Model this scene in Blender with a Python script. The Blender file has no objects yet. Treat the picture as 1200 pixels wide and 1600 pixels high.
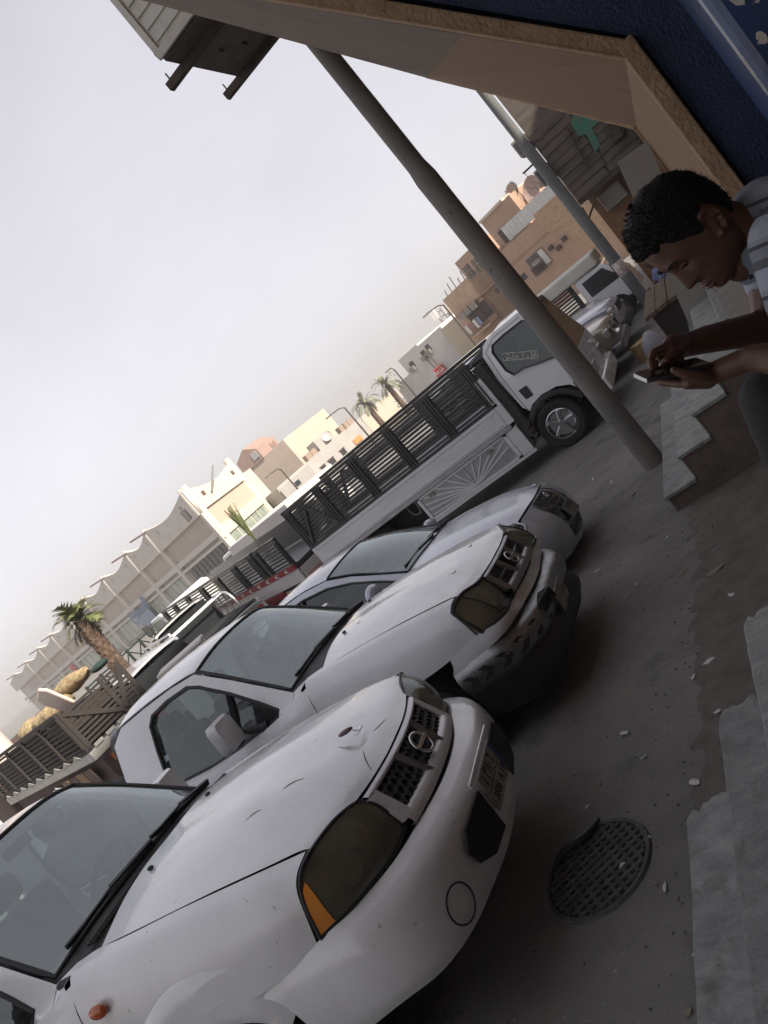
import bpy, bmesh, math, random
from mathutils import Vector, Matrix, noise as mnoise
S = bpy.context.scene
COL = S.collection
random.seed(7)
PI = math.pi
rad = math.radians
# ------------------------------------------------------------------ camera
EYE = Vector((0.0, 0.0, 2.1))
ROLL, PITCH, YAW, FPX = rad(40.65), rad(6.4), rad(-28.0), 1250.0
cam_d = bpy.data.cameras.new('camera'); cam = bpy.data.objects.new('camera', cam_d); COL.objects.link(cam)
_c, _s, _cp, _sp, _cy, _sy = math.cos(ROLL), math.sin(ROLL), math.cos(PITCH), math.sin(PITCH), math.cos(YAW), math.sin(YAW)
_R = Matrix(((_c, _s, 0), (-_s, _c, 0), (0, 0, 1))) @ Matrix(((1, 0, 0), (0, -_sp, -_cp), (0, _cp, -_sp))) @ Matrix(((_cy, -_sy, 0), (_sy, _cy, 0), (0, 0, 1)))
_M = Matrix((_R[0], -_R[1], -_R[2])).transposed().to_4x4(); _M.translation = EYE
cam.matrix_world = _M
cam_d.sensor_fit = 'VERTICAL'; cam_d.sensor_height = 24.0; cam_d.lens = 24.0 * FPX / 1600.0
cam_d.clip_start = 0.05; cam_d.clip_end = 2000
S.camera = cam
# ------------------------------------------------------------------ light
SUN_AZ, SUN_EL = rad(112), rad(36)
W = bpy.data.worlds.new('World'); S.world = W; W.use_nodes = True
nt = W.node_tree; nt.nodes.clear()
_o = nt.nodes.new('ShaderNodeOutputWorld'); _b = nt.nodes.new('ShaderNodeBackground')
_t = nt.nodes.new('ShaderNodeTexSky'); _t.sky_type = 'NISHITA'; _t.sun_disc = False
_t.sun_elevation = SUN_EL; _t.sun_rotation = SUN_AZ
_t.air_density = 1.0; _t.dust_density = 3.0; _t.ozone_density = 1.5; _t.altitude = 300
_h = nt.nodes.new('ShaderNodeHueSaturation'); _h.inputs['Saturation'].default_value = 0.36
_g = nt.nodes.new('ShaderNodeGamma'); _g.inputs['Gamma'].default_value = .42
_tc = nt.nodes.new('ShaderNodeTexCoord'); _n = nt.nodes.new('ShaderNodeTexNoise'); _n.inputs['Scale'].default_value = 2.2; _n.inputs['Detail'].default_value = 5; _n.inputs['Roughness'].default_value = .55; _n.inputs['Distortion'].default_value = .6
_r = nt.nodes.new('ShaderNodeMapRange'); _r.inputs['From Min'].default_value = .3; _r.inputs['From Max'].default_value = .7; _r.inputs['To Min'].default_value = .93; _r.inputs['To Max'].default_value = 1.06
_m = nt.nodes.new('ShaderNodeMix'); _m.data_type = 'RGBA'; _m.blend_type = 'MULTIPLY'; _m.inputs[0].default_value = 1
_w = nt.nodes.new('ShaderNodeMix'); _w.data_type = 'RGBA'; _w.blend_type = 'MULTIPLY'; _w.inputs[0].default_value = 1; _w.inputs[7].default_value = (1.025, 0.98, 1.015, 1)
L = nt.links.new
L(_t.outputs[0], _h.inputs['Color']); L(_h.outputs[0], _g.inputs[0]); L(_g.outputs[0], _w.inputs[6]); L(_w.outputs[2], _m.inputs[6]); L(_tc.outputs['Generated'], _n.inputs['Vector']); L(_n.outputs[0], _r.inputs[0]); L(_r.outputs[0], _m.inputs[7])
L(_m.outputs[2], _b.inputs[0]); L(_b.outputs[0], _o.inputs[0]); _b.inputs[1].default_value = 0.15
sun_d = bpy.data.lights.new('sun', 'SUN'); sun = bpy.data.objects.new('sun', sun_d); COL.objects.link(sun)
sun_d.energy = 2.6; sun_d.angle = rad(1.5); sun_d.color = (1.0, 0.92, 0.80)
_dir = Vector((math.sin(SUN_AZ) * math.cos(SUN_EL), math.cos(SUN_AZ) * math.cos(SUN_EL), math.sin(SUN_EL)))
sun.rotation_euler = (-_dir).to_track_quat('-Z', 'Y').to_euler(); sun.location = (20, 0, 40)
S.view_settings.view_transform = 'Standard'; S.view_settings.look = 'None'; S.view_settings.exposure = 1.68; S.view_settings.gamma = 1
S.view_settings.use_curve_mapping = False
# ------------------------------------------------------------------ materials
MATS = {}
def M(name, col=(.5, .5, .5), rough=.6, metal=0, col2=None, n=6, lo=.35, hi=.65, bump=0, bs=60, coat=0, spec=.5, emit=0, detail=6, aniso=None, rv=0, rnd=0):
    if name in MATS: return MATS[name]
    m = bpy.data.materials.new(name); MATS[name] = m; m.use_nodes = True
    t = m.node_tree; p = t.nodes['Principled BSDF']
    p.inputs['Base Color'].default_value = (*col, 1); p.inputs['Roughness'].default_value = rough; p.inputs['Metallic'].default_value = metal
    p.inputs['Coat Weight'].default_value = coat; p.inputs['Coat Roughness'].default_value = .08; p.inputs['Specular IOR Level'].default_value = spec
    tc = None
    if col2 or bump or rv:
        tc = t.nodes.new('ShaderNodeTexCoord'); mp = t.nodes.new('ShaderNodeMapping'); t.links.new(tc.outputs['Object'], mp.inputs[0])
        if aniso: mp.inputs['Scale'].default_value = aniso
    if col2:
        nz = t.nodes.new('ShaderNodeTexNoise'); nz.inputs['Scale'].default_value = n; nz.inputs['Detail'].default_value = detail; nz.inputs['Roughness'].default_value = .62
        rm = t.nodes.new('ShaderNodeMapRange'); rm.inputs[1].default_value = lo; rm.inputs[2].default_value = hi
        mx = t.nodes.new('ShaderNodeMix'); mx.data_type = 'RGBA'; mx.inputs[6].default_value = (*col, 1); mx.inputs[7].default_value = (*col2, 1)
        t.links.new(mp.outputs[0], nz.inputs[0]); t.links.new(nz.outputs[0], rm.inputs[0]); t.links.new(rm.outputs[0], mx.inputs[0]); t.links.new(mx.outputs[2], p.inputs['Base Color'])
        if rv:
            rr = t.nodes.new('ShaderNodeMapRange'); rr.inputs[1].default_value = lo; rr.inputs[2].default_value = hi; rr.inputs[3].default_value = rough; rr.inputs[4].default_value = rough + rv
            t.links.new(nz.outputs[0], rr.inputs[0]); t.links.new(rr.outputs[0], p.inputs['Roughness'])
    if bump:
        nb = t.nodes.new('ShaderNodeTexNoise'); nb.inputs['Scale'].default_value = bs; nb.inputs['Detail'].default_value = 4
        bp = t.nodes.new('ShaderNodeBump'); bp.inputs['Strength'].default_value = bump; bp.inputs['Distance'].default_value = .02
        t.links.new(mp.outputs[0], nb.inputs[0]); t.links.new(nb.outputs[0], bp.inputs['Height']); t.links.new(bp.outputs[0], p.inputs['Normal'])
    if rnd:
        oi = t.nodes.new('ShaderNodeObjectInfo'); rr2 = t.nodes.new('ShaderNodeMapRange'); rr2.inputs[3].default_value = 1 - rnd; rr2.inputs[4].default_value = 1 + rnd
        mm = t.nodes.new('ShaderNodeMix'); mm.data_type = 'RGBA'; mm.blend_type = 'MULTIPLY'; mm.inputs[0].default_value = 1; t.links.new(oi.outputs['Random'], rr2.inputs[0]); t.links.new(rr2.outputs[0], mm.inputs[7]); sk = p.inputs['Base Color']
        if sk.is_linked: t.links.new(sk.links[0].from_socket, mm.inputs[6])
        else: mm.inputs[6].default_value = sk.default_value
        t.links.new(mm.outputs[2], sk)
    if emit: p.inputs['Emission Color'].default_value = (*col, 1); p.inputs['Emission Strength'].default_value = emit
    return m
def add_noise_layer(m, col, n, lo, hi, detail=8, aniso=None):
    """a second blotch colour (stains, chips, dust) over an M() material"""
    t = m.node_tree; p = t.nodes['Principled BSDF']; s = p.inputs['Base Color']
    tc = t.nodes.new('ShaderNodeTexCoord'); mp = t.nodes.new('ShaderNodeMapping'); t.links.new(tc.outputs['Object'], mp.inputs[0])
    if aniso: mp.inputs['Scale'].default_value = aniso
    nz = t.nodes.new('ShaderNodeTexNoise'); nz.inputs['Scale'].default_value = n; nz.inputs['Detail'].default_value = detail; nz.inputs['Roughness'].default_value = .65
    rm = t.nodes.new('ShaderNodeMapRange'); rm.inputs[1].default_value = lo; rm.inputs[2].default_value = hi
    mx = t.nodes.new('ShaderNodeMix'); mx.data_type = 'RGBA'; mx.inputs[7].default_value = (*col, 1)
    if s.is_linked: t.links.new(s.links[0].from_socket, mx.inputs[6])
    else: mx.inputs[6].default_value = s.default_value
    t.links.new(mp.outputs[0], nz.inputs[0]); t.links.new(nz.outputs[0], rm.inputs[0]); t.links.new(rm.outputs[0], mx.inputs[0]); t.links.new(mx.outputs[2], s)
    return m
def glass(name, tint, refl=.12, rough=.03, dust=0.0, dcol=(.5, .5, .48)):
    if name in MATS: return MATS[name]
    m = bpy.data.materials.new(name); MATS[name] = m; m.use_nodes = True; t = m.node_tree; t.nodes.clear()
    o = t.nodes.new('ShaderNodeOutputMaterial'); tr = t.nodes.new('ShaderNodeBsdfTransparent'); gl = t.nodes.new('ShaderNodeBsdfGlossy'); mx = t.nodes.new('ShaderNodeMixShader')
    tr.inputs[0].default_value = (*tint, 1); gl.inputs[0].default_value = (.90, .99, 1.0, 1); gl.inputs['Roughness'].default_value = rough
    lw = t.nodes.new('ShaderNodeLayerWeight'); lw.inputs[0].default_value = .35; mr = t.nodes.new('ShaderNodeMapRange'); mr.inputs[3].default_value = refl; mr.inputs[4].default_value = .9
    t.links.new(lw.outputs['Fresnel'], mr.inputs[0]); t.links.new(mr.outputs[0], mx.inputs[0]); t.links.new(tr.outputs[0], mx.inputs[1]); t.links.new(gl.outputs[0], mx.inputs[2])
    last = mx.outputs[0]
    if dust:
        df = t.nodes.new('ShaderNodeBsdfDiffuse'); df.inputs[0].default_value = (*dcol, 1); m2 = t.nodes.new('ShaderNodeMixShader')
        tc = t.nodes.new('ShaderNodeTexCoord'); nz = t.nodes.new('ShaderNodeTexNoise'); nz.inputs['Scale'].default_value = 3; nz.inputs['Detail'].default_value = 7
        r2 = t.nodes.new('ShaderNodeMapRange'); r2.inputs[1].default_value = .3; r2.inputs[2].default_value = .75; r2.inputs[3].default_value = dust * .5; r2.inputs[4].default_value = dust * 1.4
        t.links.new(tc.outputs['Object'], nz.inputs[0]); t.links.new(nz.outputs[0], r2.inputs[0]); t.links.new(r2.outputs[0], m2.inputs[0]); t.links.new(last, m2.inputs[1]); t.links.new(df.outputs[0], m2.inputs[2]); last = m2.outputs[0]
    t.links.new(last, o.inputs[0])
    return m
# ------------------------------------------------------------------ mesh builder
def cr(P, n):
    P = [Vector(p) for p in P]
    if n <= 1 or len(P) < 3:
        if len(P) == 2 and n > 1: return [P[0].lerp(P[1], i / n) for i in range(n)] + [P[1]]
        return P
    out = []
    for i in range(len(P) - 1):
        p0 = P[i - 1] if i else 2 * P[0] - P[1]; p1 = P[i]; p2 = P[i + 1]; p3 = P[i + 2] if i + 2 < len(P) else 2 * P[-1] - P[-2]
        for k in range(n):
            t = k / n
            out.append(.5 * ((2 * p1) + (p2 - p0) * t + (2 * p0 - 5 * p1 + 4 * p2 - p3) * t * t + (3 * p1 - p0 - 3 * p2 + p3) * t ** 3))
    return out + [P[-1]]
def fine(rows, ru=3, rv=3):
    R = [cr(r, rv) for r in rows]
    C = [cr(c, ru) for c in zip(*R)]
    return [list(r) for r in zip(*C)]
def mir(P): return [Vector((p[0], -p[1], p[2])) for p in P]
def polar(az, d, z=0): a = rad(az); return Vector((math.sin(a) * d, math.cos(a) * d, z))
class MB:
    def __init__(s): s.v = []; s.f = []; s.m = []; s.k = 0
    def add(s, vs, fs):
        b = len(s.v); s.v += [tuple(v) for v in vs]; s.f += [tuple(i + b for i in f) for f in fs]; s.m += [s.k] * len(fs); return s
    def box(s, c, d, R=None):
        x, y, z = d[0] / 2, d[1] / 2, d[2] / 2; V = [Vector(p) for p in ((-x, -y, -z), (x, -y, -z), (x, y, -z), (-x, y, -z), (-x, -y, z), (x, -y, z), (x, y, z), (-x, y, z))]
        if R is not None: V = [R @ v for v in V]
        c = Vector(c); return s.add([v + c for v in V], [(3, 2, 1, 0), (4, 5, 6, 7), (0, 1, 5, 4), (1, 2, 6, 5), (2, 3, 7, 6), (3, 0, 4, 7)])
    def bb(s, lo, hi): return s.box([(a + b) / 2 for a, b in zip(lo, hi)], [abs(b - a) for a, b in zip(lo, hi)])
    def cyl(s, p0, p1, r0, r1=None, n=12, caps=True):
        p0, p1 = Vector(p0), Vector(p1); r1 = r0 if r1 is None else r1; d = (p1 - p0).normalized(); a = d.orthogonal().normalized(); b = d.cross(a)
        V = [p + (a * math.cos(2 * PI * i / n) + b * math.sin(2 * PI * i / n)) * r for p, r in ((p0, r0), (p1, r1)) for i in range(n)]
        F = [(i, (i + 1) % n, n + (i + 1) % n, n + i) for i in range(n)]
        if caps: F += [tuple(range(n - 1, -1, -1)), tuple(range(n, 2 * n))]
        return s.add(V, F)
    def tube(s, P, r, n=6, closed=False, caps=True):
        P = [Vector(p) for p in P]; V = []; N = len(P); up = None
        rr = r if isinstance(r, (list, tuple)) else [r] * N
        for i, p in enumerate(P):
            q0 = P[i - 1] if (i or closed) else P[0]; q1 = P[(i + 1) % N] if (i < N - 1 or closed) else P[-1]
            d = (q1 - q0).normalized()
            if up is None: up = d.orthogonal().normalized()
            up = (up - d * up.dot(d));
            if up.length < 1e-6: up = d.orthogonal()
            up.normalize(); b = d.cross(up)
            V += [p + (up * math.cos(2 * PI * k / n) + b * math.sin(2 * PI * k / n)) * rr[i] for k in range(n)]
        F = [(i * n + k, i * n + (k + 1) % n, ((i + 1) % N) * n + (k + 1) % n, ((i + 1) % N) * n + k) for i in range(N if closed else N - 1) for k in range(n)]
        if caps and not closed: F += [tuple(range(n - 1, -1, -1)), tuple(range((N - 1) * n, N * n))]
        return s.add(V, F)
    def bar(s, p0, p1, w, h, up=(0, 0, 1)):
        p0, p1 = Vector(p0), Vector(p1); d = (p1 - p0); L_ = d.length; d.normalize(); u = Vector(up); u = (u - d * u.dot(d))
        if u.length < 1e-5: u = d.orthogonal()
        u.normalize(); q = u.cross(d); R = Matrix((d, q, u)).transposed()
        return s.box((p0 + p1) / 2, (L_, w, h), R)
    def ext(s, poly, vec):
        n = len(poly); v = Vector(vec); P = [Vector(p) for p in poly]
        return s.add(P + [p + v for p in P], [tuple(range(n - 1, -1, -1)), tuple(range(n, 2 * n))] + [(i, (i + 1) % n, n + (i + 1) % n, n + i) for i in range(n)])
    def grid(s, G, cu=False, cv=False):
        nu, nv = len(G), len(G[0]); V = [p for r in G for p in r]
        F = [(i * nv + j, i * nv + (j + 1) % nv, ((i + 1) % nu) * nv + (j + 1) % nv, ((i + 1) % nu) * nv + j) for i in range(nu if cu else nu - 1) for j in range(nv if cv else nv - 1)]
        return s.add(V, F)
    def panel(s, rows, ru=3, rv=3, lip=.02, inw=None):
        """curved sheet with a folded edge; inw = a point the fold points towards"""
        G = fine(rows, ru, rv); s.grid(G)
        if lip:
            loop = G[0][:] + [r[-1] for r in G[1:-1]] + G[-1][::-1] + [r[0] for r in G[1:-1]][::-1]
            c = Vector(inw) if inw is not None else sum((Vector(p) for p in loop), Vector()) / len(loop)
            V = []
            for p in loop:
                p = Vector(p); q = (c - p); q.normalize(); V += [p, p + q * lip]
            n = len(loop); s.add(V, [(2 * i, 2 * ((i + 1) % n), 2 * ((i + 1) % n) + 1, 2 * i + 1) for i in range(n)])
        return s
    def lathe(s, prof, o, ax, n=24, closed=False):
        o, ax = Vector(o), Vector(ax).normalized(); a = ax.orthogonal().normalized(); b = ax.cross(a)
        G = [[o + ax * h + (a * math.cos(2 * PI * i / n) + b * math.sin(2 * PI * i / n)) * r for i in range(n)] for r, h in prof]
        return s.grid(G, cu=closed, cv=True)
    def ell(s, c, r, n=12, m=8, R=None):
        c = Vector(c); G = []
        for i in range(m + 1):
            a = PI * i / m
            row = []
            for j in range(n):
                b = 2 * PI * j / n; p = Vector((r[0] * math.sin(a) * math.cos(b), r[1] * math.sin(a) * math.sin(b), r[2] * math.cos(a)))
                row.append(c + (R @ p if R is not None else p))
            G.append(row)
        return s.grid(G, cv=True)
    def ring(s, A, B):
        n = len(A); return s.add(list(A) + list(B), [(i, (i + 1) % n, n + (i + 1) % n, n + i) for i in range(n)])
    def poly(s, P): return s.add(P, [tuple(range(len(P)))])
    def build(s, name, mat, parent=None, smooth=0, bev=0, seg=2, label=None, kind=None):
        me = bpy.data.meshes.new(name); me.from_pydata(s.v, [], s.f)
        for x in (mat if isinstance(mat, (list, tuple)) else [mat]): me.materials.append(x)
        if any(s.m): me.polygons.foreach_set('material_index', s.m)
        bm = bmesh.new(); bm.from_mesh(me); bmesh.ops.remove_doubles(bm, verts=bm.verts, dist=1e-5)
        bmesh.ops.recalc_face_normals(bm, faces=bm.faces); bm.to_mesh(me); bm.free()
        if smooth:
            me.shade_smooth(); me.set_sharp_from_angle(angle=rad(smooth))
        o = bpy.data.objects.new(name, me); COL.objects.link(o)
        if parent is not None: o.parent = parent
        if bev:
            b = o.modifiers.new('b', 'BEVEL'); b.width = bev; b.segments = seg; b.limit_method = 'ANGLE'; b.angle_limit = rad(35)
        if label: o['label'] = label
        if kind: o['kind'] = kind
        return o
def tag(o, label=None, cat=None, group=None, kind=None):
    if label: o['label'] = label
    if cat: o['category'] = cat
    if group: o['group'] = group
    if kind: o['kind'] = kind
    return o
def thing(name, label, cat, loc=(0, 0, 0), rz=0, group=None, mat=None):
    o = bpy.data.objects.new(name, None); COL.objects.link(o); o.empty_display_size = .2
    if mat is not None: o.matrix_world = mat
    else: o.location = loc; o.rotation_euler = (0, 0, rz)
    return tag(o, label, cat, group)
def copy_tree(o, parent=None):
    c = o.copy(); COL.objects.link(c)
    if parent is not None: c.parent = parent
    for ch in list(o.children): copy_tree(ch, c)
    return c
def share(proto, name, loc, parent=None, rot=None, scale=None):
    c = bpy.data.objects.new(name, proto.data if hasattr(proto, 'data') else proto); COL.objects.link(c)
    if parent is not None: c.parent = parent
    c.location = loc
    if rot is not None: c.rotation_euler = rot
    if scale is not None: c.scale = scale
    return c
def carmat(x, y, az, z=0, roll=0):
    return Matrix.Translation((x, y, z)) @ Matrix.Rotation(PI / 2 - rad(az), 4, 'Z') @ Matrix.Rotation(-rad(roll), 4, 'X')
# ------------------------------------------------------------------ arabic lettering
_AR = {'ا': ('\ufe8d', '\ufe8e'), 'ب': ('\ufe8f', '\ufe90', '\ufe91', '\ufe92'), 'ت': ('\ufe95', '\ufe96', '\ufe97', '\ufe98'), 'ة': ('\ufe93', '\ufe94'), 'ج': ('\ufe9d', '\ufe9e', '\ufe9f', '\ufea0'), 'ح': ('\ufea1', '\ufea2', '\ufea3', '\ufea4'), 'خ': ('\ufea5', '\ufea6', '\ufea7', '\ufea8'), 'د': ('\ufea9', '\ufeaa'), 'ر': ('\ufead', '\ufeae'), 'ز': ('\ufeaf', '\ufeb0'), 'س': ('\ufeb1', '\ufeb2', '\ufeb3', '\ufeb4'), 'ش': ('\ufeb5', '\ufeb6', '\ufeb7', '\ufeb8'), 'ص': ('\ufeb9', '\ufeba', '\ufebb', '\ufebc'), 'ط': ('\ufec1', '\ufec2', '\ufec3', '\ufec4'), 'ع': ('\ufec9', '\ufeca', '\ufecb', '\ufecc'), 'ف': ('\ufed1', '\ufed2', '\ufed3', '\ufed4'), 'ق': ('\ufed5', '\ufed6', '\ufed7', '\ufed8'), 'ك': ('\ufed9', '\ufeda', '\ufedb', '\ufedc'), 'ل': ('\ufedd', '\ufede', '\ufedf', '\ufee0'), 'م': ('\ufee1', '\ufee2', '\ufee3', '\ufee4'), 'ن': ('\ufee5', '\ufee6', '\ufee7', '\ufee8'), 'ه': ('\ufee9', '\ufeea', '\ufeeb', '\ufeec'), 'و': ('\ufeed', '\ufeee'), 'ي': ('\ufef1', '\ufef2', '\ufef3', '\ufef4')}
def shape_ar(s):
    out = []
    for i, ch in enumerate(s):
        if ch not in _AR: out.append(ch); continue
        f = _AR[ch]; pj = i > 0 and s[i - 1] in _AR and len(_AR[s[i - 1]]) == 4; nj = i + 1 < len(s) and s[i + 1] in _AR and len(f) == 4
        out.append(f[3] if pj and nj else f[1] if pj else f[2] if nj else f[0])
    return ''.join(reversed(out))
def text(name, s, size, mat, parent, M4, ext=.002, bold=0):
    cu = bpy.data.curves.new(name, 'FONT'); cu.body = s; cu.size = size; cu.align_x = 'CENTER'; cu.align_y = 'CENTER'; cu.extrude = ext; cu.offset = bold; cu.resolution_u = 3
    t = bpy.data.objects.new(name, cu); COL.objects.link(t)
    me = bpy.data.meshes.new_from_object(t.evaluated_get(bpy.context.evaluated_depsgraph_get()))
    bpy.data.objects.remove(t); bpy.data.curves.remove(cu)
    me.materials.clear(); me.materials.append(mat)
    o = bpy.data.objects.new(name, me); COL.objects.link(o)
    if parent is not None: o.parent = parent
    o.matrix_local = M4
    return o
def frame4(o, x, y):
    x = Vector(x).normalized(); y = Vector(y); y = (y - x * y.dot(x)).normalized(); z = x.cross(y)
    m = Matrix((x, y, z)).transposed().to_4x4(); m.translation = Vector(o); return m
def gz(Y):
    """street surface height: falls away along +Y, then runs level"""
    if Y < 2.7: return 0.0
    t = min((Y - 2.7) / 6.0, 1.0)
    return -.40 * (1.1 * t - .1 * t ** 2 if t < 1 else 1.0)
# ================================================================== SETTING
asph = M('asphalt', (.265, .256, .24), .95, col2=(.155, .15, .142), n=1.3, lo=.3, hi=.72, bump=.5, bs=320, detail=12, spec=.2)
add_noise_layer(asph, (.235, .215, .19), 5.5, .52, .72)
add_noise_layer(asph, (.34, .33, .30), 42, .66, .72, detail=2)
add_noise_layer(asph, (.06, .058, .055), 30, .66, .74, detail=3)
def axis(brk):
    out = []
    for a, b, st in brk:
        n = max(1, int(round((b - a) / st))); out += [a + (b - a) * i / n for i in range(n)]
    return out + [brk[-1][1]]
gx = axis([(-600, -120, 80), (-120, -40, 20), (-40, -9, 3), (-9, -5, .4), (-5, .6, .09), (.6, 6, 1), (6, 60, 18), (60, 500, 110)])
gy = axis([(-400, -40, 90), (-40, -4, 6), (-4, 0, .5), (0, 9, .09), (9, 16, .35), (16, 40, 3), (40, 140, 20), (140, 700, 140)])
def gzz(x, y):
    z = gz(y)
    if -6 < x < .7 and -1 < y < 12:
        z += .012 * mnoise.noise((x * 2.1, y * 2.1, 0)) + .006 * mnoise.noise((x * 7, y * 7, 3)) + .004 * mnoise.noise((x * 17, y * 17, 5))
    return z
add_noise_layer(asph, (.085, .083, .08), 1.6, .56, .74, detail=5)
b = MB(); b.grid([[Vector((x, y, gzz(x, y))) for y in gy] for x in gx])
b.build('street_ground', asph, smooth=60, kind='structure')
# ---- dusty kerb-side dirt strip along the foot of the steps
dirt = M('dirt', (.205, .187, .165), 1, col2=(.145, .132, .118), n=7, bump=.7, bs=160, spec=.2)
G = []
for i in range(60):
    y = .2 + i * .11; w = .16 + .10 * mnoise.noise((0, y * .7, 9)); r = []
    for k in range(7):
        x = -.2 - (1.05 + w) * (1 - k / 6) ; r.append(Vector((x, y, gzz(x, y) + (-.012 if k == 0 else .006 + .008 * mnoise.noise((x * 9, y * 9, 1))))))
    G.append(r)
b = MB(); b.grid(G); b.build('dirt_strip', dirt, smooth=60, kind='structure')

# ---- platform and steps
marble = M('marble', (.30, .315, .30), .5, col2=(.13, .142, .138), n=4.2, lo=.30, hi=.68, bump=.35, bs=40, aniso=(1.6, 3.0, 1), detail=12, rnd=.32)
add_noise_layer(marble, (.085, .082, .074), 7, .56, .72, detail=12)
cement = M('cement', (.17, .135, .11), .95, col2=(.115, .093, .078), n=4, bump=.6, bs=45)
tile = M('platform_tile', (.26, .25, .23), .6, col2=(.19, .18, .165), n=5, bump=.1)
dark = M('dark_void', (.012, .012, .013), .9)
b = MB(); b.ext([(-.2, 8.0, -.6), (-.2, 12.2, -.6), (-.2, 12.2, .98), (-.2, 8.0, .98)], (6, 0, 0)); b.bb((-.18, -6, -.4), (6, 8.0, .95)); b.build('raised_platform', cement, kind='structure')
pt = MB(); pr = None
fl = tag(bpy.data.objects.new('platform_floor', None), kind='structure'); COL.objects.link(fl)
tl = MB().box((0, 0, 0), (.395, .395, .03)).build('floor_tile', tile, fl, bev=.003, seg=1); first = True
for i in range(9):
    for j in range(22):
        p = (.02 + i * .4, -.9 + j * .4, .965)
        if first: tl.location = p; first = False
        else: share(tl, 'floor_tile', p, fl)
def jag(a, bb_, n, amp, seed):
    a, bb_ = Vector(a), Vector(bb_); d = bb_ - a; q = Vector((d.y, -d.x, 0)).normalized()
    return [a + d * (i / n) + q * amp * mnoise.noise((i * 1.37 + seed, seed, .3)) for i in range(n + 1)]
def slab(pts2, z, th, name, parent, mat=marble, bev=.006):
    b = MB(); b.ext([(p[0], p[1], z - th) for p in pts2], (0, 0, th)); return b.build(name, mat, parent, bev=bev, seg=2)
st = thing('stone_steps', 'broken grey marble steps beside the manhole, nearest flight at lower right', 'steps', (-.9, 1, 0))
def L3(p): return (p[0] + .9, p[1] - 1, p[2] if len(p) > 2 else 0)
def near_tread(x0, x1, y1, z, seed, joints, th=.05):
    ys = [y1] + joints + [-1.6]
    for k in range(len(ys) - 1):
        a, c = ys[k], ys[k + 1]
        P = jag((x0, c + .006, 0), (x0, a - (.05 if k == 0 else .006), 0), 18, .007, seed + k)
        if k == 0: P += jag((x0 + .03, a - .01, 0), (x1 + .02, a + .04, 0), 12, .035, seed + 4)
        else: P += [Vector((x1 + .02, a - .006, 0))]
        P += [Vector((x1 + .02, c + .006, 0))]
        slab([L3(p) for p in P], z, th, 'tread_slab', st)
near_tread(-1.215, -.95, 2.56, .17, 3, [.95], .045)
near_tread(-.955, -.71, 2.80, .335, 11, [1.35, .2], .055)
near_tread(-.715, -.46, 3.05, .50, 21, [1.75], .06)
near_tread(-.465, -.2, 3.2, .665, 31, [1.3], .05)
b = MB()
for x, z in ((-1.18, .125), (-.92, .28), (-.68, .44), (-.43, .615), ): b.bb(L3((x, -1.6, -.2)), L3((-.15, 2.45 + (x + 1.2) * .55, z)))
b.bb(L3((-.24, -1.6, .6)), L3((-.1, 3.1, .94)))
b.build('step_core', cement, st, bev=.015)

def flight(label, x0, y0, y1, zt, rise, run, n, matside, zg, xend=-.2, lean=0):
    f = thing('stone_steps', label, 'steps', (x0, y0, zg))
    poly = [(0, 0, 0)]
    for k in range(n):
        z = zt - zg + rise * k - .035
        xx = min(run * k + .02, xend - x0); poly += [(xx, 0, z), (min(run * (k + 1) + .02, xend - x0), 0, z)]
    poly += [(xend - x0, 0, 0)]
    b = MB(); b.ext([(p[0], .03, p[2]) for p in poly], (0, y1 - y0 - .06, 0)); b.build('stringer_wall', matside, f, bev=.008)
    for k in range(n):
        z = zt - zg + rise * k; a = run * k; c = min(run * (k + 1) + .015, xend - x0)
        if c - a < .1: break
        m = (y1 - y0) * (.48 if k % 2 else .62)
        slab([(a, 0, 0), (a, m - .003, 0), (c, m - .003, 0), (c, 0, 0)], z, .035, 'tread_slab', f)
        slab([(a, m + .003, 0), (a, y1 - y0, 0), (c, y1 - y0, 0), (c, m + .003, 0)], z, .035, 'tread_slab', f)
        P = MB(); P.bb((a + .012, .02, z - rise + .002), (a + .024, y1 - y0 - .02, z - .036)); P.build('riser_slab', marble, f)
    return f
flight('pale stone steps with a brown rendered side wall by the concrete post', -1.43, 6.68, 9.68, -.1, .235, .29, 5, cement, -.3, -.12)
ochre = M('ochre_render', (.30, .165, .085), .9, col2=(.23, .125, .068), n=5, bump=.3, bs=60)
flight('small pale stone steps with an ochre side behind the sitting man\'s hands', -1.0, 9.8, 11.9, .12, .22, .28, 4, ochre, -.4, -.1)

# ---- arcade building on the right
blue = M('blue_paint', (.018, .037, .095), .55, col2=(.012, .024, .065), n=6, bump=.35, bs=90)
tan_p = M('tan_paint', (.25, .15, .085), .85, col2=(.205, .123, .07), n=5, bump=.3, bs=80)
tanl = M('orange_band', (.40, .27, .16), .85, col2=(.30, .19, .11), n=12, bump=.5, bs=70)
greyp = M('haunch_grey_brown', (.195, .145, .108), .95, col2=(.15, .115, .09), n=4, bump=.4, bs=60)  # greyer, darker brown for the outer part of the haunch
ar = thing('arcade_building', 'blue and ochre arcade building with a sloping haunch over the walkway', 'building', (0, 0, 0))
N_ = [(.13, .98), (.13, 2.42), (-.53, 3.29), (-1.5, 4.56)]; F_ = [(.12, .98), (.12, 2.52), (-.72, 3.76), (-1.5, 4.98)]
yn, yf = 3.2, 11.9
b = MB()
def q(P, y): return [Vector((p[0], y, p[1])) for p in P]
A, B_ = q(N_, yn + .02), q([(.12, .98), (.12, 2.52)], 10.34) + q([(-1.05, 4.25)], 11.3) + q([(-1.5, 4.95)], yf)
a0, a1, a2, a3 = A; c0, c1, c2, c3 = B_
kk = Vector((-.22, yn + .02, 2.88))          # where the greyer brown starts on the near edge
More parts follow.
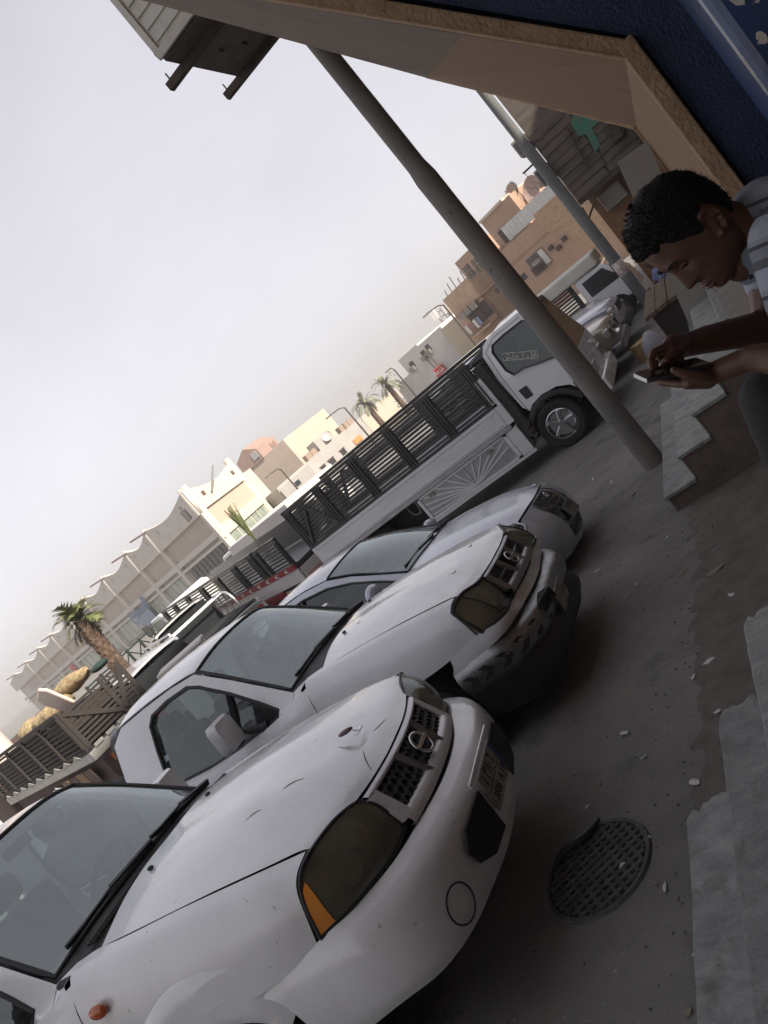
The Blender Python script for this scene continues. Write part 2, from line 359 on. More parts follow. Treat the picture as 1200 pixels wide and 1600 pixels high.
b.add([a0, a1, c1, c0], [(0, 1, 2, 3)]); b.add([a1, kk, c3, c1], [(0, 1, 2, 3)])
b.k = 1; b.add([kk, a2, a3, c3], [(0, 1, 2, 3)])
b.k = 0; b.add([c0, c1, Vector((.5, 10.3, 2.5)), Vector((.5, 10.3, .98))], [(0, 1, 2, 3)])
b.add([c1, c3, Vector((-1.5, 11.95, 8)), Vector((.5, 11.95, 8)), Vector((.5, 10.4, 2.5))], [(0, 1, 2, 3, 4)])
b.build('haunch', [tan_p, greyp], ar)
# light edge of the far end and light band along the near end
b = MB(); b.bar(c0, c1, .05, .07, (1, 0, 0)); b.bar(c1, c3 + Vector((.03, 0, 0)), .09, .05, (1, 0, 1.5)); b.build('far_edge_band', tanl, ar, bev=.01)
b = MB()
for p, r in (((.13, .98), (.13, 2.42)), ((.13, 2.42), (-.53, 3.29)), ((-.53, 3.29), (-1.5, 4.56))):
    d = Vector((r[0] - p[0], 0, r[1] - p[1])).normalized(); nrm = Vector((d.z, 0, -d.x)); e = .012
    P = [Vector((p[0], yn - .05, p[1])) - d * 0, Vector((r[0], yn - .05, r[1])) + d * .05]
    b.ext([P[0], P[1], P[1] + nrm * .058, P[0] + nrm * .058], (0, .068, 0))
_n1, _n2 = Vector((1, 0, 0)), Vector((.87, 0, .65)).normalized() * -1
_d1 = Vector((0, 0, 1)); _q = Vector((.13, yn - .05, 2.42)); _d2 = Vector((-.66, 0, .87)).normalized(); _n2 = Vector((_d2.z, 0, -_d2.x))
b.ext([_q, _q + Vector((.058, 0, 0)), _q + Vector((.060, 0, .032)), _q + _n2 * .058], (0, .066, 0))
b.build('near_edge_band', tanl, ar, bev=.006)
b = MB(); y = yn; b.ext([(.2, y, .98), (.2, y, 2.45), (-.45, y, 3.32), (-1.5, y, 4.68), (-1.5, y, 7), (1.6, y, 7), (1.6, y, .98)], (0, .25, 0)); b.build('blue_wall', blue, ar)
b = MB(); b.bb((-1.5, -14, 4.98), (16, 11.9, 8.6)); b.bb((1.6, -14, 0), (16, 12, 5)); b.bb((-1.5, -14, -.1), (1.6, -9, 5)); b.build('upper_floors', tan_p, ar)  # unseen floors, height set for the shade they cast on the street
b = MB(); b.bb((3.5, 12.4, -.5), (17, 20, 8.5)); b.build('shade_block', M('shade_block_beige', (.33, .29, .24), .9), ar)  # unseen block added to keep the sun off the street
gl_b = M('gloss_blue', (.026, .062, .17), .28, col2=(.02, .045, .12), n=3, bump=.12, bs=25, coat=.3)
add_noise_layer(gl_b, (.62, .6, .54), 16, .665, .675)
cm = MB(); cm.bb((.318, 2.55, .98), (1.0, 2.92, 5)); cm.build('painted_column', gl_b, ar, bev=.035, seg=3)
white_pl = M('bare_plaster', (.68, .63, .55), .9, col2=(.5, .47, .42), n=9, bump=.5, bs=40)
random.seed(3)
for cx, cz, r in ((.40, 2.31, .043), (.375, 2.16, .013), (.40, 2.09, .012), (.345, 1.97, .014), (.39, 2.02, .006), (.43, 2.14, .007), (.36, 2.44, .02)):
    n = 13; P = [(cx + r * .75 * (1 + .45 * random.uniform(-1, 1)) * math.cos(2 * PI * i / n), 2.5455, cz + r * (1.2 + .5 * random.uniform(-1, 1)) * math.sin(2 * PI * i / n)) for i in range(n)]
    MB().ext(P, (0, .005, 0)).build('paint_chip', white_pl, ar)

# ---- air conditioner on brackets
galv = M('galvanised', (.30, .285, .26), .55, .6, col2=(.22, .19, .16), n=7)
rust = M('rusty_steel', (.085, .06, .047), .8, .2, col2=(.05, .038, .034), n=12, bump=.3)
acp = M('ac_casing', (.60, .59, .54), .5, col2=(.47, .45, .40), n=4)
acd = M('ac_under', (.14, .125, .105), .8, col2=(.09, .08, .07), n=8)
ac = thing('air_conditioner', 'large window air conditioner on two rusty brackets high on the arcade corner', 'air conditioner', (-2.4, 6.85, 5.3))
b = MB(); b.bb((0, -.12, .1), (.8, 1.32, .98)); b.build('casing', acp, ac, bev=.02)
b = MB(); b.bb((.02, -.1, .07), (.78, 1.3, .099)); b.build('base_tray', acd, ac)
b = MB(); b.bb((.0, -.15, .085), (.8, -.121, .15)); b.bb((.0, -.15, .9), (.8, -.121, .98)); b.bb((0, -.15, .15), (.06, -.121, .9)); b.build('front_frame', acp, ac, bev=.006)
for k in range(6): MB().bb((.08, -.135, .2 + k * .115), (.78, -.122, .28 + k * .115)).build('louvre', acp, ac)
for k in range(5): MB().bb((.1 + .13 * k, .25 + (k % 3) * .3, .062), (.125 + .13 * k, .34 + (k % 3) * .3, .069)).build('drain_slot', dark, ac)
for yy in (.13, 1.2):
    b = MB(); b.bb((-.2, yy, .0), (.95, yy + .07, .012)); b.bb((-.2, yy, .012), (.95, yy + .012, .07)); b.build('bracket_arm', rust, ac)
    b = MB(); b.cyl((-.15, yy + .04, .012), (-.15, yy + .04, .14), .008, n=6); b.build('bracket_bolt', rust, ac)
b = MB(); b.tube([(.9, 1.2, .1), (.75, 1.0, .2), (.85, .7, .3)] , .012, 5); b.tube(cr([(.95, 1.25, .1), (.7, 1.5, .02), (.9, 2.2, -.05), (.9, 3.2, 0)], 5), .008, 5); b.build('cable', M('black_rubber', (.02, .02, .02), .7), ac)

# ---- concrete posts
def post(label, x, y, z0, z1, r, mat, grp=None, ex=False):
    t = thing('concrete_post', label, 'post', (x, y, z0), 0, grp)
    n = 40; P = [(0, 0, -.3)] + [(0, 0, (z1 - z0) * i / n) for i in range(n + 1)]
    R = [r * 1.08] + [r * (1.06 if (i / n) < .67 else .9) * (1 + .02 * mnoise.noise((i * .8, x, 1))) for i in range(n + 1)]
    MB().tube([Vector(p) for p in P], R, 20).build('shaft', mat, t, smooth=50)
    return t
conc = M('post_concrete', (.155, .15, .14), .95, col2=(.215, .195, .175), n=5, lo=.38, hi=.62, bump=.45, bs=60, aniso=(1, 1, .35))
add_noise_layer(conc, (.07, .075, .078), 14, .6, .7)
p1 = post('tall round concrete post in the foreground with a thicker lower half', -1.715, 8.76, -.41, 5.62, .116, conc)
conc2 = M('post_grey', (.11, .115, .115), .8, col2=(.16, .16, .155), n=5, bump=.3, aniso=(1, 1, .4))
p2 = post('slimmer grey post further down the street near the blue shirted man', -1.745, 19.87, -.42, 6.6, .125, conc2)
b = MB()
for az_, z0, z1, c in ((0, 1.0, 1.35, 0),): b.lathe([(.128, z0 + .0), (.136, z0 + .01), (.136, z1), (.128, z1 + .01)], (0, 0, 0), (0, 0, 1), 20)
b.build('poster_wrap', M('poster', (.42, .30, .28), .7, col2=(.6, .58, .55), n=14, lo=.45, hi=.55), p2, smooth=40)
b = MB(); b.box((-.25, -.02, 4.25), (.3, .05, .04)); b.box((.2, 0, 4.6), (.4, .05, .05), Matrix.Rotation(.5, 3, 'Y')); b.build('crossarm', rust, p2)
# ---- manhole
mh = thing('manhole_cover', 'round iron manhole grating in the street by the marble steps', 'manhole', (-1.75, 2.66, gz(2.66) + .006), .55)
mh.scale = (.9, .9, .9)
iron = M('cast_iron', (.05, .048, .045), .9, .0, col2=(.095, .09, .083), n=14, bump=.4, bs=120)
b = MB(); b.lathe([(.27, -.04), (.27, .004), (.29, .005), (.30, -.02)], (0, 0, 0), (0, 0, 1), 40); b.build('frame_ring', M('ring_dust', (.11, .106, .098), .95, col2=(.07, .068, .063), n=12), mh, smooth=40)
b = MB(); b.cyl((0, 0, -.06), (0, 0, -.022), .268, n=32); b.build('sump', M('sump_dirt', (.055, .052, .047), .95), mh)
nb = 0
for i in range(-5, 6):
    h = math.sqrt(max(0, .262 ** 2 - (i * .046) ** 2)); MB().bb((-h, i * .046 - .012, -.028), (h, i * .046 + .012, .008)).build('grate_bar', iron, mh, bev=.003, seg=1)
for i in range(-5, 6):
    h = math.sqrt(max(0, .262 ** 2 - (i * .046) ** 2)); MB().bb((i * .046 - .011, -h, -.03), (i * .046 + .011, h, .004)).build('grate_bar', iron, mh, bev=.003, seg=1)
# ================================================================== FAR BUILDINGS
ZG = -.45
class Wall:
    """a front seen from the eye: maps (azimuth, slope) onto a vertical plane through two polar points"""
    def __init__(s, name, label, cat, az0, d0, az1, d1, group=None):
        s.A, s.B = polar(az0, d0), polar(az1, d1); s.d = (s.B - s.A).normalized(); s.len = (s.B - s.A).length
        s.t = thing(name, label, cat, (s.A.x, s.A.y, ZG), math.atan2(s.d.y, s.d.x), group)
    def uz(s, az, t):
        r = polar(az, 1); n = Vector((-s.d.y, s.d.x, 0)); k = s.A.dot(n) / r.dot(n); P = r * k
        return ((P - s.A).dot(s.d), 2.1 + t * k - ZG)
    def u(s, az): return s.uz(az, 0)[0]
    def bx(s, b, u0, u1, z0, z1, y0=-.05, y1=.1): return b.bb((u0, y0, z0), (u1, y1, z1))
    def part(s, name, mat, az0, az1, t0, t1, y0=-.04, y1=.1, bev=0):
        u0, z0 = s.uz(az0, t0); u1, z1 = s.uz(az1, t1); return s.bx(MB(), u0, u1, z0, z1, y0, y1).build(name, mat, s.t, bev=bev)
    def shell(s, mat, az0, az1, t1, depth=8, name='wall', z0=-.6):
        u0, a = s.uz(az0, t1); u1, c = s.uz(az1, t1); z = (a + c) / 2; return MB().bb((u0, 0, z0), (u1, depth, z)).build(name, mat, s.t)
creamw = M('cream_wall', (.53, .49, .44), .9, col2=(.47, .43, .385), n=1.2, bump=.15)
cream2 = M('cream_sunlit', (.66, .60, .48), .9, col2=(.60, .54, .43), n=1.2)  # lit copy of cream_wall, sunlight put into the colour
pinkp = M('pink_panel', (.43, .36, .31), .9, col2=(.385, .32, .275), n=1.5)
gglass = M('green_glass', (.22, .27, .22), .15, col2=(.36, .38, .32), n=1.1, lo=.4, hi=.6)
darkg = M('dark_window', (.03, .032, .033), .25)
brownf = M('brown_frame', (.10, .06, .045), .6)
peach = M('peach_wall', (.53, .43, .345), .9, col2=(.48, .39, .31), n=1, bump=.1)
greyw = M('grey_wall', (.40, .375, .35), .9, col2=(.35, .325, .30), n=.8)
pinkr = M('pink_room', (.34, .23, .19), .9, col2=(.30, .20, .165), n=2)
white_w = M('white_wall', (.56, .53, .51), .9, col2=(.50, .475, .455), n=.7)
yell = M('yellow_wall', (.52, .44, .325), .9, col2=(.47, .395, .29), n=.8)
stoneb = M('brown_stone', (.50, .345, .235), .9, col2=(.40, .27, .18), n=1.6, lo=.4, hi=.6, bump=.4, bs=6)
brownw = M('brown_wall', (.40, .265, .19), .9, col2=(.35, .23, .165), n=1)
brickp = M('tan_brick', (.47, .33, .21), .95, col2=(.31, .20, .12), n=5, bump=.6, bs=22, aniso=(1, 1, 3))
signb = M('sign_blue', (.20, .25, .33), .6); signr = M('sign_red', (.45, .06, .05), .6); signo = M('sign_orange', (.62, .22, .06), .6); signw = M('sign_white', (.7, .7, .68), .6)
# ---- scalloped market building (shaded front + sunlit end)
az_pk = [-37.65, -41.4, -43.3, -45.5, -47.3, -48.8, -50.3, -51.4, -52.5, -53.5]
P0 = polar(-37.65, 55); dl = Vector((math.sin(rad(-65.4)), math.cos(rad(-65.4)), 0))
def s_at(az): r = polar(az, 1); n = Vector((-dl.y, dl.x, 0)); k = P0.dot(n) / r.dot(n); return (r * k - P0).dot(dl)
SP = [s_at(a) for a in az_pk]; LEN = SP[-1] + 6
Aend = P0 + dl * LEN
mk = thing('market_building', 'long cream building with a scalloped parapet and pink panels across the lot', 'building', (Aend.x, Aend.y, ZG), math.atan2(-dl.y, -dl.x))
X = lambda s: LEN - s
zT, zD, zP1, zP0, zW1 = 6.45, 5.85, 4.42, 2.95, 2.30
def fill2d(name, outer, holes, depth, mat, parent):
    cu = bpy.data.curves.new(name, 'CURVE'); cu.dimensions = '2D'; cu.fill_mode = 'BOTH'; cu.extrude = depth / 2
    for P in [outer] + holes:
        sp = cu.splines.new('POLY'); sp.points.add(len(P) - 1); sp.use_cyclic_u = True
        for i, p in enumerate(P): sp.points[i].co = (p[0], p[1], 0, 1)
    t = bpy.data.objects.new(name, cu); COL.objects.link(t); me = bpy.data.meshes.new_from_object(t.evaluated_get(bpy.context.evaluated_depsgraph_get())); bpy.data.objects.remove(t); bpy.data.curves.remove(cu)
    me.transform(Matrix.Rotation(PI / 2, 4, 'X')); me.materials.clear(); me.materials.append(mat); o = bpy.data.objects.new(name, me); COL.objects.link(o); o.parent = parent; return o
out = []; holes = []
edges = list(zip(SP[:-1], SP[1:]))
for a, c in edges:
    for k in range(10):
        t = k / 10; w = (2 * t - 1) ** 2; out.append((X(a + (c - a) * t), zD + (zT - zD) * w ** .8))
    for t in (.2, .8):
        hx, hz, r = X(a + (c - a) * t), zD - .25, .21
        holes.append([(hx + r * math.cos(2 * PI * i / 12), hz + r * math.sin(2 * PI * i / 12)) for i in range(12)])
out += [(X(SP[-1]), zT), (0, zD), (0, zP1), (X(0), zP1)]
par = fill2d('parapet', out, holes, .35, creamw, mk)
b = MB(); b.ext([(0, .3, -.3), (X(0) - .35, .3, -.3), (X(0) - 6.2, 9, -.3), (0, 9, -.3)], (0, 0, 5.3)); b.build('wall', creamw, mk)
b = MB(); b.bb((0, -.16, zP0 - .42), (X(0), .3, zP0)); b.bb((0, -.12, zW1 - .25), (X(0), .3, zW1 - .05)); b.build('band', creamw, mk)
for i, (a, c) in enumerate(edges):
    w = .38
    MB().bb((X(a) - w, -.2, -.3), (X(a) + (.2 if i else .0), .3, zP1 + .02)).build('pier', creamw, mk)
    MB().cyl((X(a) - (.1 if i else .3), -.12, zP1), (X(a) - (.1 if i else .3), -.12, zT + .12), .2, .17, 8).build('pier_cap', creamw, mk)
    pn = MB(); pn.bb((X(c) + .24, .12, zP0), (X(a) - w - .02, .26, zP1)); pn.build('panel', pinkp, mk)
    if i not in (0,):
        wf = MB(); x0, x1 = X(c) + .5, X(a) - w - .3; wf.bb((x0 - .06, .13, .35), (x1 + .06, .28, zW1 - .3)); f = wf.build('window', gglass, mk)
        g = MB()
        for k in range(1, 4): xx = x0 + (x1 - x0) * k / 4; g.bb((xx - .03, .08, .35), (xx + .03, .129, zW1 - .3))
        g.build('mullion', creamw, f)
    else:
        x0, x1 = X(c) + .9, X(a) - w - .5
        f = MB().bb((x0, .02, .9), (x1, .28, zW1 - .3)).build('window', darkg, mk); g = MB()
        for k in range(1, 9): g.bb((x0 + (x1 - x0) * k / 9 - .02, -.03, .9), (x0 + (x1 - x0) * k / 9 + .02, .015, zW1 - .3))
        g.build('window_bars', brownf, f)
    sp = MB(); sp.bar((X(c) + .1, -.2, zT - .15), (X(c) - 1.0, -1.1, zT + .05), .16, .14); sp.build('roof_spout', brownf, mk)
# square latticed window near the corner, signs on the front
x = X(1.35); f = MB().bb((x - .85, -.22, 4.62), (x + .0, -.18, 5.42)).build('lattice_window', brownf, mk)
for k in range(5): MB().bar((x - .85 + .17 * k, -.235, 4.65), (x - .6 + .12 * k, -.235, 5.4), .03, .03).build('lattice_bar', M('lattice_pale', (.5, .45, .4), .8), f)
b = MB(); xs = X(s_at(-45.0)); b.bb((xs - 2.2, -.3, .55), (xs + 1.7, -.22, 1.75)); b.build('sign_board', signb, mk)
text('sign_letters', shape_ar('المستودع'), 1.5, M('sign_letter_blue', (.13, .20, .32), .6), mk, frame4((xs - .3, -.32, 2.3), (1, 0, 0), (0, 0, 1)), .03, .02)
xs = X(s_at(-50.6)); b = MB()
for k in range(5): a = 2 * PI * k / 5; b.ell((xs + .55 * math.cos(a), -.3, 1.75 + .4 * math.sin(a)), (.42, .1, .3), 8, 6)
b.build('flower_sign', signr, mk, smooth=60)
# sunlit end wall
E = Wall('market_end_wall', 'sunlit cream end of the scalloped building with one pink panel', 'building', -37.6, 55.15, -34.0, 62.3)
e1 = E.len; n = 14
out = [(.35 + (e1 - .7) * k / n, zT - .2 - .45 * (1 - (2 * k / n - 1) ** 2)) for k in range(n + 1)] + [(e1 - .35, zP1 + .1), (.35, zP1 + .1)]
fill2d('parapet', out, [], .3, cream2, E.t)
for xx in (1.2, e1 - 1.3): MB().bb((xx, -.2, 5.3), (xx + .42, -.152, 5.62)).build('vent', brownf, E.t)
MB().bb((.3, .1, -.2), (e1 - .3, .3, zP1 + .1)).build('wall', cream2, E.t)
MB().bb((.3, .02, zP0), (e1 - .35, .09, zP1)).build('panel', M('pink_panel_sun', (.52, .40, .31), .9), E.t)  # brighter copy of pink_panel with the sun in its colour
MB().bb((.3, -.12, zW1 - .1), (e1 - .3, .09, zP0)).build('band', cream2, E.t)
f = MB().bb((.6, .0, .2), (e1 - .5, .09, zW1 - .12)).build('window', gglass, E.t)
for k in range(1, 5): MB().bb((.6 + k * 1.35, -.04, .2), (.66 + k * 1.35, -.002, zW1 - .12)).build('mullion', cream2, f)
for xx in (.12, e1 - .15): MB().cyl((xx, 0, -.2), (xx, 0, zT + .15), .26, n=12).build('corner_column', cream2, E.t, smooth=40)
MB().bar((2.2, -.3, 5.2), (4.2, -.7, 6.6), .1, .1).build('drain_pipe', M('grey_pipe', (.2, .19, .18), .7), E.t)
# ---- peach block with a pinkish roof room
Wp = Wall('peach_building', 'plain peach building with a pinkish roof room right of the sunlit end', 'building', -33.9, 74, -30.0, 70)
Wp.shell(peach, -33.95, -30.1, .037, 8); u0, z0 = Wp.uz(-33.9, .05); u1, z1 = Wp.uz(-31.6, .05)
u0 = Wp.u(-33.7); u1 = Wp.u(-31.9)
b = MB(); zz = Wp.uz(-33, .04)[1]; b.ext([(u0, -.1, zz - .3), (u1, -.1, zz - .3), (u1, -.1, zz + .75), ((u0 + u1) / 2 + .2, -.1, zz + 1.5), (u0 + .1, -.1, zz + .9)], (0, 3, 0)); rr = b.build('roof_room', pinkr, Wp.t)
MB().bb((u1 - 1.0, -.16, zz + .05), (u1 - .25, -.101, zz + .72)).build('window', M('pale_window', (.36, .37, .36), .4), Wp.t)
for a_ in (-31.2, -30.9): u = Wp.u(a_); MB().cyl((u, .5, zz - .2), (u, .5, zz + .3), .14, n=8).build('roof_tank', pinkr, Wp.t)
# ---- lower grey rows in the middle distance
Wg = Wall('grey_shop_row', 'long low grey shop row seen above the stake truck bed', 'building', -32.6, 60, -20.6, 66)
Wg.shell(greyw, -32.7, -26.5, -.002, 6, 'wall'); Wg.shell(greyw, -26.5, -20.4, -.003, 6.4, 'side_wall')
Wg.part('roof_block', greyw, -28.2, -26.9, -.02, .0125, 1, 3)
b = MB(); u, z = Wg.uz(-27.6, .004); b.lathe([(.0, .0), (.25, .03), (.42, .1), (.43, .11)], (u + .4, .8, z + .1), (-.4, -.8, .5), 14); b.build('roof_dish', M('dish_white', (.42, .40, .38), .6), Wg.t, smooth=40)
for a_ in (-29.3, -28.9, -26.2, -25.9, -25.5): u, z = Wg.uz(a_, -.003); MB().bb((u - .25, .4, z - .2), (u + .3, 1.2, z + .55)).build('roof_unit', M('roof_unit', (.3, .22, .17), .8), Wg.t)
for a0_, a1_ in ((-29.4, -29.0), (-28.7, -28.2), (-30.4, -30.1), (-27.6, -27.2)): f = Wg.part('window', darkg, a0_, a1_, -.0255, -.0185, -.03, .05); u0, z0 = Wg.uz(a0_, -.0255); u1, z1 = Wg.uz(a1_, -.0185); MB().bb((u0 - .06, -.06, z1), (u1 + .06, -.031, z1 + .09)).build('lintel', brownf, f)
Wg.part('sign_board', signo, -26.4, -25.75, -.0255, -.0185, -.1, -.02)
Wg.part('flat_panel', peach, -24.9, -22.2, -.05, -.0035, -.04, .1)
u, z = Wg.uz(-21.6, -.0215); text('sign_letters', shape_ar('مكتبة'), .95, M('letter_grey', (.22, .23, .24), .6), Wg.t, frame4((u, -.08, z), (1, 0, 0), (0, 0, 1)), .02)
Wq = Wall('small_grey_house', 'small grey house in front of the peach building', 'building', -32.6, 56, -29.9, 56)
Wq.shell(greyw, -32.6, -29.9, -.0055, 5); f = Wq.part('window', darkg, -31.5, -31.1, -.017, -.011)
# ---- white building with three small windows
Ww = Wall('white_building', 'white building with three small windows and a red sign behind the truck', 'building', -20.35, 58, -16.6, 55)
Ww.shell(white_w, -20.3, -18.6, .0198, 7); Ww.shell(white_w, -18.6, -16.55, .0175, 7.2, 'side_wall'); Ww.part('roof_step', white_w, -21.6, -20.3, -.05, -.002, 0, 5)
for a_, t_ in ((-19.7, .0045), (-18.6, .0055), (-18.1, .0075)):
    f = Ww.part('window', darkg, a_ - .16, a_ + .16, t_ - .0042, t_ + .0042, -.03, .1); u, z = Ww.uz(a_, t_); MB().bb((u - .3, -.3, z - .42), (u + .12, -.031, z - .08)).build('window_unit', galv, f)
pr_ = Ww.part('sign_board', signr, -18.75, -18.0, -.0285, -.0175, -.28, -.12, bev=.05)
u, z = Ww.uz(-18.38, -.0225); text('sign_letters', shape_ar('خدمة'), .5, signw, Ww.t, frame4((u, -.3, z), (1, 0, 0), (0, 0, 1)), .01)
for a_ in (-18.5, -18.2): u, z = Ww.uz(a_, -.013); MB().cyl((u, -.2, z - .5), (u - .1, -.2, z + .6), .03, n=6).build('sign_stay', rust, Ww.t)
# ---- yellow wall and brown stone house with balcony
Wy = Wall('yellow_house', 'pale yellow house wall left of the brown stone house', 'building', -16.75, 54, -14.0, 52)
Wy.shell(yell, -16.7, -14.4, .0143, 5)
Ws = Wall('brown_stone_house', 'brown stone faced house with a cluttered balcony and two roof windows', 'building', -15.35, 50, -11.65, 47)
u0, z0 = Ws.uz(-15.3, .0403); u1, z1 = Ws.uz(-11.68, .0403)
Ws.shell(stoneb, -15.3, -11.68, .0403, 9); Ws.shell(brownw, -13.12, -11.68, .0633, 8.6, 'roof_room')
Ws.part('ledge', brownw, -15.4, -11.66, .0130, .0152, -.14, .05)
for a0_, a1_ in ((-12.92, -12.45), (-12.22, -11.83)):
    f = Ws.part('window', darkg, a0_, a1_, .0365, .0525, -.03, .05); u0, z0 = Ws.uz(a0_, .0365); u1, z1 = Ws.uz(a1_, .0525); g = MB()
    for k in range(1, 3): g.bb((u0 + (u1 - u0) * k / 3 - .02, -.06, z0), (u0 + (u1 - u0) * k / 3 + .02, -.031, z1))
    g.bb((u0, -.06, (z0 + z1) / 2 - .02), (u1, -.031, (z0 + z1) / 2 + .02)); g.build('window_frame', M('frame_tan', (.3, .22, .16), .7), f)
Ws.part('window', darkg, -12.18, -11.95, .002, .0083, -.03, .05)
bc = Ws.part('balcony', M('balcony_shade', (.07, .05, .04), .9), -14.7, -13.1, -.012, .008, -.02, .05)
u0, z0 = Ws.uz(-14.75, -.017); u1, z1 = Ws.uz(-13.05, -.017); MB().bb((u0, -.9, z0 - .12), (u1, -.021, z0)).build('balcony_floor', stoneb, Ws.t)
for k in range(13): u = u0 + (u1 - u0) * k / 12; MB().bb((u - .022, -.88, z0), (u + .022, -.84, z0 + .62)).build('baluster', brownf, Ws.t)
MB().bb((u0, -.9, z0 + .62), (u1, -.83, z0 + .68)).build('balcony_rail', brownf, Ws.t)
lm = M('laundry', (.62, .6, .58), .9); lm2 = M('laundry_blue', (.2, .26, .4), .9); lm3 = M('laundry_brown', (.30, .16, .12), .9)
for k, (u, m_) in enumerate(((.25, lm), (.7, lm3), (1.05, lm), (1.4, lm2), (.5, lm3))):
    MB().ext([(u0 + u, -.95, z0 + .72), (u0 + u + .26, -.96, z0 + .74), (u0 + u + .28, -.97, z0 + .15 + .1 * (k % 2)), (u0 + u + .02, -.95, z0 + .2)], (0, .02, 0)).build('laundry', m_, Ws.t)
for k, a_ in enumerate((-14.65, -14.2, -13.7)): u, z = Ws.uz(a_, .0095); MB().bb((u - .25, -.35, z - .18), (u + .25, -.03, z + .25)).build('ac_unit', galv, Ws.t)
for k in range(5): u = Ws.u(-15.1 + k * .4); z = Ws.uz(-14, .0403)[1]; MB().cyl((u, .3, z), (u + .1, .3, z + .35 + .2 * (k % 3)), .03, n=5).build('roof_rod', rust, Ws.t)
Wm = Wall('brown_house', 'tall reddish brown house with a white corrugated roof fence and dishes', 'building', -10.5, 44, -3.6, 40)
Wm.shell(brownw, -11.65, -3.2, .0385, 9); Wm.part('end_wall', brownw, -11.7, -10.3, -.05, .0415, .01, 6)
Wm.part('ledge', brownw, -11.7, -7.1, .0170, .0190, -.07, .02)
u0, z0 = Wm.uz(-7.2, .0435); MB().ext([(Wm.uz(-7.25, .044)[0], -.03, Wm.uz(-7.25, .044)[1]), (Wm.uz(-7.2, .0145)[0], -.03, Wm.uz(-7.2, .0145)[1]), (Wm.uz(-6.3, .0135)[0], -.03, Wm.uz(-6.3, .0135)[1]), (Wm.uz(-6.0, -.03)[0], -.03, Wm.uz(-6.0, -.03)[1]), (Wm.uz(-3.3, -.03)[0], -.03, Wm.uz(-3.3, -.03)[1]), (Wm.uz(-3.3, .044)[0], -.03, Wm.uz(-3.3, .044)[1])], (0, .028, 0)).build('brick_patch', brickp, Wm.t)
Wm.part('tower_room', brownw, -10.48, -8.0, .03, .0805, .4, 3)
Wm.part('tower_cap', peach, -10.5, -8.5, .0775, .083, .3, 3.1)
Wm.part('door', M('dark_door', (.05, .03, .026), .7), -9.98, -9.58, .0406, .0570, .3, .42)
cw = M('corrugated_white', (.55, .56, .55), .5, col2=(.45, .45, .43), n=2)
us, zs = Wm.uz(-9.56, .0406); ue, ze = Wm.uz(-4.4, .0430)
N = 16
for k in range(N):
    a_, c_ = us + (ue - us) * k / N, us + (ue - us) * (k + 1) / N; hgt = 1.0 - .15 * k / N
    MB().ext([(a_, .2, zs - .05), (c_ - .015, .2, zs - .05), (c_ - .015, .2, zs + hgt * .72), (a_, .2, zs + hgt * .72)], (0, .03 + .02 * (k % 2), 0)).build('roof_sheet', cw, Wm.t)
for (a_, t_, r_) in ((-8.3, .079, .5), (-7.2, .0675, .62), (-6.55, .0645, .25)):
    u, z = Wm.uz(a_, t_); d_ = thing('satellite_dish', {.5: 'satellite dish on the tower room of the brown house', .62: 'largest satellite dish above the white roof fence', .25: 'smallest satellite dish right of the largest one'}[r_], 'satellite dish', Wm.t.matrix_basis @ Vector((u, 1.2, z - .4)), 0, 'satellite dishes on the brown house')
    b = MB(); b.lathe([(.0, .0), (r_ * .5, .04), (r_, .17), (r_ + .01, .18)], (0, 0, .4), (-.5, -.75, .45), 18); b.build('dish', M('dish_rust', (.33, .24, .2), .7), d_, smooth=40)
    b = MB(); b.cyl((0, 0, -.6), (0, .02, .4), .035, n=6); b.cyl((0, 0, .4), (-.3, -.5, .75), .015, n=5); b.build('mount', rust, d_)
for (a_, t_) in ((-7.9, .085), (-6.9, .08)): u, z = Wm.uz(a_, t_); MB().cyl((u, 1, z - 1), (u, 1, z + .3), .018, n=5).build('aerial', rust, Wm.t)
wf = Wm.part('window', M('window_shade', (.10, .085, .075), .8), -9.42, -8.05, -.0105, .0105, -.02, .06)
u0, z0 = Wm.uz(-9.42, -.0105); u1, z1 = Wm.uz(-8.05, .0105); w_, h_ = u1 - u0, z1 - z0
MB().bb((u0 + w_ * .3, -.3, z0 + h_ * .25), (u0 + w_ * .72, -.021, z0 + h_ * .65)).build('window_ac', galv, wf)
MB().bb((u0 + w_ * .74, -.12, z0 + .05), (u1 - .02, -.021, z1 - .05)).build('shutter', white_w, wf)
for k in range(9): MB().bb((u0 + w_ * (.15 + .085 * k), -.36, z0 - .1), (u0 + w_ * (.15 + .085 * k) + .03, -.31, z0 + .38)).build('window_rail', rust, wf)
Wm.part('small_window', darkg, -10.35, -9.95, -.0065, .001, -.03, .05)
for k, (a_, t_) in enumerate(((-7.6, .002), (-7.2, -.004), (-6.6, .0))): u, z = Wm.uz(a_, t_); MB().bb((u - .12, -.14, z - .1), (u + .14, -.031, z + .12)).build('meter_box', rust, Wm.t)
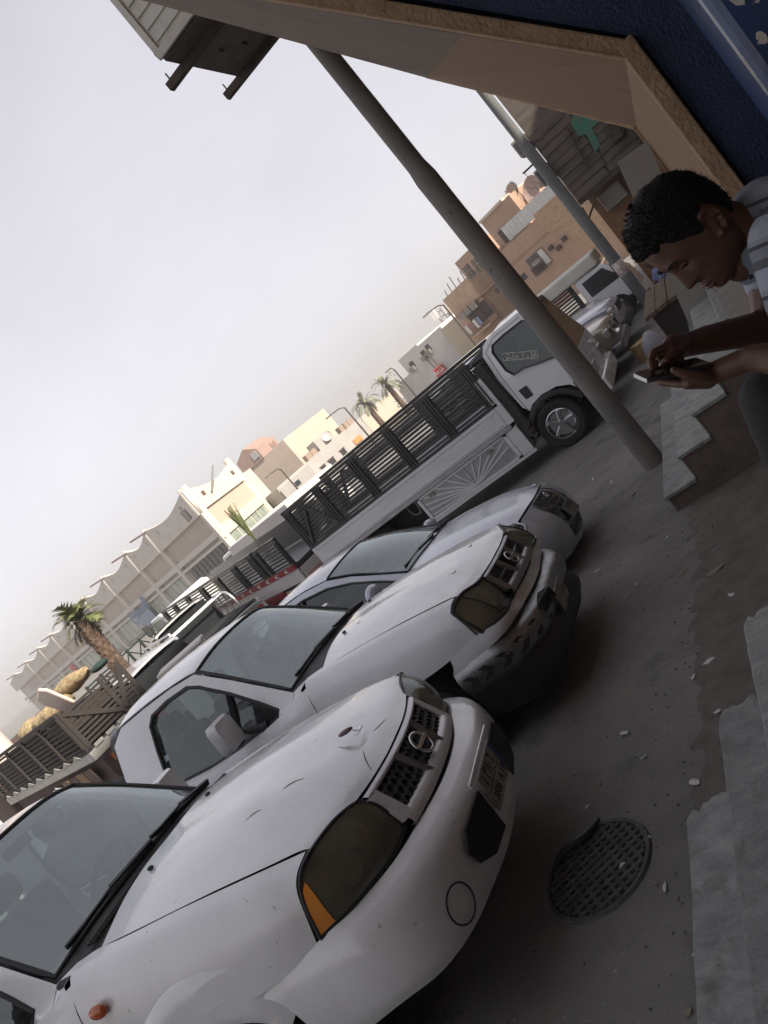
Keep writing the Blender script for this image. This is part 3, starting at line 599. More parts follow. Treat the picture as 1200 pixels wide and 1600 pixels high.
# antenna mast and street lamps
def lamp(label, az, d, t1, arm, grp='street lamps along the far road'):
    p = polar(az, d); o = thing('street_lamp', label, 'street lamp', (p.x, p.y, ZG), 0, grp); h = 2.1 + t1 * d - ZG
    MB().tube([(0, 0, 0), (0, 0, h - .1)], [.075, .05], 8).build('pole', rust, o)
    MB().tube([(0, 0, h - .12), (-.3 * arm, .0, h + .05), (-.9 * arm, -.1, h + .1)], .035, 6).build('arm', rust, o)
    MB().box((-1.15 * arm, -.12, h + .1), (.5, .18, .09)).build('lamp_head', galv, o, bev=.02); return o
lamp('street lamp left of the date palms above the truck stakes', -25.3, 50, .021, 1)
lamp('street lamp right beside the two date palms', -20.9, 52, .0165, .25)
lamp('street lamp in front of the peach building', -31.6, 54, .0145, .9)
lamp('street lamp at the edge of the brown stone house', -15.45, 45, .037, .9)
p = polar(-15.9, 62); an = thing('radio_mast', 'pale lattice mast behind the brown stone house', 'mast', (p.x, p.y, ZG)); b = MB(); h = 4.75
for dx, dy in ((-.45, 0), (.45, 0), (0, .6)): b.cyl((dx, dy, 0), (dx * .8, dy * .8, h), .04, n=5)
b.build('mast_legs', galv, an); b = MB()
for k in range(11): z = k * .43; b.cyl((-.45, 0, z), (.44, 0, z + .43), .03, n=4); b.cyl((.45, 0, z), (-.44, 0, z + .43), .03, n=4)
b.build('bracing', galv, an); MB().bb((-.7, -.3, h - .6), (-.3, .2, h + .2)).build('antenna_panel', white_w, an); MB().bb((.3, -.3, h - .7), (.8, .2, h - .1)).build('antenna_panel', white_w, an)
# ---- near dilapidated block further down the same side
Wd = Wall('weathered_block', 'weathered grey boarded upper storey over an ochre shopfront behind the man', 'building', -4.6, 21.07, 12, 21.47)
gb = M('weathered_board', (.155, .125, .105), .95, col2=(.085, .07, .06), n=1.4, lo=.35, hi=.65, bump=.7, bs=14, aniso=(.6, 1, 5), detail=10)
add_noise_layer(gb, (.22, .185, .15), 1.1, .55, .75)
zb = 2.55 - ZG
b = MB(); b.bb((0, .06, zb), (6.3, 9, 8)); b.build('upper_wall', gb, Wd.t); b = MB(); b.bb((.15, .7, -.3), (6.2, 9, zb)); b.build('shopfront', ochre, Wd.t)
for k in range(9):
    z = zb + .03 + k * .21
    for j in range(3):
        u0 = .0 + j * .95 + .13 * ((k * 7) % 5) / 5; MB().bb((u0 if j else 0, .0 + .008 * ((k + j) % 3), z), (u0 + .9, .055, z + .19)).build('board', gb, Wd.t)
gn = M('green_paint', (.025, .20, .13), .8, col2=(.09, .13, .10), n=5, lo=.4, hi=.62); random.seed(5)
for P in ([(.93, 4.05), (1.2, 4.2), (1.25, 3.9), (1.62, 3.78), (1.55, 3.6), (1.2, 3.62), (1.12, 3.2), (.95, 3.15), (1.02, 3.6), (.86, 3.7)], [(1.3, 4.15), (1.55, 4.2), (1.5, 4.02), (1.33, 4.0)]): MB().ext([(u, -.012, z - ZG) for u, z in P], (0, .02, 0)).build('green_patch', gn, Wd.t)
MB().bb((.0, -.03, zb - .1), (1.9, .1, zb + .02)).build('sill_beam', rust, Wd.t); MB().bar((.62, -.05, 2.95 - ZG), (.78, -.05, 4.05 - ZG), .05, .05).build('drain_pipe', rust, Wd.t)
for k, z in enumerate((4.2, 3.35)): f = MB().bb((-.38, -.2, z - ZG), (-.02, .4, z + .42 - ZG)).build('ac_unit', galv, Wd.t, bev=.02); MB().bb((-.34, -.21, z + .05 - ZG), (-.06, -.201, z + .36 - ZG)).build('ac_grille', darkg, f)
MB().bb((.35, .4, 1.9 - ZG), (.95, .71, 2.35 - ZG)).build('window_ac', galv, Wd.t, bev=.02)
b = MB(); b.bar((-.15, -.1, 1.45 - ZG), (-.05, -.05, 2.4 - ZG), .12, .1); b.bar((-.25, -.1, 1.95 - ZG), (.3, -.1, 2.3 - ZG), .05, .05); b.build('wall_bracket', rust, Wd.t)
for k, (u, z, w, h) in enumerate(((1.35, 3.0, .3, .45), (1.45, 3.25, .16, .2), (1.75, 2.75, .25, .5))): MB().bb((u, -.25, z - ZG), (u + w, 0, z + h - ZG)).build('wall_box', rust if k != 1 else galv, Wd.t, bev=.02)
b = MB(); b.tube(cr([(1.9, -.1, 3.4 - ZG), (1.7, -.2, 3.1 - ZG), (2.0, -.2, 2.85 - ZG), (1.8, -.1, 2.6 - ZG)], 5), .02, 5); b.build('loose_cable', dark, Wd.t)
# ================================================================== AIR
hz_m = bpy.data.materials.new('haze_air'); hz_m.use_nodes = True; ht = hz_m.node_tree; ht.nodes.clear(); ho = ht.nodes.new('ShaderNodeOutputMaterial'); hv = ht.nodes.new('ShaderNodeVolumePrincipled')
hv.inputs['Color'].default_value = (.95, .93, .90, 1); hv.inputs['Density'].default_value = .0022; hv.inputs['Anisotropy'].default_value = .2; ht.links.new(hv.outputs[0], ho.inputs['Volume'])
MB().bb((-700, -500, -1.6), (600, 800, 16)).build('haze', hz_m, None, kind='stuff')
# ================================================================== NEAR VEHICLES
def paintmat(name, col, col2):
    m = M(name, col, .22, 0, col2=col2, n=2.6, lo=.42, hi=.75, coat=.7, spec=.5, detail=9, rv=.18)
    return m
white = paintmat('white_paint', (.80, .815, .84), (.66, .665, .68))
add_noise_layer(white, (.30, .295, .30), 34, .69, .74, detail=3)
white2 = paintmat('white_paint_worn', (.78, .80, .83), (.62, .63, .645)); add_noise_layer(white2, (.34, .33, .32), 4.5, .66, .84, detail=8)
silverp = M('silver_blue_paint', (.50, .53, .60), .26, .25, col2=(.44, .46, .52), n=2, coat=.5)
blk = M('black_plastic', (.022, .022, .024), .55, bump=.1, bs=150); rub = M('rubber', (.018, .018, .018), .85, bump=.3, bs=60)
chrome = M('chrome', (.55, .56, .58), .18, 1); chromed = M('dull_chrome', (.36, .365, .375), .38, .9, col2=(.22, .22, .22), n=12)
inner = M('inner_dark', (.016, .016, .017), .9); trim = M('seat_fabric', (.13, .135, .145), .9, bump=.2); dashm = M('dashboard', (.17, .17, .175), .7, bump=.2)
paper = M('paper', (.62, .62, .60), .8); amber = M('amber_lens', (.85, .32, .05), .2, coat=.5); orange_l = M('indicator_lens', (.50, .09, .02), .2, coat=.5); redl = M('red_lens', (.35, .02, .02), .2, coat=.5)
wsg = glass('windscreen', (.68, .78, .77), .19, .03, .11, (.46, .51, .50)); sideg = glass('side_glass', (.58, .67, .67), .05, .02, .02); darkgl = glass('tinted_glass', (.05, .055, .07), .05, .03)
lensg = glass('lamp_lens', (.82, .80, .68), .05, .10, .30, (.36, .34, .24)); platem = M('plate_white', (.36, .36, .345), .6, col2=(.25, .245, .225), n=9); plateb = M('plate_blue', (.02, .045, .16), .5); ink = M('plate_ink', (.02, .02, .022), .6)
blackp = M('black_paint', (.013, .013, .016), .38, coat=.25, col2=(.03, .03, .032), n=5)
mirc = M('mirror_chrome', (.74, .74, .77), .25, .15, col2=(.62, .62, .64), n=9)
hexm = M('grille_mesh', (.09, .092, .095), .45, .5)

def wheel(parent, x, y, r, w, side, rimmat, spokes=6, name='wheel'):
    """side = -1 faces right (-y)"""
    wt = bpy.data.objects.new(name, None); COL.objects.link(wt); wt.parent = parent; wt.location = (x, y, r)
    a = (0, side, 0); h = w / 2
    b = MB(); b.lathe([(r * .62, -h), (r * .9, -h), (r * .985, -h * .75), (r, -h * .3), (r, h * .3), (r * .985, h * .75), (r * .9, h), (r * .72, h * 1.02), (r * .64, h * .92), (r * .62, h * .6)], (0, 0, 0), a, 40); b.build('tyre', rub, wt, smooth=35)
    b = MB(); b.lathe([(r * .65, h * .9), (r * .61, h * .93), (r * .57, h * .75), (r * .5, h * .35), (r * .2, h * .3), (.0, h * .3)], (0, 0, 0), a, 40); b.build('rim', rimmat, wt, smooth=35)
    for k in range(spokes):
        t = 2 * PI * k / spokes; d = Vector((math.cos(t), 0, math.sin(t))); MB().bar(d * r * .12 + Vector((0, side * h * .62, 0)), d * r * .57 + Vector((0, side * h * .6, 0)), r * .16, h * .5, (0, side, 0)).build('spoke', rimmat, wt, bev=.008)
    b = MB(); b.cyl((0, side * h * .3, 0), (0, side * h * .95, 0), r * .17, r * .13, 14); b.build('hub', rimmat, wt, smooth=40)
    return wt
def wiper(parent, p0, p1, up, n=14):
    w = MB(); p0, p1, up = Vector(p0), Vector(p1), Vector(up); m = p0.lerp(p1, .5)
    w.bar(p0 + up * .012, p1 + up * .012, .014, .022, up); w.bar(p0 + up * .03, m + up * .04, .02, .012, up); w.bar(m + up * .035, p0.lerp(p1, .8) + up * .02, .012, .01, up)
    return w.build('wiper', blk, parent)

def G_(y, t, fl=0):
    """grille surface: t 0 at the top edge, 1 at the bottom"""
    return Vector((-.175 + .105 * t - .33 * abs(y) ** 2.0 - fl, y, .925 - .2 * t))
def pickup(label, pose, front, wm):
    x, y, az, z, roll = pose
    t = thing('pickup_truck', label, 'pickup truck', mat=carmat(x, y, az, z, roll))
    half = lambda rows: rows
    # ---- hood
    H = [[(-1.545, 0, 1.135), (-1.54, -.22, 1.137), (-1.53, -.45, 1.12), (-1.50, -.70, 1.078)],
         [(-1.15, 0, 1.128), (-1.15, -.24, 1.132), (-1.15, -.50, 1.11), (-1.15, -.738, 1.066)],
         [(-.80, 0, 1.095), (-.80, -.25, 1.10), (-.80, -.5, 1.078), (-.80, -.745, 1.04)],
         [(-.52, 0, 1.048), (-.52, -.24, 1.05), (-.53, -.48, 1.034), (-.54, -.735, 1.008)],
         [(-.30, 0, .985), (-.31, -.22, .985), (-.345, -.45, .985), (-.40, -.715, .985)],
         [(-.195, 0, .932), (-.205, -.2, .932), (-.255, -.435, .937), (-.345, -.715, .965)]]
    rows = [mir(r)[::-1][:-1] + [Vector(p) for p in r] for r in H]
    rows_h = rows; b = MB(); b.panel(rows, 4, 4, .03, (-.8, 0, .7)); b.build('hood', wm, t, smooth=35)
    if front == 'square':
        for s_ in (-1, 1): MB().bar((-1.3, s_ * .3, 1.131), (-.45, s_ * .27, 1.032), .03, .012).build('hood_crease', wm, t)
    # ---- fenders
    c = [[(-1.64, -.725, 1.085), (-1.64, -.79, 1.065), (-1.64, -.855, .96), (-1.64, -.885, .78), (-1.64, -.88, .42)],
         [(-1.50, -.715, 1.084), (-1.5, -.80, 1.058), (-1.5, -.862, .96), (-1.5, -.892, .78), (-1.46, -.89, .42)],
         [(-1.36, -.735, 1.077), (-1.36, -.81, 1.05), (-1.37, -.868, .955), (-1.40, -.898, .75), (-1.395, -.905, .45)],
         [(-1.2, -.743, 1.067), (-1.2, -.82, 1.04), (-1.21, -.874, .95), (-1.25, -.903, .80), (-1.27, -.91, .62)],
         [(-1.0, -.750, 1.055), (-1.0, -.825, 1.028), (-1.0, -.88, .945), (-1.0, -.905, .83), (-1.0, -.914, .725)],
         [(-.80, -.753, 1.036), (-.80, -.828, 1.01), (-.80, -.88, .935), (-.80, -.903, .82), (-.82, -.912, .685)],
         [(-.60, -.748, 1.012), (-.58, -.83, .985), (-.56, -.876, .915), (-.56, -.892, .83), (-.62, -.897, .70)],
         [(-.372, -.728, .978), (-.395, -.805, .958), (-.415, -.850, .912), (-.445, -.872, .80), (-.468, -.875, .733)]]
    for sgn in (1, -1):
        R = [r if sgn == 1 else mir(r) for r in c]
        b = MB(); b.panel(R, 4, 4, .03, (-1.0, -.2 * sgn, .75)); b.build('fender', wm, t, smooth=40)
        # flared lip around the arch
        Gd = []
        arc = ((.345, .80), (.347, .905), (.357, .914), (.40, .914), (.50, .909), (.582, .9035), (.592, .893), (.594, .87)) if front == 'egg' else ((.36, .80), (.362, .905), (.372, .914), (.40, .914), (.44, .908), (.455, .895))
        cx_ = -1.05 if front == 'egg' else -1.0
        for k in range(33):
            a = rad(40 + 134 * k / 32) if front == 'egg' else rad(66 + 106 * k / 32); row = []
            for rr, yy in arc:
                zc = .285 if front == 'egg' else .32; k2 = 1.0
                px_ = cx_ + math.cos(a) * rr; 
                if front == 'egg' and px_ > -.60: yy -= .03 * (px_ + .60) / .15
                if front == 'egg' and rr > .38: yy -= .035 * max(0, 1 - k / 5)
                row.append(Vector((px_, -yy * sgn, max(zc + math.sin(a) * rr, .36 if rr > .4 else .2))))
            Gd.append(row)
        b = MB(); b.grid(Gd); b.build('wheel_arch', wm, t, smooth=50)
        if front == 'egg':
            b = MB(); b.ell((-1.5, -.893 * sgn, .93), (.05, .02, .03), 14, 8); b.build('side_indicator', orange_l, t, smooth=60)
        b = MB(); b.lathe([(.36, 0), (.36, .45)], (cx_, -.895 * sgn, .30), (0, sgn, 0), 30); b.cyl((cx_, -.45 * sgn, .3), (cx_, -.44 * sgn, .3), .36, n=24); b.build('wheel_well', inner, t)
        wheel(t, cx_, -.80 * sgn, .32, .22, -sgn, chromed, 6); wheel(t, -4.0, -.79 * sgn, .32, .22, -sgn, chromed, 6)
    # inner dark body
    b = MB(); b.bb((-3.55, -.70, .3), (-1.52, .70, .80)); b.bb((-1.55, -.62, .35), (-.42, .62, .90)); b.bb((-.42, -.6, .38), (-.22, .6, .72)); b.build('engine_bay', inner, t)
    # ---- bumper
    if front == 'egg':
        B = [[(-.80, -.901, .668), (-.735, -.909, .61), (-.705, -.913, .51), (-.695, -.90, .41), (-.695, -.87, .33)],
             [(-.468, -.873, .732), (-.40, -.897, .655), (-.36, -.898, .55), (-.36, -.882, .44), (-.38, -.85, .375)],
             [(-.325, -.795, .733), (-.215, -.812, .665), (-.172, -.812, .55), (-.175, -.795, .435), (-.215, -.765, .36)],
             [(-.185, -.62, .728), (-.085, -.635, .665), (-.058, -.635, .55), (-.07, -.625, .43), (-.11, -.61, .35)],
             [(-.125, -.40, .718), (-.025, -.41, .66), (.0, -.41, .55), (-.01, -.4, .43), (-.05, -.4, .345)],
             [(-.075, -.2, .712), (.015, -.2, .655), (.035, -.2, .55), (.025, -.2, .43), (-.01, -.2, .34)],
             [(-.06, 0, .71), (.022, 0, .655), (.045, 0, .55), (.035, 0, .43), (0, 0, .34)]]
        rows = [[Vector(p) for p in r] for r in B] + [mir(r) for r in B[:-1]][::-1]
        b = MB(); b.panel(rows, 4, 4, .05, (-.6, 0, .5)); bp = b.build('front_bumper', wm, t, smooth=40)
        for s_ in (-1, 1):
            b = MB(); b.lathe([(.0, .0), (.066, .0), (.072, -.006), (.078, -.004), (.082, -.03)], (-.076, s_ * .64, .475), (1, s_ * .42, -.06), 24); b.build('fog_lamp_cover', wm, bp, smooth=40); c_ = Vector((-.064, s_ * .64, .475)); n_ = Vector((1, s_ * .42, -.06)).normalized(); u_ = n_.orthogonal().normalized(); v_ = n_.cross(u_); MB().tube([c_ + n_ * .001 + (u_ * math.cos(2 * PI * k / 26) + v_ * math.sin(2 * PI * k / 26)) * .071 for k in range(26)], .0035, 5, closed=True).build('fog_lamp_gap', inner, bp)
            P = [(.040, s_ * .19, .61), (.012, s_ * .42, .60), (.002, s_ * .49, .55), (.004, s_ * .47, .48), (.018, s_ * .36, .425), (.036, s_ * .19, .42)]
            b = MB(); b.ext(P, (.008, 0, 0)); b.build('air_intake', inner, bp)
        MB().bb((.046, -.24, .645), (.058, .26, .668)).build('plate_ledge', wm, bp, bev=.006)
        pl = MB().bb((.05, -.165, .475), (.06, .165, .632)).build('license_plate', platem, bp)
        MB().bb((.0605, .128, .478), (.0615, .163, .629)).build('plate_band', plateb, pl)
        MB().bb((.0605, -.162, .551), (.0612, .126, .555)).build('plate_line', ink, pl)
        fm = lambda o: frame4(o, (0, 1, 0), (0, 0, 1))
        text('plate_digits', '١ ٣٨٠٦', .082, ink, pl, fm((.0608, -.02, .592)), .0005, .001); text('plate_digits', '1 3806  A J R', .058, ink, pl, fm((.0608, -.02, .512)), .0005, .001)
    else:
        B = [[(-.635, -.90, .60), (-.63, -.925, .55), (-.62, -.925, .47), (-.62, -.89, .42)],
             [(-.45, -.895, .625), (-.42, -.925, .57), (-.42, -.92, .48), (-.45, -.88, .42)],
             [(-.29, -.83, .625), (-.21, -.85, .575), (-.2, -.85, .48), (-.26, -.82, .41)],
             [(-.2, -.6, .62), (-.08, -.6, .575), (-.07, -.6, .47), (-.14, -.6, .40)],
             [(-.13, -.3, .62), (-.01, -.3, .575), (0, -.3, .47), (-.07, -.3, .40)],
             [(-.11, 0, .62), (.01, 0, .575), (.02, 0, .47), (-.05, 0, .40)]]
        rows = [[Vector(p) for p in r] for r in B] + [mir(r) for r in B[:-1]][::-1]
        b = MB(); b.panel(rows, 4, 3, .05, (-.6, 0, .5)); bp = b.build('front_bumper', chromed, t, smooth=40)
        # hazard chevrons on the right end
        dd = [Vector(B[k][1]) for k in range(0, 5)]; cur = cr(dd, 8); low = cr([Vector(B[k][2]) for k in range(0, 5)], 8)
        for s_ in (1, -1):
            for k in range(1, 27, 5):
                i, j, m_ = k, k + 2, k + 3
                if m_ + 1 >= len(cur): break
                a0, a1 = cur[i], cur[j]; mid0, mid1 = (cur[min(i + 2, len(cur) - 1)] + low[min(i + 2, len(cur) - 1)]) / 2, (cur[min(j + 2, len(cur) - 1)] + low[min(j + 2, len(cur) - 1)]) / 2; e0, e1 = low[i], low[j]
                P = [a0, a1, mid1, e1, e0, mid0]
                if s_ == -1: P = mir(P)
                P = [p + Vector((.007, -.006 * s_, 0)) for p in P]; b = MB(); b.add(P, [(0, 1, 2, 5), (5, 2, 3, 4)]); b.build('chevron_sticker', blk, bp)
        V_ = [[(-.64, -.899, .70), (-.635, -.905, .60)], [(-.47, -.877, .735), (-.46, -.895, .62)], [(-.30, -.80, .715), (-.28, -.82, .64)], [(-.19, -.5, .70), (-.15, -.5, .635)], [(-.1, -.2, .70), (-.07, -.2, .632)], [(-.08, 0, .70), (-.06, 0, .63)]]
        rows = [[Vector(p) for p in r] for r in V_] + [mir(r) for r in V_[:-1]][::-1]
        MB().panel(rows, 4, 2, .03, (-.6, 0, .6)).build('front_valance', wm, t, smooth=40)
        # dark guard under and ahead of the bumper, rubber pads
        Gd = [[(-.62, -.90, .42), (-.60, -.86, .28), (-.64, -.80, .2)], [(-.32, -.86, .44), (-.24, -.82, .30), (-.32, -.8, .18)], [(-.14, -.62, .46), (-.06, -.6, .32), (-.15, -.6, .17)], [(-.05, -.3, .47), (.0, -.3, .33), (-.1, -.3, .17)], [(-.03, 0, .47), (.01, 0, .33), (-.09, 0, .17)]]
        rows = [[Vector(p) for p in r] for r in Gd] + [mir(r) for r in Gd[:-1]][::-1]
        MB().panel(rows, 4, 3, .05, (-.7, 0, .3)).build('lower_guard', blk, t, smooth=35)
        pl = MB().bb((.02, -.26, .39), (.03, .08, .53)).build('license_plate', platem, t); fm = lambda o: frame4(o, (0, 1, 0), (0, 0, 1))
        text('plate_digits', '٤٧١٢', .07, ink, pl, fm((.0305, -.09, .495)), .0005, .001); text('plate_digits', '4712  S K D', .05, ink, pl, fm((.0305, -.09, .425)), .0005, .001)
        for k in range(7): MB().bb((-.05, -.50 + .035 * k, .52), (-.025 + .012 * k, -.482 + .035 * k, .60)).build('guard_rib', blk, t)
    # ---- headlights
    if front == 'egg':
        Ln = [[(-.262, -.435, .930), (-.21, -.435, .875), (-.185, -.437, .80), (-.17, -.44, .738)],
              [(-.305, -.57, .962), (-.225, -.575, .885), (-.195, -.58, .805), (-.195, -.585, .733)],
              [(-.352, -.715, .968), (-.275, -.72, .893), (-.25, -.725, .812), (-.265, -.725, .738)],
              [(-.378, -.80, .955), (-.35, -.815, .885), (-.345, -.82, .815), (-.35, -.81, .738)],
              [(-.402, -.838, .918), (-.418, -.858, .86), (-.432, -.864, .80), (-.447, -.867, .735)]]
    else:
        Ln = [[(-.25, -.43, .925), (-.22, -.43, .86), (-.20, -.43, .79), (-.19, -.43, .715)],
              [(-.28, -.55, .935), (-.235, -.55, .865), (-.21, -.55, .79), (-.205, -.55, .715)],
              [(-.325, -.68, .962), (-.265, -.685, .87), (-.245, -.69, .79), (-.25, -.69, .715)],
              [(-.365, -.79, .957), (-.33, -.80, .87), (-.315, -.80, .79), (-.33, -.80, .72)],
              [(-.408, -.845, .925), (-.415, -.862, .86), (-.42, -.864, .79), (-.43, -.864, .73)]]
    for s_ in (1, -1):
        R = [[Vector(p) for p in r] if s_ == 1 else mir(r) for r in Ln]
        hl = MB().panel(R, 5, 5, .02, (-.6, -.6 * s_, .83)).build('headlight', lensg, t, smooth=60)
        Fg = fine(R, 4, 4); bk = [[p + Vector((-.085, .02 * s_, 0)) for p in r] for r in Fg]; b = MB(); b.grid(bk)
        loopf = Fg[0] + [r[-1] for r in Fg[1:-1]] + Fg[-1][::-1] + [r[0] for r in Fg[1:-1]][::-1]; loopb = bk[0] + [r[-1] for r in bk[1:-1]] + bk[-1][::-1] + [r[0] for r in bk[1:-1]][::-1]
        b.ring(loopf, loopb); b.build('lamp_housing', M('lamp_housing', (.27, .255, .20), .4, .1), hl, smooth=40)
        for (yy, zz, rr) in (((-.56, .85, .07), (-.70, .83, .055)) if front == 'egg' else ((-.58, .825, .07),)):
            b = MB(); b.lathe([(.012, -.05), (rr * .6, -.03), (rr, .012), (rr * 1.05, .012)], (-.30 if front == 'egg' else -.285, yy * s_, zz), (1, -.25 * s_, 0), 20); b.build('reflector', mirc, hl, smooth=50)
        g = fine(R, 6, 6)
        if front == 'egg':
            P = [[p + Vector((.003, -.004 * s_, 0)) for p in r[2:18]] for r in g[20:25]]
            b = MB(); b.grid(P); b.build('amber_lens', amber, hl, smooth=60)
        else:
            P = [[p + Vector((-.03, .01 * s_, 0)) for p in r[5:16]] for r in g[16:24]]; b = MB(); b.grid(P); b.build('amber_lens', M('dull_amber', (.30, .13, .05), .3, coat=.4), hl, smooth=60)
            b = MB(); b.tube([p + Vector((.002, -.002 * s_, 0)) for p in g[14]], .007, 6); b.build('lamp_divider', blk, hl)
        lp = [g[i][0] for i in range(len(g))] + g[-1][1:] + [g[i][-1] for i in range(len(g) - 2, -1, -1)] + g[0][-2:0:-1]
        MB().tube(lp, .008 if front == 'egg' else .012, 6, closed=True).build('lamp_seal', blk, hl, smooth=60)
    # ---- grille
    gr = bpy.data.objects.new('grille', None); COL.objects.link(gr); gr.parent = t
    N = 24
    def strip(t0, t1, y0, y1, fl, name, mat, th=.02):
        A = [[G_(y0 + (y1 - y0) * k / N, tt, fl + o) for o in (0,)] for k in range(N + 1) for tt in (t0,)]
        g = []
        for k in range(N + 1):
            yy = y0 + (y1 - y0) * k / N; g.append([G_(yy, t0, fl + th), G_(yy, t0, fl + th * .2), G_(yy, (t0 + t1) / 2, fl - .004), G_(yy, t1, fl + th * .2), G_(yy, t1, fl + th)])
        return MB().grid(g).build(name, mat, gr, smooth=60)
    strip(.01, .12, -.425, .425, .0, 'grille_frame', mirc if front == 'egg' else chromed); strip(.74, 1.0, -.425, .425, -.006, 'grille_frame', mirc if front == 'egg' else chromed, .03)
    def vbar(y0, y1, w, mat, name='grille_divider'):
        g = []
        for k in range(9):
            tt = .08 + .74 * k / 8; yy = y0 + (y1 - y0) * k / 8; g.append([G_(yy - w, tt, .03), G_(yy - w, tt, -.0), G_(yy, tt, -.012), G_(yy + w, tt, -.0), G_(yy + w, tt, .03)])
        return MB().grid(g).build(name, mat, gr, smooth=60)
    for s_ in (1, -1):
        vbar(.145 * s_, .12 * s_, .018, chromed); vbar(.405 * s_, .405 * s_, .035, wm if front == 'egg' else chromed, 'grille_end')
    b = MB(); b.grid([[G_(-.42 + .84 * k / N, tt, .065) for tt in (.02, .95)] for k in range(N + 1)]); b.build('grille_back', inner, gr)
    if front == 'egg':
        b = MB(); dy = .0425; dz = .0365
        def hexcell(yc, tc):
            P = []; Q = []
            for k in range(6):
                a = PI / 6 + k * PI / 3; yy = yc + .0245 * math.cos(a); tt = tc + .0245 * math.sin(a) / .2; P.append(G_(yy, tt, .012)); yy = yc + .0185 * math.cos(a); tt = tc + .0185 * math.sin(a) / .2; Q.append(G_(yy, tt, .009))
            Z = [p + Vector((-.03, 0, 0)) for p in Q]; b.ring(P, Q); b.ring(Q, Z)
        for i in range(-9, 10):
            for j in range(5):
                yc = i * dy + (dy / 2 if j % 2 else 0); tc = .15 + j * dz / .2
                if tc < .78 and abs(yc) < .40: hexcell(yc, tc)
        b.build('honeycomb_mesh', hexm, gr)
    else:
        for i in range(-8, 9):
            if abs(i) < 3: continue
            yc = i * .046; MB().add([G_(yc - .006, .1, .01), G_(yc + .006, .1, .01), G_(yc + .006, .78, .01), G_(yc - .006, .78, .01), G_(yc - .006, .1, .05), G_(yc + .006, .1, .05), G_(yc + .006, .78, .05), G_(yc - .006, .78, .05)], [(0, 1, 2, 3), (0, 4, 5, 1), (2, 6, 7, 3), (0, 3, 7, 4), (1, 5, 6, 2)]).build('grille_slat', hexm, gr)
        MB().bar(G_(-.4, .45, .02), G_(-.13, .45, .0), .02, .012).build('grille_rail', chromed, gr); MB().bar(G_(.13, .45, .0), G_(.4, .45, .02), .02, .012).build('grille_rail', chromed, gr)
    em = bpy.data.objects.new('emblem', None); COL.objects.link(em); em.parent = t
    c0 = G_(0, .42, -.012); c1 = G_(0, .5, -.012); up = (G_(0, .2) - G_(0, .6)).normalized(); rgt = Vector((0, 1, 0)); nn = rgt.cross(up)
    P = [c0 + (rgt * 1.1 * math.cos(2 * PI * k / 28) + up * math.sin(2 * PI * k / 28)) * .054 + nn * .004 for k in range(28)]
    MB().tube(P, .0085, 8, closed=True).build('emblem_ring', chrome, em, smooth=60); MB().bar(c0 - rgt * .07 + nn * .008, c0 + rgt * .07 + nn * .008, .022, .012, nn).build('emblem_bar', chrome, em, bev=.004)
    # hood ornament and washer jets
    if front == 'egg':
        o = MB(); o.ell((-.40, .03, 1.062), (.045, .016, .012), 12, 8); o.build('ornament_badge', M('maroon_plastic', (.06, .012, .012), .35, coat=.4), t, smooth=60)
        MB().box((-.345, .035, 1.034), (.02, .075, .006), Matrix.Rotation(.35, 3, 'Y')).build('ornament_base', chrome, t, bev=.002); MB().bar((-.365, .033, 1.052), (-.345, .035, 1.036), .012, .01).build('ornament_stem', chrome, t)
        sc = M('paint_scratch', (.09, .085, .085), .8)
        HG = [p for r in fine(rows_h, 8, 8) for p in r]
        def hz(xx, yy): return min(HG, key=lambda p: (p.x - xx) ** 2 + (p.y - yy) ** 2)
        for (x0, y0, x1, y1, w) in ((-.30, -.12, -.24, -.25, .005), (-.55, -.20, -.66, -.25, .0035), (-.74, -.33, -.80, -.37, .003), (-.27, .16, -.30, .05, .003), (-.47, .0, -.38, -.05, .003)):
            P = []
            qa, qb, qm = hz(x0, y0), hz(x1, y1), hz((x0 + x1) / 2, (y0 + y1) / 2)
            for k in range(7):
                u_ = k / 6; q_ = (1 - u_) ** 2 * qa + 2 * u_ * (1 - u_) * (2 * qm - .5 * (qa + qb)) + u_ ** 2 * qb; P.append(q_ + Vector((0, 0, .001)))
            MB().tube(P, [w * (.3 + .7 * math.sin(PI * k / 6)) * .5 for k in range(7)], 5).build('paint_scratch', sc, t)
        for s_ in (1, -1): MB().bb((-1.80, s_ * .66, .98), (-1.62, s_ * .755, 1.06)).build('cowl_corner', blk, t, bev=.015)
    for s_ in (-.33, .25): b = MB(); b.ell((-1.42, s_, 1.14), (.018, .014, .010), 10, 6); b.build('washer_jet', blk, t, smooth=60)
    # ---- cowl, windscreen, wipers
    base = [(-1.825, -.70, 1.075), (-1.755, -.42, 1.118), (-1.725, 0, 1.132)]; b = MB()
    rows = [[(-1.515, -.70, 1.062), (-1.56, -.35, 1.095), (-1.565, 0, 1.10)], [(-1.68, -.715, 1.062), (-1.66, -.38, 1.095), (-1.655, 0, 1.105)], [(-1.83, -.715, 1.07), (-1.76, -.42, 1.113), (-1.73, 0, 1.127)]]
    R = [[Vector(p) for p in r] + mir(r)[::-1][1:] for r in rows]; b.panel(R, 3, 4, .02, (-1.7, 0, .9)); b.build('cowl', blk, t, smooth=40)
    for k in range(22): MB().bar((-1.60, -.62 + k * .02, 1.086 + k * .0009), (-1.66, -.62 + k * .02, 1.089 + k * .0009), .008, .012).build('cowl_slat', inner, t) if front == 'egg' else None
    Wr = [base, [(-2.04, -.673, 1.25), (-1.975, -.40, 1.296), (-1.945, 0, 1.312)], [(-2.26, -.640, 1.425), (-2.195, -.37, 1.475), (-2.17, 0, 1.49)], [(-2.475, -.60, 1.58), (-2.41, -.34, 1.632), (-2.385, 0, 1.648)]]
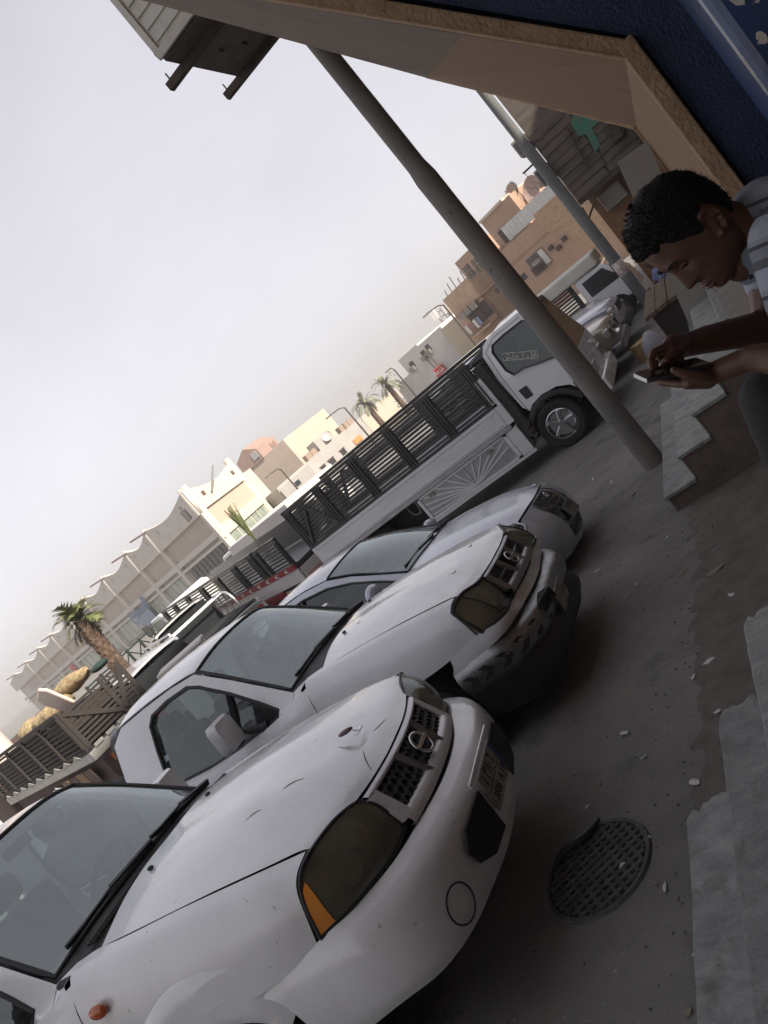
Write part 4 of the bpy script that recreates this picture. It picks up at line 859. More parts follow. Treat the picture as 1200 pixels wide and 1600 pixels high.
    R = [[Vector(p) for p in r] + mir(r)[::-1][1:] for r in Wr]
    ws = MB().panel(R, 4, 4, 0).build('windscreen', wsg, t, smooth=60)
    g = fine(R, 4, 4); lp = g[0] + [r[-1] for r in g[1:-1]] + g[-1][::-1] + [r[0] for r in g[1:-1]][::-1]; MB().tube(lp, .014, 6, closed=True).build('screen_seal', blk, ws, smooth=60)
    wiper(t, (-1.72, .05, 1.13), (-1.80, -.60, 1.115), (.4, 0, .9)); wiper(t, (-1.70, .62, 1.10), (-1.735, .08, 1.15), (.4, 0, .9))
    # ---- roof
    Rf = [[(-2.475, -.605, 1.583), (-2.41, -.34, 1.636), (-2.385, 0, 1.652)], [(-2.62, -.62, 1.605), (-2.6, -.34, 1.665), (-2.6, 0, 1.682)], [(-3.05, -.625, 1.618), (-3.05, -.34, 1.68), (-3.05, 0, 1.697)], [(-3.45, -.615, 1.60), (-3.48, -.34, 1.655), (-3.49, 0, 1.67)], [(-3.57, -.60, 1.555), (-3.60, -.34, 1.60), (-3.61, 0, 1.612)]]
    R = [[Vector(p) for p in r] + mir(r)[::-1][1:] for r in Rf]; MB().panel(R, 4, 4, .02, (-3, 0, 1.2)).build('roof', wm, t, smooth=40)
    # ---- cab sides: frame round the glass
    for s_ in (1, -1):
        F = lambda P: [Vector(p) for p in P] if s_ == 1 else mir(P)
        outer = [(-1.80, -.735, 1.055), (-2.03, -.70, 1.235), (-2.26, -.665, 1.415), (-2.49, -.628, 1.575), (-2.75, -.635, 1.598), (-3.1, -.637, 1.598), (-3.42, -.635, 1.585), (-3.575, -.66, 1.50), (-3.62, -.74, 1.25), (-3.64, -.835, .98), (-3.3, -.86, .955), (-2.7, -.865, .94), (-2.2, -.862, .945), (-1.85, -.82, .975)]
        inn = [(-1.985, -.757, 1.015), (-2.10, -.728, 1.13), (-2.28, -.695, 1.30), (-2.50, -.662, 1.475), (-2.60, -.658, 1.528), (-2.85, -.655, 1.535), (-3.05, -.66, 1.515), (-3.12, -.672, 1.46), (-3.19, -.71, 1.27), (-3.235, -.765, 1.06), (-3.20, -.79, .985), (-2.75, -.80, .95), (-2.45, -.80, .948), (-2.02, -.775, .975)]
        O, I = F(outer), F(inn); b = MB(); b.ring(O, I); I2 = [p + Vector((0, .045 * s_, 0)) for p in I]; b.ring(I, I2); cs = b.build('cab_side', wm, t, smooth=50)
        gl = [p + Vector((0, .03 * s_, 0)) for p in I]; cgl = sum(gl, Vector()) / len(gl)
        b = MB(); b.add(gl + [cgl], [(k, (k + 1) % len(gl), len(gl)) for k in range(len(gl))]); wn = b.build('side_window', sideg, t)
        MB().tube([p + Vector((0, .006 * s_, 0)) for p in I], .016, 6, closed=True).build('window_seal', blk, wn, smooth=60)
        MB().bar(I[2].lerp(I[3], .15) + Vector((0, .012 * s_, 0)), I[12] + Vector((0, .012 * s_, 0)), .03, .03).build('quarter_bar', blk, wn)
        # door and rear cab quarter below the belt
        D = [[(-1.645, -.80, 1.045), (-1.645, -.86, .95), (-1.645, -.887, .78), (-1.645, -.882, .42)], [(-1.9, -.825, .995), (-1.9, -.87, .92), (-1.9, -.893, .76), (-1.9, -.885, .40)], [(-2.4, -.862, .945), (-2.4, -.88, .88), (-2.4, -.898, .74), (-2.4, -.89, .40)], [(-2.9, -.865, .945), (-2.9, -.882, .88), (-2.9, -.898, .74), (-2.9, -.89, .40)], [(-3.29, -.86, .957), (-3.29, -.88, .88), (-3.29, -.897, .74), (-3.29, -.888, .40)]]
        MB().grid([F([(-1.648, -.716, 1.082), (-1.70, -.79, 1.05), (-1.655, -.84, .99)]), F([(-1.84, -.728, 1.052), (-1.85, -.79, 1.0), (-1.86, -.84, .955)])]).build('pillar_base', wm, t)
        dr = MB().panel([F(r) for r in D], 3, 3, .02, (-2.5, 0, .7)).build('door', wm, t, smooth=45)
        MB().bb((-3.2, -.925 * s_, .80), (-3.05, -.89 * s_, .835)).build('door_handle', blk, dr, bev=.006)
        Q_ = [[(-3.30, -.86, .955), (-3.30, -.89, .80), (-3.30, -.885, .42)], [(-3.64, -.835, .98), (-3.645, -.88, .80), (-3.64, -.875, .42)]]
        MB().panel([F(r) for r in Q_], 2, 3, .02, (-3.4, 0, .7)).build('cab_quarter', wm, t, smooth=45)
        # mirror
        mo = MB(); mp = F([(-2.30, -.985, 1.13)])[0]; G2 = [[mp + Vector((dx_ * (1 - .25 * abs(k) ** 2) + (.0), ky * .1, kz * .085)) for kz, ky in ((-1, .75), (-.9, .95), (0, 1), (.9, .9), (1, .7), (1, -.7), (.9, -.9), (0, -1), (-.9, -.95), (-1, -.75))] for k, dx_ in ((0, .03),)]
        ov = [(.09, -.12), (.115, -.085), (.115, .085), (.09, .12), (-.085, .118), (-.11, .08), (-.11, -.09), (-.085, -.12)]
        A1 = [mp + Vector((.055, p[0] * .9 * 1, p[1] * .9)) for p in ov]; A2 = [mp + Vector((.025, p[0], p[1])) for p in ov]; A3 = [mp + Vector((-.03, p[0] * 1.0, p[1] * 1.0)) for p in ov]
        mo.ring(A1, A2); mo.ring(A2, A3); mo.poly(A1); mo.poly(A3); mr = mo.build('door_mirror', mirc if (front == 'square') else wm, t, smooth=50)
        MB().tube(cr(F([(-2.29, -.90, 1.10), (-2.24, -.86, 1.04), (-2.16, -.82, .995), (-2.1, -.80, .985)]), 4), [.02] * 5 + [.03] * 6 + [.035] * 2, 8).build('mirror_arm', blk, mr, smooth=60)
        # bed
        MB().bb((-5.0, -.89 * s_, .45), (-3.72, -.84 * s_, .98)).build('bed_side', wm, t, bev=.02)
    # rear wall of the cab with its window, bed floor, tailgate
    b = MB(); O = [(-3.66, -.80, .9), (-3.66, .80, .9), (-3.60, .66, 1.53), (-3.60, .58, 1.60), (-3.60, -.58, 1.60), (-3.60, -.66, 1.53)]; I = [(-3.64, -.62, 1.1), (-3.64, .62, 1.1), (-3.61, .57, 1.46), (-3.61, .52, 1.50), (-3.61, -.52, 1.50), (-3.61, -.57, 1.46)]
    b.ring([Vector(p) for p in O], [Vector(p) for p in I]); b.build('cab_back', wm, t); b = MB(); b.poly(I); b.build('rear_window', wsg, t)
    b = MB(); b.bb((-3.66, -.8, .42), (-3.63, .8, .92)); b.build('cab_bulkhead', wm, t); MB().bb((-5.0, -.84, .45), (-3.72, .84, .55)).build('bed_floor', wm, t); MB().bb((-5.05, -.84, .5), (-5.0, .84, .98)).build('tailgate', wm, t)
    # ---- inside
    MB().panel([[(-1.80, -.68, 1.04), (-1.78, 0, 1.06), (-1.80, .68, 1.04)], [(-2.05, -.68, 1.05), (-2.05, 0, 1.06), (-2.05, .68, 1.05)], [(-2.22, -.68, .98), (-2.22, 0, .99), (-2.22, .68, .98)], [(-2.22, -.68, .70), (-2.22, 0, .7), (-2.22, .68, .70)]], 3, 3, 0).build('dashboard', dashm, t, smooth=50)
    for s_ in (-.37, .37):
        se = MB(); se.bb((-3.1, s_ - .25, .55), (-2.55, s_ + .25, .75)); se.bb((-3.28, s_ - .24, .7), (-3.1, s_ + .24, 1.22)); se.bb((-3.28, s_ - .13, 1.24), (-3.18, s_ + .13, 1.42)); se.build('seat', trim, t, bev=.05, seg=3)
    sw = MB(); c_ = Vector((-2.42, .37, 1.06)); ax_ = Vector((-.62, 0, .60)).normalized(); a_ = Vector((0, 1, 0)); b_ = ax_.cross(a_)
    sw.tube([c_ + (a_ * math.cos(2 * PI * k / 28) + b_ * math.sin(2 * PI * k / 28)) * .19 for k in range(28)], .016, 8, closed=True)
    for k in (0, 2.3, 4.0): sw.bar(c_, c_ + (a_ * math.cos(k) + b_ * math.sin(k)) * .19, .03, .015)
    sw.cyl(c_, c_ - ax_ * .3, .05, .04, 10); sw.build('steering_wheel', blk, t, smooth=50)
    for (px, py, a_) in ((-1.98, -.2, .3), (-2.05, .15, -.2), (-1.95, .45, .5)): MB().box((px, py, 1.075), (.16, .22, .004), Matrix.Rotation(a_, 3, 'Z') @ Matrix.Rotation(.12, 3, 'X')).build('paper_sheet', paper, t)
    b = MB(); b.box((-2.33, -.05, 1.555), (.02, .2, .06)); b.build('inside_mirror', blk, t, bev=.01)
    return t
def reshape_square(root):
    cl = lambda v: max(0.0, min(1.0, v))
    for o in list(root.children_recursive):
        if o.type != 'MESH' or o.name.split('.')[0] in ('tyre', 'rim', 'spoke', 'hub') or o.data.users > 1: continue
        for v in o.data.vertices:
            x, y, z = v.co; a = abs(y)
            dx = -.05 * cl(1 - (a / .5) ** 2) * cl((x + .5) / .25) + .12 * cl((.95 - z) / .22) * cl((a - .45) / .38) * cl((x + .78) / .3) * cl((z - .60) / .07)
            v.co.x = x + dx
P1 = pickup('white pickup nearest the camera with rounded yellowed headlights and honeycomb grille', (-1.94, 2.70, 82.35, .0, 4.2), 'egg', white)
P2 = pickup('white single cab pickup with square headlights and chevron stickers on its chrome bumper', (-1.987, 5.01, 87.05, -.183, 4.4), 'square', white2)
reshape_square(P2)
# ---- silver sedan
def sedan(label, pose, pm):
    x, y, az, z, roll = pose; t = thing('sedan', label, 'car', mat=carmat(x, y, az, z, roll))
    full = lambda rows: [[Vector(p) for p in r] + mir(r)[::-1][1:] for r in rows]      # rows given right edge -> centre
    H = [[(-1.53, -.665, .945), (-1.46, -.36, .975), (-1.42, 0, .985)], [(-1.15, -.745, .905), (-1.15, -.40, .948), (-1.15, 0, .955)], [(-.78, -.745, .845), (-.78, -.40, .895), (-.78, 0, .898)], [(-.48, -.655, .775), (-.47, -.36, .825), (-.46, 0, .825)], [(-.33, -.56, .728), (-.27, -.30, .75), (-.245, 0, .753)]]
    MB().panel(full(H), 4, 4, .03, (-.8, 0, .5)).build('hood', pm, t, smooth=35)
    Bp = [[(-.68, -.875, .64), (-.66, -.885, .52), (-.66, -.88, .34), (-.68, -.85, .22)], [(-.50, -.83, .66), (-.42, -.85, .54), (-.40, -.85, .36), (-.44, -.82, .20)], [(-.31, -.62, .69), (-.20, -.65, .55), (-.18, -.66, .36), (-.24, -.64, .18)], [(-.30, -.53, .718), (-.165, -.54, .557), (-.14, -.55, .366), (-.2, -.53, .175)], [(-.25, -.34, .735), (-.12, -.38, .56), (-.09, -.4, .37), (-.15, -.4, .17)], [(-.225, 0, .745), (-.08, 0, .57), (-.05, 0, .38), (-.10, 0, .17)]]
    R = [[Vector(p) for p in r] for r in Bp] + [mir(r) for r in Bp[:-1]][::-1]; bp = MB().panel(R, 4, 4, .05, (-.7, 0, .4)).build('front_bumper', pm, t, smooth=40)
    # grille: dark hexagon standing just proud of the nose
    _z = [(.745, -.222), (.57, -.078), (.38, -.048), (.17, -.098)]
    def fx(y, z):
        for (za, xa), (zb_, xb) in zip(_z[:-1], _z[1:]):
            if za >= z >= zb_ or (z > .745 and za == .745): k = (za - z) / (za - zb_); return xa + (xb - xa) * (k + .35 * k * (1 - k)) - .40 * y * y + .012
        return -.1
    Gp = lambda y, z: Vector((fx(y, z), y, z))
    prof = [(.255, .735), (.30, .66), (.285, .55), (.25, .44), (.22, .34), (.20, .245)]
    g = [[Gp(w * k / 6, zz) for k in range(-6, 7)] for w, zz in prof]; b = MB(); b.grid(g); gr = b.build('grille', M('gloss_black', (.008, .009, .012), .12, coat=.6), t, smooth=50)
    lp = g[0] + [r[-1] for r in g[1:-1]] + g[-1][::-1] + [r[0] for r in g[1:-1]][::-1]; MB().tube(lp, .007, 6, closed=True).build('grille_frame', M('dark_chrome', (.08, .08, .085), .3, .8), gr, smooth=60)
    for zz in (.64, .585, .53, .34, .31, .28): MB().tube([Gp(k * .045, zz) + Vector((.006, 0, 0)) for k in range(-5, 6)], .006, 5).build('grille_bar', blk, gr)
    em = MB(); cc = Gp(0, .695) + Vector((.015, 0, 0)); em.tube([cc + Vector((0.2 * math.sin(2 * PI * k / 20) * -.035, .05 * math.cos(2 * PI * k / 20), .035 * math.sin(2 * PI * k / 20))) for k in range(20)], .006, 6, closed=True); em.bar(cc + Vector((0, -.02, -.025)), cc + Vector((0, -.012, .025)), .01, .012); em.bar(cc + Vector((0, .012, -.025)), cc + Vector((0, .02, .025)), .01, .012); em.bar(cc + Vector((0, -.016, .002)), cc + Vector((0, .016, -.002)), .01, .012); em.build('emblem', chrome, gr, smooth=50, kind=None)
    pl = MB().box(Gp(0, .46) + Vector((.015, .02, 0)), (.012, .32, .155), Matrix.Rotation(-.3, 3, 'Y')).build('license_plate', M('plate_dim', (.22, .22, .19), .6, col2=(.15, .15, .13), n=10), t)
    fm = lambda zz: frame4(Gp(0, zz) + Vector((.024, .02, 0)), (0, 1, 0), (-.3, 0, 1)); text('plate_digits', '٥ ٩٢٧١', .075, ink, pl, fm(.49), .0005, .001); text('plate_digits', '5 9271  D K R', .05, ink, pl, fm(.43), .0005, .001)
    c = [[(-1.53, -.68, .945), (-1.55, -.80, .905), (-1.55, -.865, .80), (-1.55, -.88, .62), (-1.5, -.87, .26)], [(-1.28, -.738, .922), (-1.28, -.83, .875), (-1.29, -.875, .78), (-1.30, -.885, .63), (-1.27, -.885, .36)], [(-1.0, -.752, .883), (-1.0, -.838, .845), (-1.0, -.878, .77), (-.98, -.887, .70), (-.94, -.888, .675)], [(-.82, -.752, .85), (-.80, -.83, .815), (-.78, -.868, .76), (-.74, -.88, .70), (-.68, -.878, .645)]]
    for s_ in (1, -1):
        F = lambda P: [Vector(p) for p in P] if s_ == 1 else mir(P)
        MB().panel([F(r) for r in c], 4, 4, .03, (-1, 0, .6)).build('fender', pm, t, smooth=40)
        # swept headlight
        Ln = [[(-.80, -.775, .845), (-.80, -.815, .815), (-.79, -.845, .775)], [(-.62, -.715, .805), (-.60, -.79, .755), (-.60, -.845, .69)], [(-.45, -.635, .765), (-.40, -.715, .70), (-.415, -.79, .635)], [(-.345, -.575, .73), (-.275, -.61, .675), (-.29, -.66, .625)]]
        L2 = [F(r) for r in Ln]; hl = MB().panel(L2, 4, 4, .02, (-.8, -.5 * s_, .7)).build('headlight', glass('clear_lens', (.75, .77, .78), .10, .05, .05, (.3, .3, .3)), t, smooth=60)
        fg = fine(L2, 4, 4); bk = [[p + Vector((-.05, .035 * s_, -.01)) for p in r] for r in fg]; b = MB(); b.grid(bk); b.build('lamp_housing', M('housing_dark', (.06, .062, .07), .35, .5), hl, smooth=50)
        b = MB(); b.ell(F([(-.44, -.70, .70)])[0], (.05, .05, .05), 14, 10); b.build('projector', chrome, hl, smooth=60)
        b = MB(); b.tube(fg[-1] + [r[-1] for r in fg[::-1]], .010, 6); b.build('lamp_trim', mirc, hl, smooth=60)
        b = MB(); b.lathe([(.06, 0), (.065, .008), (.055, .0)], F([(-.255, -.64, .43)])[0], (1, -.5 * s_, 0), 16); b.cyl(F([(-.27, -.635, .43)])[0], F([(-.25, -.645, .43)])[0], .052, n=14); b.build('fog_lamp', M('housing_dark', (.06, .062, .07)), bp)
        P = [(-.29, -.56, .50), (-.26, -.62, .54), (-.36, -.80, .53), (-.41, -.845, .42), (-.33, -.76, .36), (-.25, -.60, .37)]
        lpc = cr(F(P + P[:1]), 4)[:-1]; MB().tube([p + Vector((.012, -.01 * s_, 0)) for p in lpc], .008, 5, closed=True).build('intake_crease', M('shadow_trim', (.05, .052, .056), .5), bp, smooth=60)
        outer = [(-1.50, -.715, .935), (-1.80, -.70, 1.09), (-2.10, -.655, 1.235), (-2.42, -.60, 1.345), (-2.8, -.585, 1.39), (-3.2, -.585, 1.385), (-3.55, -.60, 1.33), (-3.95, -.66, 1.18), (-4.2, -.72, 1.0), (-3.9, -.84, .93), (-3.2, -.86, .92), (-2.4, -.855, .905), (-1.9, -.845, .895), (-1.57, -.82, .895)]
        inn = [(-1.66, -.755, .945), (-1.86, -.715, 1.05), (-2.14, -.675, 1.18), (-2.45, -.635, 1.275), (-2.8, -.62, 1.322), (-3.15, -.62, 1.318), (-3.4, -.63, 1.285), (-3.62, -.665, 1.19), (-3.74, -.71, 1.08), (-3.7, -.77, .985), (-3.2, -.79, .96), (-2.4, -.80, .945), (-2.0, -.795, .935), (-1.72, -.775, .93)]
        O, I = F(outer), F(inn); b = MB(); b.ring(O, I); cs = b.build('cab_side', pm, t, smooth=50)
        gl = [p + Vector((0, .012 * s_, 0)) for p in I]; cg = sum(gl, Vector()) / len(gl) + Vector((0, -.03 * s_, 0)); b = MB(); b.add(gl + [cg], [(k, (k + 1) % len(gl), len(gl)) for k in range(len(gl))]); wn = b.build('side_window', darkgl, t); MB().tube(I, .013, 6, closed=True).build('window_seal', blk, wn, smooth=60)
        MB().bar(F([(-2.80, -.615, 1.32)])[0], F([(-2.84, -.79, .95)])[0], .02, .06).build('door_pillar', blk, wn)
        D = [[(-1.555, -.82, .895), (-1.56, -.868, .80), (-1.56, -.885, .62), (-1.52, -.875, .26)], [(-2.0, -.845, .895), (-2.0, -.88, .80), (-2.0, -.895, .62), (-2.0, -.88, .26)], [(-2.83, -.86, .912), (-2.83, -.885, .80), (-2.83, -.897, .62), (-2.83, -.88, .26)]]
        MB().panel([F(r) for r in D], 3, 3, .02, (-2, 0, .6)).build('door', pm, t, smooth=45)
        D = [[(-2.835, -.86, .912), (-2.835, -.885, .80), (-2.835, -.897, .62), (-2.835, -.88, .26)], [(-3.3, -.86, .92), (-3.3, -.885, .8), (-3.3, -.895, .62), (-3.3, -.88, .26)], [(-3.6, -.855, .925), (-3.6, -.88, .82), (-3.55, -.892, .7), (-3.5, -.885, .55)]]
        MB().panel([F(r) for r in D], 3, 3, .02, (-2, 0, .6)).build('door', pm, t, smooth=45)
        D = [[(-3.605, -.855, .925), (-3.605, -.88, .82), (-3.6, -.892, .70), (-3.6, -.888, .62)], [(-3.95, -.835, .93), (-3.95, -.875, .84), (-3.9, -.89, .74), (-3.87, -.89, .70)], [(-4.45, -.74, .97), (-4.45, -.84, .85), (-4.4, -.86, .6), (-4.3, -.86, .35)]]
        MB().panel([F(r) for r in D], 3, 3, .02, (-4, 0, .6)).build('rear_fender', pm, t, smooth=45)
        mp = F([(-1.83, -.945, 1.0)])[0]; b = MB(); b.ell(mp, (.075, .125, .085), 18, 12, Matrix.Rotation(.25 * s_, 3, 'X')); mr = b.build('door_mirror', pm, t, smooth=60)
        MB().bar(F([(-1.82, -.86, .95)])[0], F([(-1.80, -.79, .925)])[0], .06, .04).build('mirror_arm', blk, mr, bev=.01)
        for wx in (-.93, -3.62): wheel(t, wx, -.79 * s_, .315, .2, -s_, chromed, 8)
    b = MB(); b.bb((-4.4, -.70, .25), (-.45, .70, .62)); b.bb((-4.0, -.78, .2), (-1.5, .78, .6)); b.build('underbody', inner, t)
    Wr = [[(-1.52, -.675, .945), (-1.44, -.36, .975), (-1.40, 0, .985)], [(-1.80, -.652, 1.085), (-1.71, -.35, 1.135), (-1.68, 0, 1.15)], [(-2.10, -.60, 1.235), (-2.02, -.33, 1.285), (-1.99, 0, 1.298)], [(-2.42, -.555, 1.352), (-2.34, -.3, 1.395), (-2.31, 0, 1.408)]]
    R = full(Wr); ws = MB().panel(R, 4, 4, 0).build('windscreen', wsg, t, smooth=60); g = fine(R, 4, 4); lp = g[0] + [r[-1] for r in g[1:-1]] + g[-1][::-1] + [r[0] for r in g[1:-1]][::-1]; MB().tube(lp, .012, 6, closed=True).build('screen_seal', blk, ws, smooth=60)
    C = [[(-1.535, -.655, .94), (-1.47, -.36, .962), (-1.43, 0, .97)], [(-1.62, -.66, .945), (-1.56, -.36, .975), (-1.53, 0, .98)]]; MB().panel([[p + Vector((.03, 0, -.004)) for p in r] for r in full(C)], 2, 4, .02, (-1.5, 0, .8)).build('cowl', blk, t)
    wiper(t, (-1.43, .05, .985), (-1.56, -.60, .985), (.35, 0, .9)); wiper(t, (-1.44, .58, .965), (-1.48, .02, 1.01), (.35, 0, .9))
    Rf = [[(-2.42, -.575, 1.350), (-2.34, -.3, 1.40), (-2.31, 0, 1.412)], [(-2.8, -.58, 1.398), (-2.8, -.3, 1.44), (-2.8, 0, 1.45)], [(-3.25, -.58, 1.392), (-3.25, -.3, 1.43), (-3.25, 0, 1.44)], [(-3.6, -.59, 1.335), (-3.62, -.3, 1.375), (-3.64, 0, 1.385)]]
    MB().panel(full(Rf), 4, 4, .02, (-3, 0, 1.1)).build('roof', pm, t, smooth=40)
    Rw = [[(-3.6, -.585, 1.335), (-3.64, 0, 1.385)], [(-3.95, -.64, 1.18), (-4.05, 0, 1.20)], [(-4.22, -.68, 1.0), (-4.32, 0, 1.02)]]; MB().panel(full(Rw), 3, 4, 0).build('rear_window', darkgl, t, smooth=60)
    Tr = [[(-4.21, -.71, 1.0), (-4.33, 0, 1.02)], [(-4.5, -.72, .98), (-4.55, 0, 1.0)], [(-4.55, -.72, .6), (-4.62, 0, .6)], [(-4.5, -.72, .3), (-4.55, 0, .3)]]; MB().panel(full(Tr), 3, 4, .02, (-4, 0, .6)).build('boot_lid', pm, t, smooth=40)
    MB().panel([[(-1.45, -.6, .93), (-1.42, 0, .95), (-1.45, .6, .93)], [(-1.95, -.66, .97), (-1.95, 0, .98), (-1.95, .66, .97)], [(-2.1, -.66, .85), (-2.1, 0, .86), (-2.1, .66, .85)]], 3, 3, 0).build('dashboard', dashm, t, smooth=50)
    for s_ in (-.35, .35): b = MB(); b.bb((-3.0, s_ - .24, .4), (-2.5, s_ + .24, .62)); b.bb((-3.15, s_ - .23, .6), (-2.98, s_ + .23, 1.08)); b.bb((-3.13, s_ - .12, 1.09), (-3.03, s_ + .12, 1.24)); b.build('seat', trim, t, bev=.05, seg=3)
    return t
SD = sedan('silver blue sedan with a tall dark grille and swept headlights beside the stake truck', (-2.31, 7.37, 91.2, -.372, 4.0), silverp)

# ================================================================== TRUCKS
def stakes(parent, x0, x1, y, z0, z1, bays, slats, mat, th=.04, braced=True, postw=.17, side=-1, skip=None, name='slat'):
    """one slatted stake side along x at depth y; every slat its own part"""
    L_ = (x1 - x0) / bays; hgt = z1 - z0; sl = None
    inner_w = L_ - postw - .01
    for k in range(bays + 1):
        xx = x0 + L_ * k; xx = min(max(xx, x0 + postw / 2), x1 - postw / 2)
        b = MB(); b.bb((xx - postw / 2, y - th / 2, z0), (xx + postw / 2, y + th / 2, z1))
        for j in (-1, 0, 1): b.bb((xx + j * postw * .32 - postw * .09, y + side * th * .5, z0 + .02), (xx + j * postw * .32 + postw * .09, y + side * (th * .5 + .022), z1 - .02))
        b.build('stake_post', mat, parent)
    MB().bb((x0, y - th * .7, z1), (x1, y + th * .7, z1 + .06)).build('top_rail', mat, parent); MB().bb((x0, y - th * .7, z0 - .05), (x1, y + th * .7, z0 + .001)).build('bottom_rail', mat, parent)
    pitch = hgt / slats; sw = pitch * .56
    pm_ = MB().bb((-inner_w / 2, -.012, -sw / 2), (inner_w / 2, .012, sw / 2)); proto = None
    for k in range(bays):
        xc = x0 + L_ * (k + .5)
        if k == 0: xc += postw * .25
        if k == bays - 1: xc -= postw * .25
        for j in range(slats):
            if skip and (k, j) in skip: continue
            p = (xc, y, z0 + pitch * (j + .5))
            if proto is None: proto = pm_.build(name, mat, parent); proto.location = p
            else: share(proto, name, p, parent)
        if braced and k == 0:
            a, c = xc - inner_w / 2, xc + inner_w / 2
            MB().bar((a, y + side * .02, z0 + .05), (xc, y + side * .02, z1 - .1), .05, .07, (0, 1, 0)).build('brace', mat, parent); MB().bar((xc, y + side * .02, z1 - .1), (c, y + side * .02, z0 + .05), .05, .07, (0, 1, 0)).build('brace', mat, parent)
wtp = paintmat('truck_white', (.80, .81, .84), (.70, .705, .72)); panel_w = M('panel_white', (.66, .67, .69), .5, col2=(.56, .565, .575), n=2.2, lo=.3, hi=.7, rv=.1, aniso=(.5, 1, 3))
add_noise_layer(panel_w, (.30, .29, .28), 5, .62, .8)
steel = M('brushed_steel', (.42, .43, .44), .4, .35, col2=(.31, .315, .32), n=5); bright = M('bright_strip', (.66, .67, .68), .35, .2)
TK = thing('stake_truck', 'white light truck with tall black stake sides parked behind the silver sedan', 'truck', (0, 13.0, -.40))
YN = -.95
stakes(TK, -8.02, -3.66, YN, 1.27, 2.02, 5, 11, blackp, .05)
stakes(TK, -8.02, -3.66, .95, 1.27, 2.02, 5, 11, blackp, .05, side=1)
for k in range(11): MB().bb((-8.04, -.9, 1.29 + k * .068), (-8.01, .9, 1.33 + k * .068)).build('tail_slat', blackp, TK); MB().bb((-3.66, -.9, 1.29 + k * .068), (-3.63, .9, 1.33 + k * .068)).build('head_slat', blackp, TK)
b = MB(); b.bb((-8.0, -.93, .80), (-3.7, .93, .9)); b.build('bed_floor', blackp, TK)
up = MB().bb((-8.02, YN - .03, .875), (-3.74, YN + .03, 1.225)).build('side_panel', panel_w, TK, bev=.012); MB().bb((-7.98, YN - .042, .915), (-3.8, YN - .031, .93)).build('panel_bead', panel_w, up); MB().bb((-7.98, YN - .042, 1.165), (-3.8, YN - .031, 1.18)).build('panel_bead', panel_w, up)
MB().bb((-8.02, .92, .875), (-3.74, .98, 1.225)).build('side_panel', panel_w, TK)
MB().bb((-3.80, YN - .05, .34), (-3.62, YN + .25, 1.72)).build('corner_post', panel_w, TK, bev=.01) if False else None
MB().bb((-3.735, YN - .035, .87), (-3.60, YN + .05, 1.72)).build('head_post', panel_w, TK, bev=.012)
MB().bb((-8.02, YN - .045, .805), (-3.70, YN + .03, .868)).build('sill_rail', steel, TK, bev=.008)
# lower tool box with a sunburst door, open bay to its left
tb = MB().bb((-5.80, YN, .33), (-3.86, YN + .06, .80)).build('toolbox_door', steel, TK, bev=.01)
for s4 in ((-5.80, -5.74, .33, .80), (-3.93, -3.86, .33, .80), (-5.8, -3.86, .33, .375), (-5.8, -3.86, .76, .80)): MB().bb((s4[0], YN - .022, s4[2]), (s4[1], YN - .002, s4[3])).build('door_frame', bright if s4[3] < .4 else panel_w, tb, bev=.004)
o_ = Vector((-4.78, YN - .008, .385))
for k, (tx, tz) in enumerate(((-5.72, .42), (-5.73, .53), (-5.72, .64), (-5.66, .745), (-5.38, .75), (-5.14, .75), (-4.96, .752), (-4.78, .752), (-4.6, .75), (-4.40, .75), (-4.16, .75), (-3.95, .72), (-3.95, .60))): MB().bar(o_, (tx, YN - .006, tz), .012, .024, (0, 0, 1)).build('sun_ray', bright, tb)
for tx in (-5.5, -4.25): MB().bb((tx - .05, YN - .03, .69), (tx + .05, YN - .004, .735)).build('door_latch', galv, tb)
MB().bb((-3.855, YN - .02, .33), (-3.64, YN + .2, .80)).build('end_panel', panel_w, TK, bev=.01)
b = MB(); b.bb((-7.9, YN + .5, .34), (-5.82, YN + .56, .80)); b.build('bay_back', inner, TK); MB().bb((-7.95, YN, .33), (-7.85, YN + .5, .8)).build('bay_end', blackp, TK); MB().bb((-7.9, YN + .02, .31), (-3.7, YN + .5, .335)).build('toolbox_floor', blackp, TK)
MB().tube(cr([(-6.05, YN + .05, .78), (-6.02, YN + .04, .62), (-5.9, YN + .04, .58), (-5.86, YN + .04, .7), (-5.86, YN + .05, .8)], 5), .014, 6).build('hanging_strap', galv, TK, smooth=60)
MB().bb((-5.8, YN - .03, .285), (-3.62, YN - .005, .325)).build('lower_rail', bright, TK, bev=.005)
MB().bb((-8.0, -.35, .45), (-2.3, .35, .6)).build('chassis', blackp, TK)
for wx, wy in ((-3.08, -.80), (-3.08, .80), (-6.9, -.72), (-6.9, .72)): wheel(TK, wx, wy, .385, .24, -1 if wy < 0 else 1, chrome, 5)
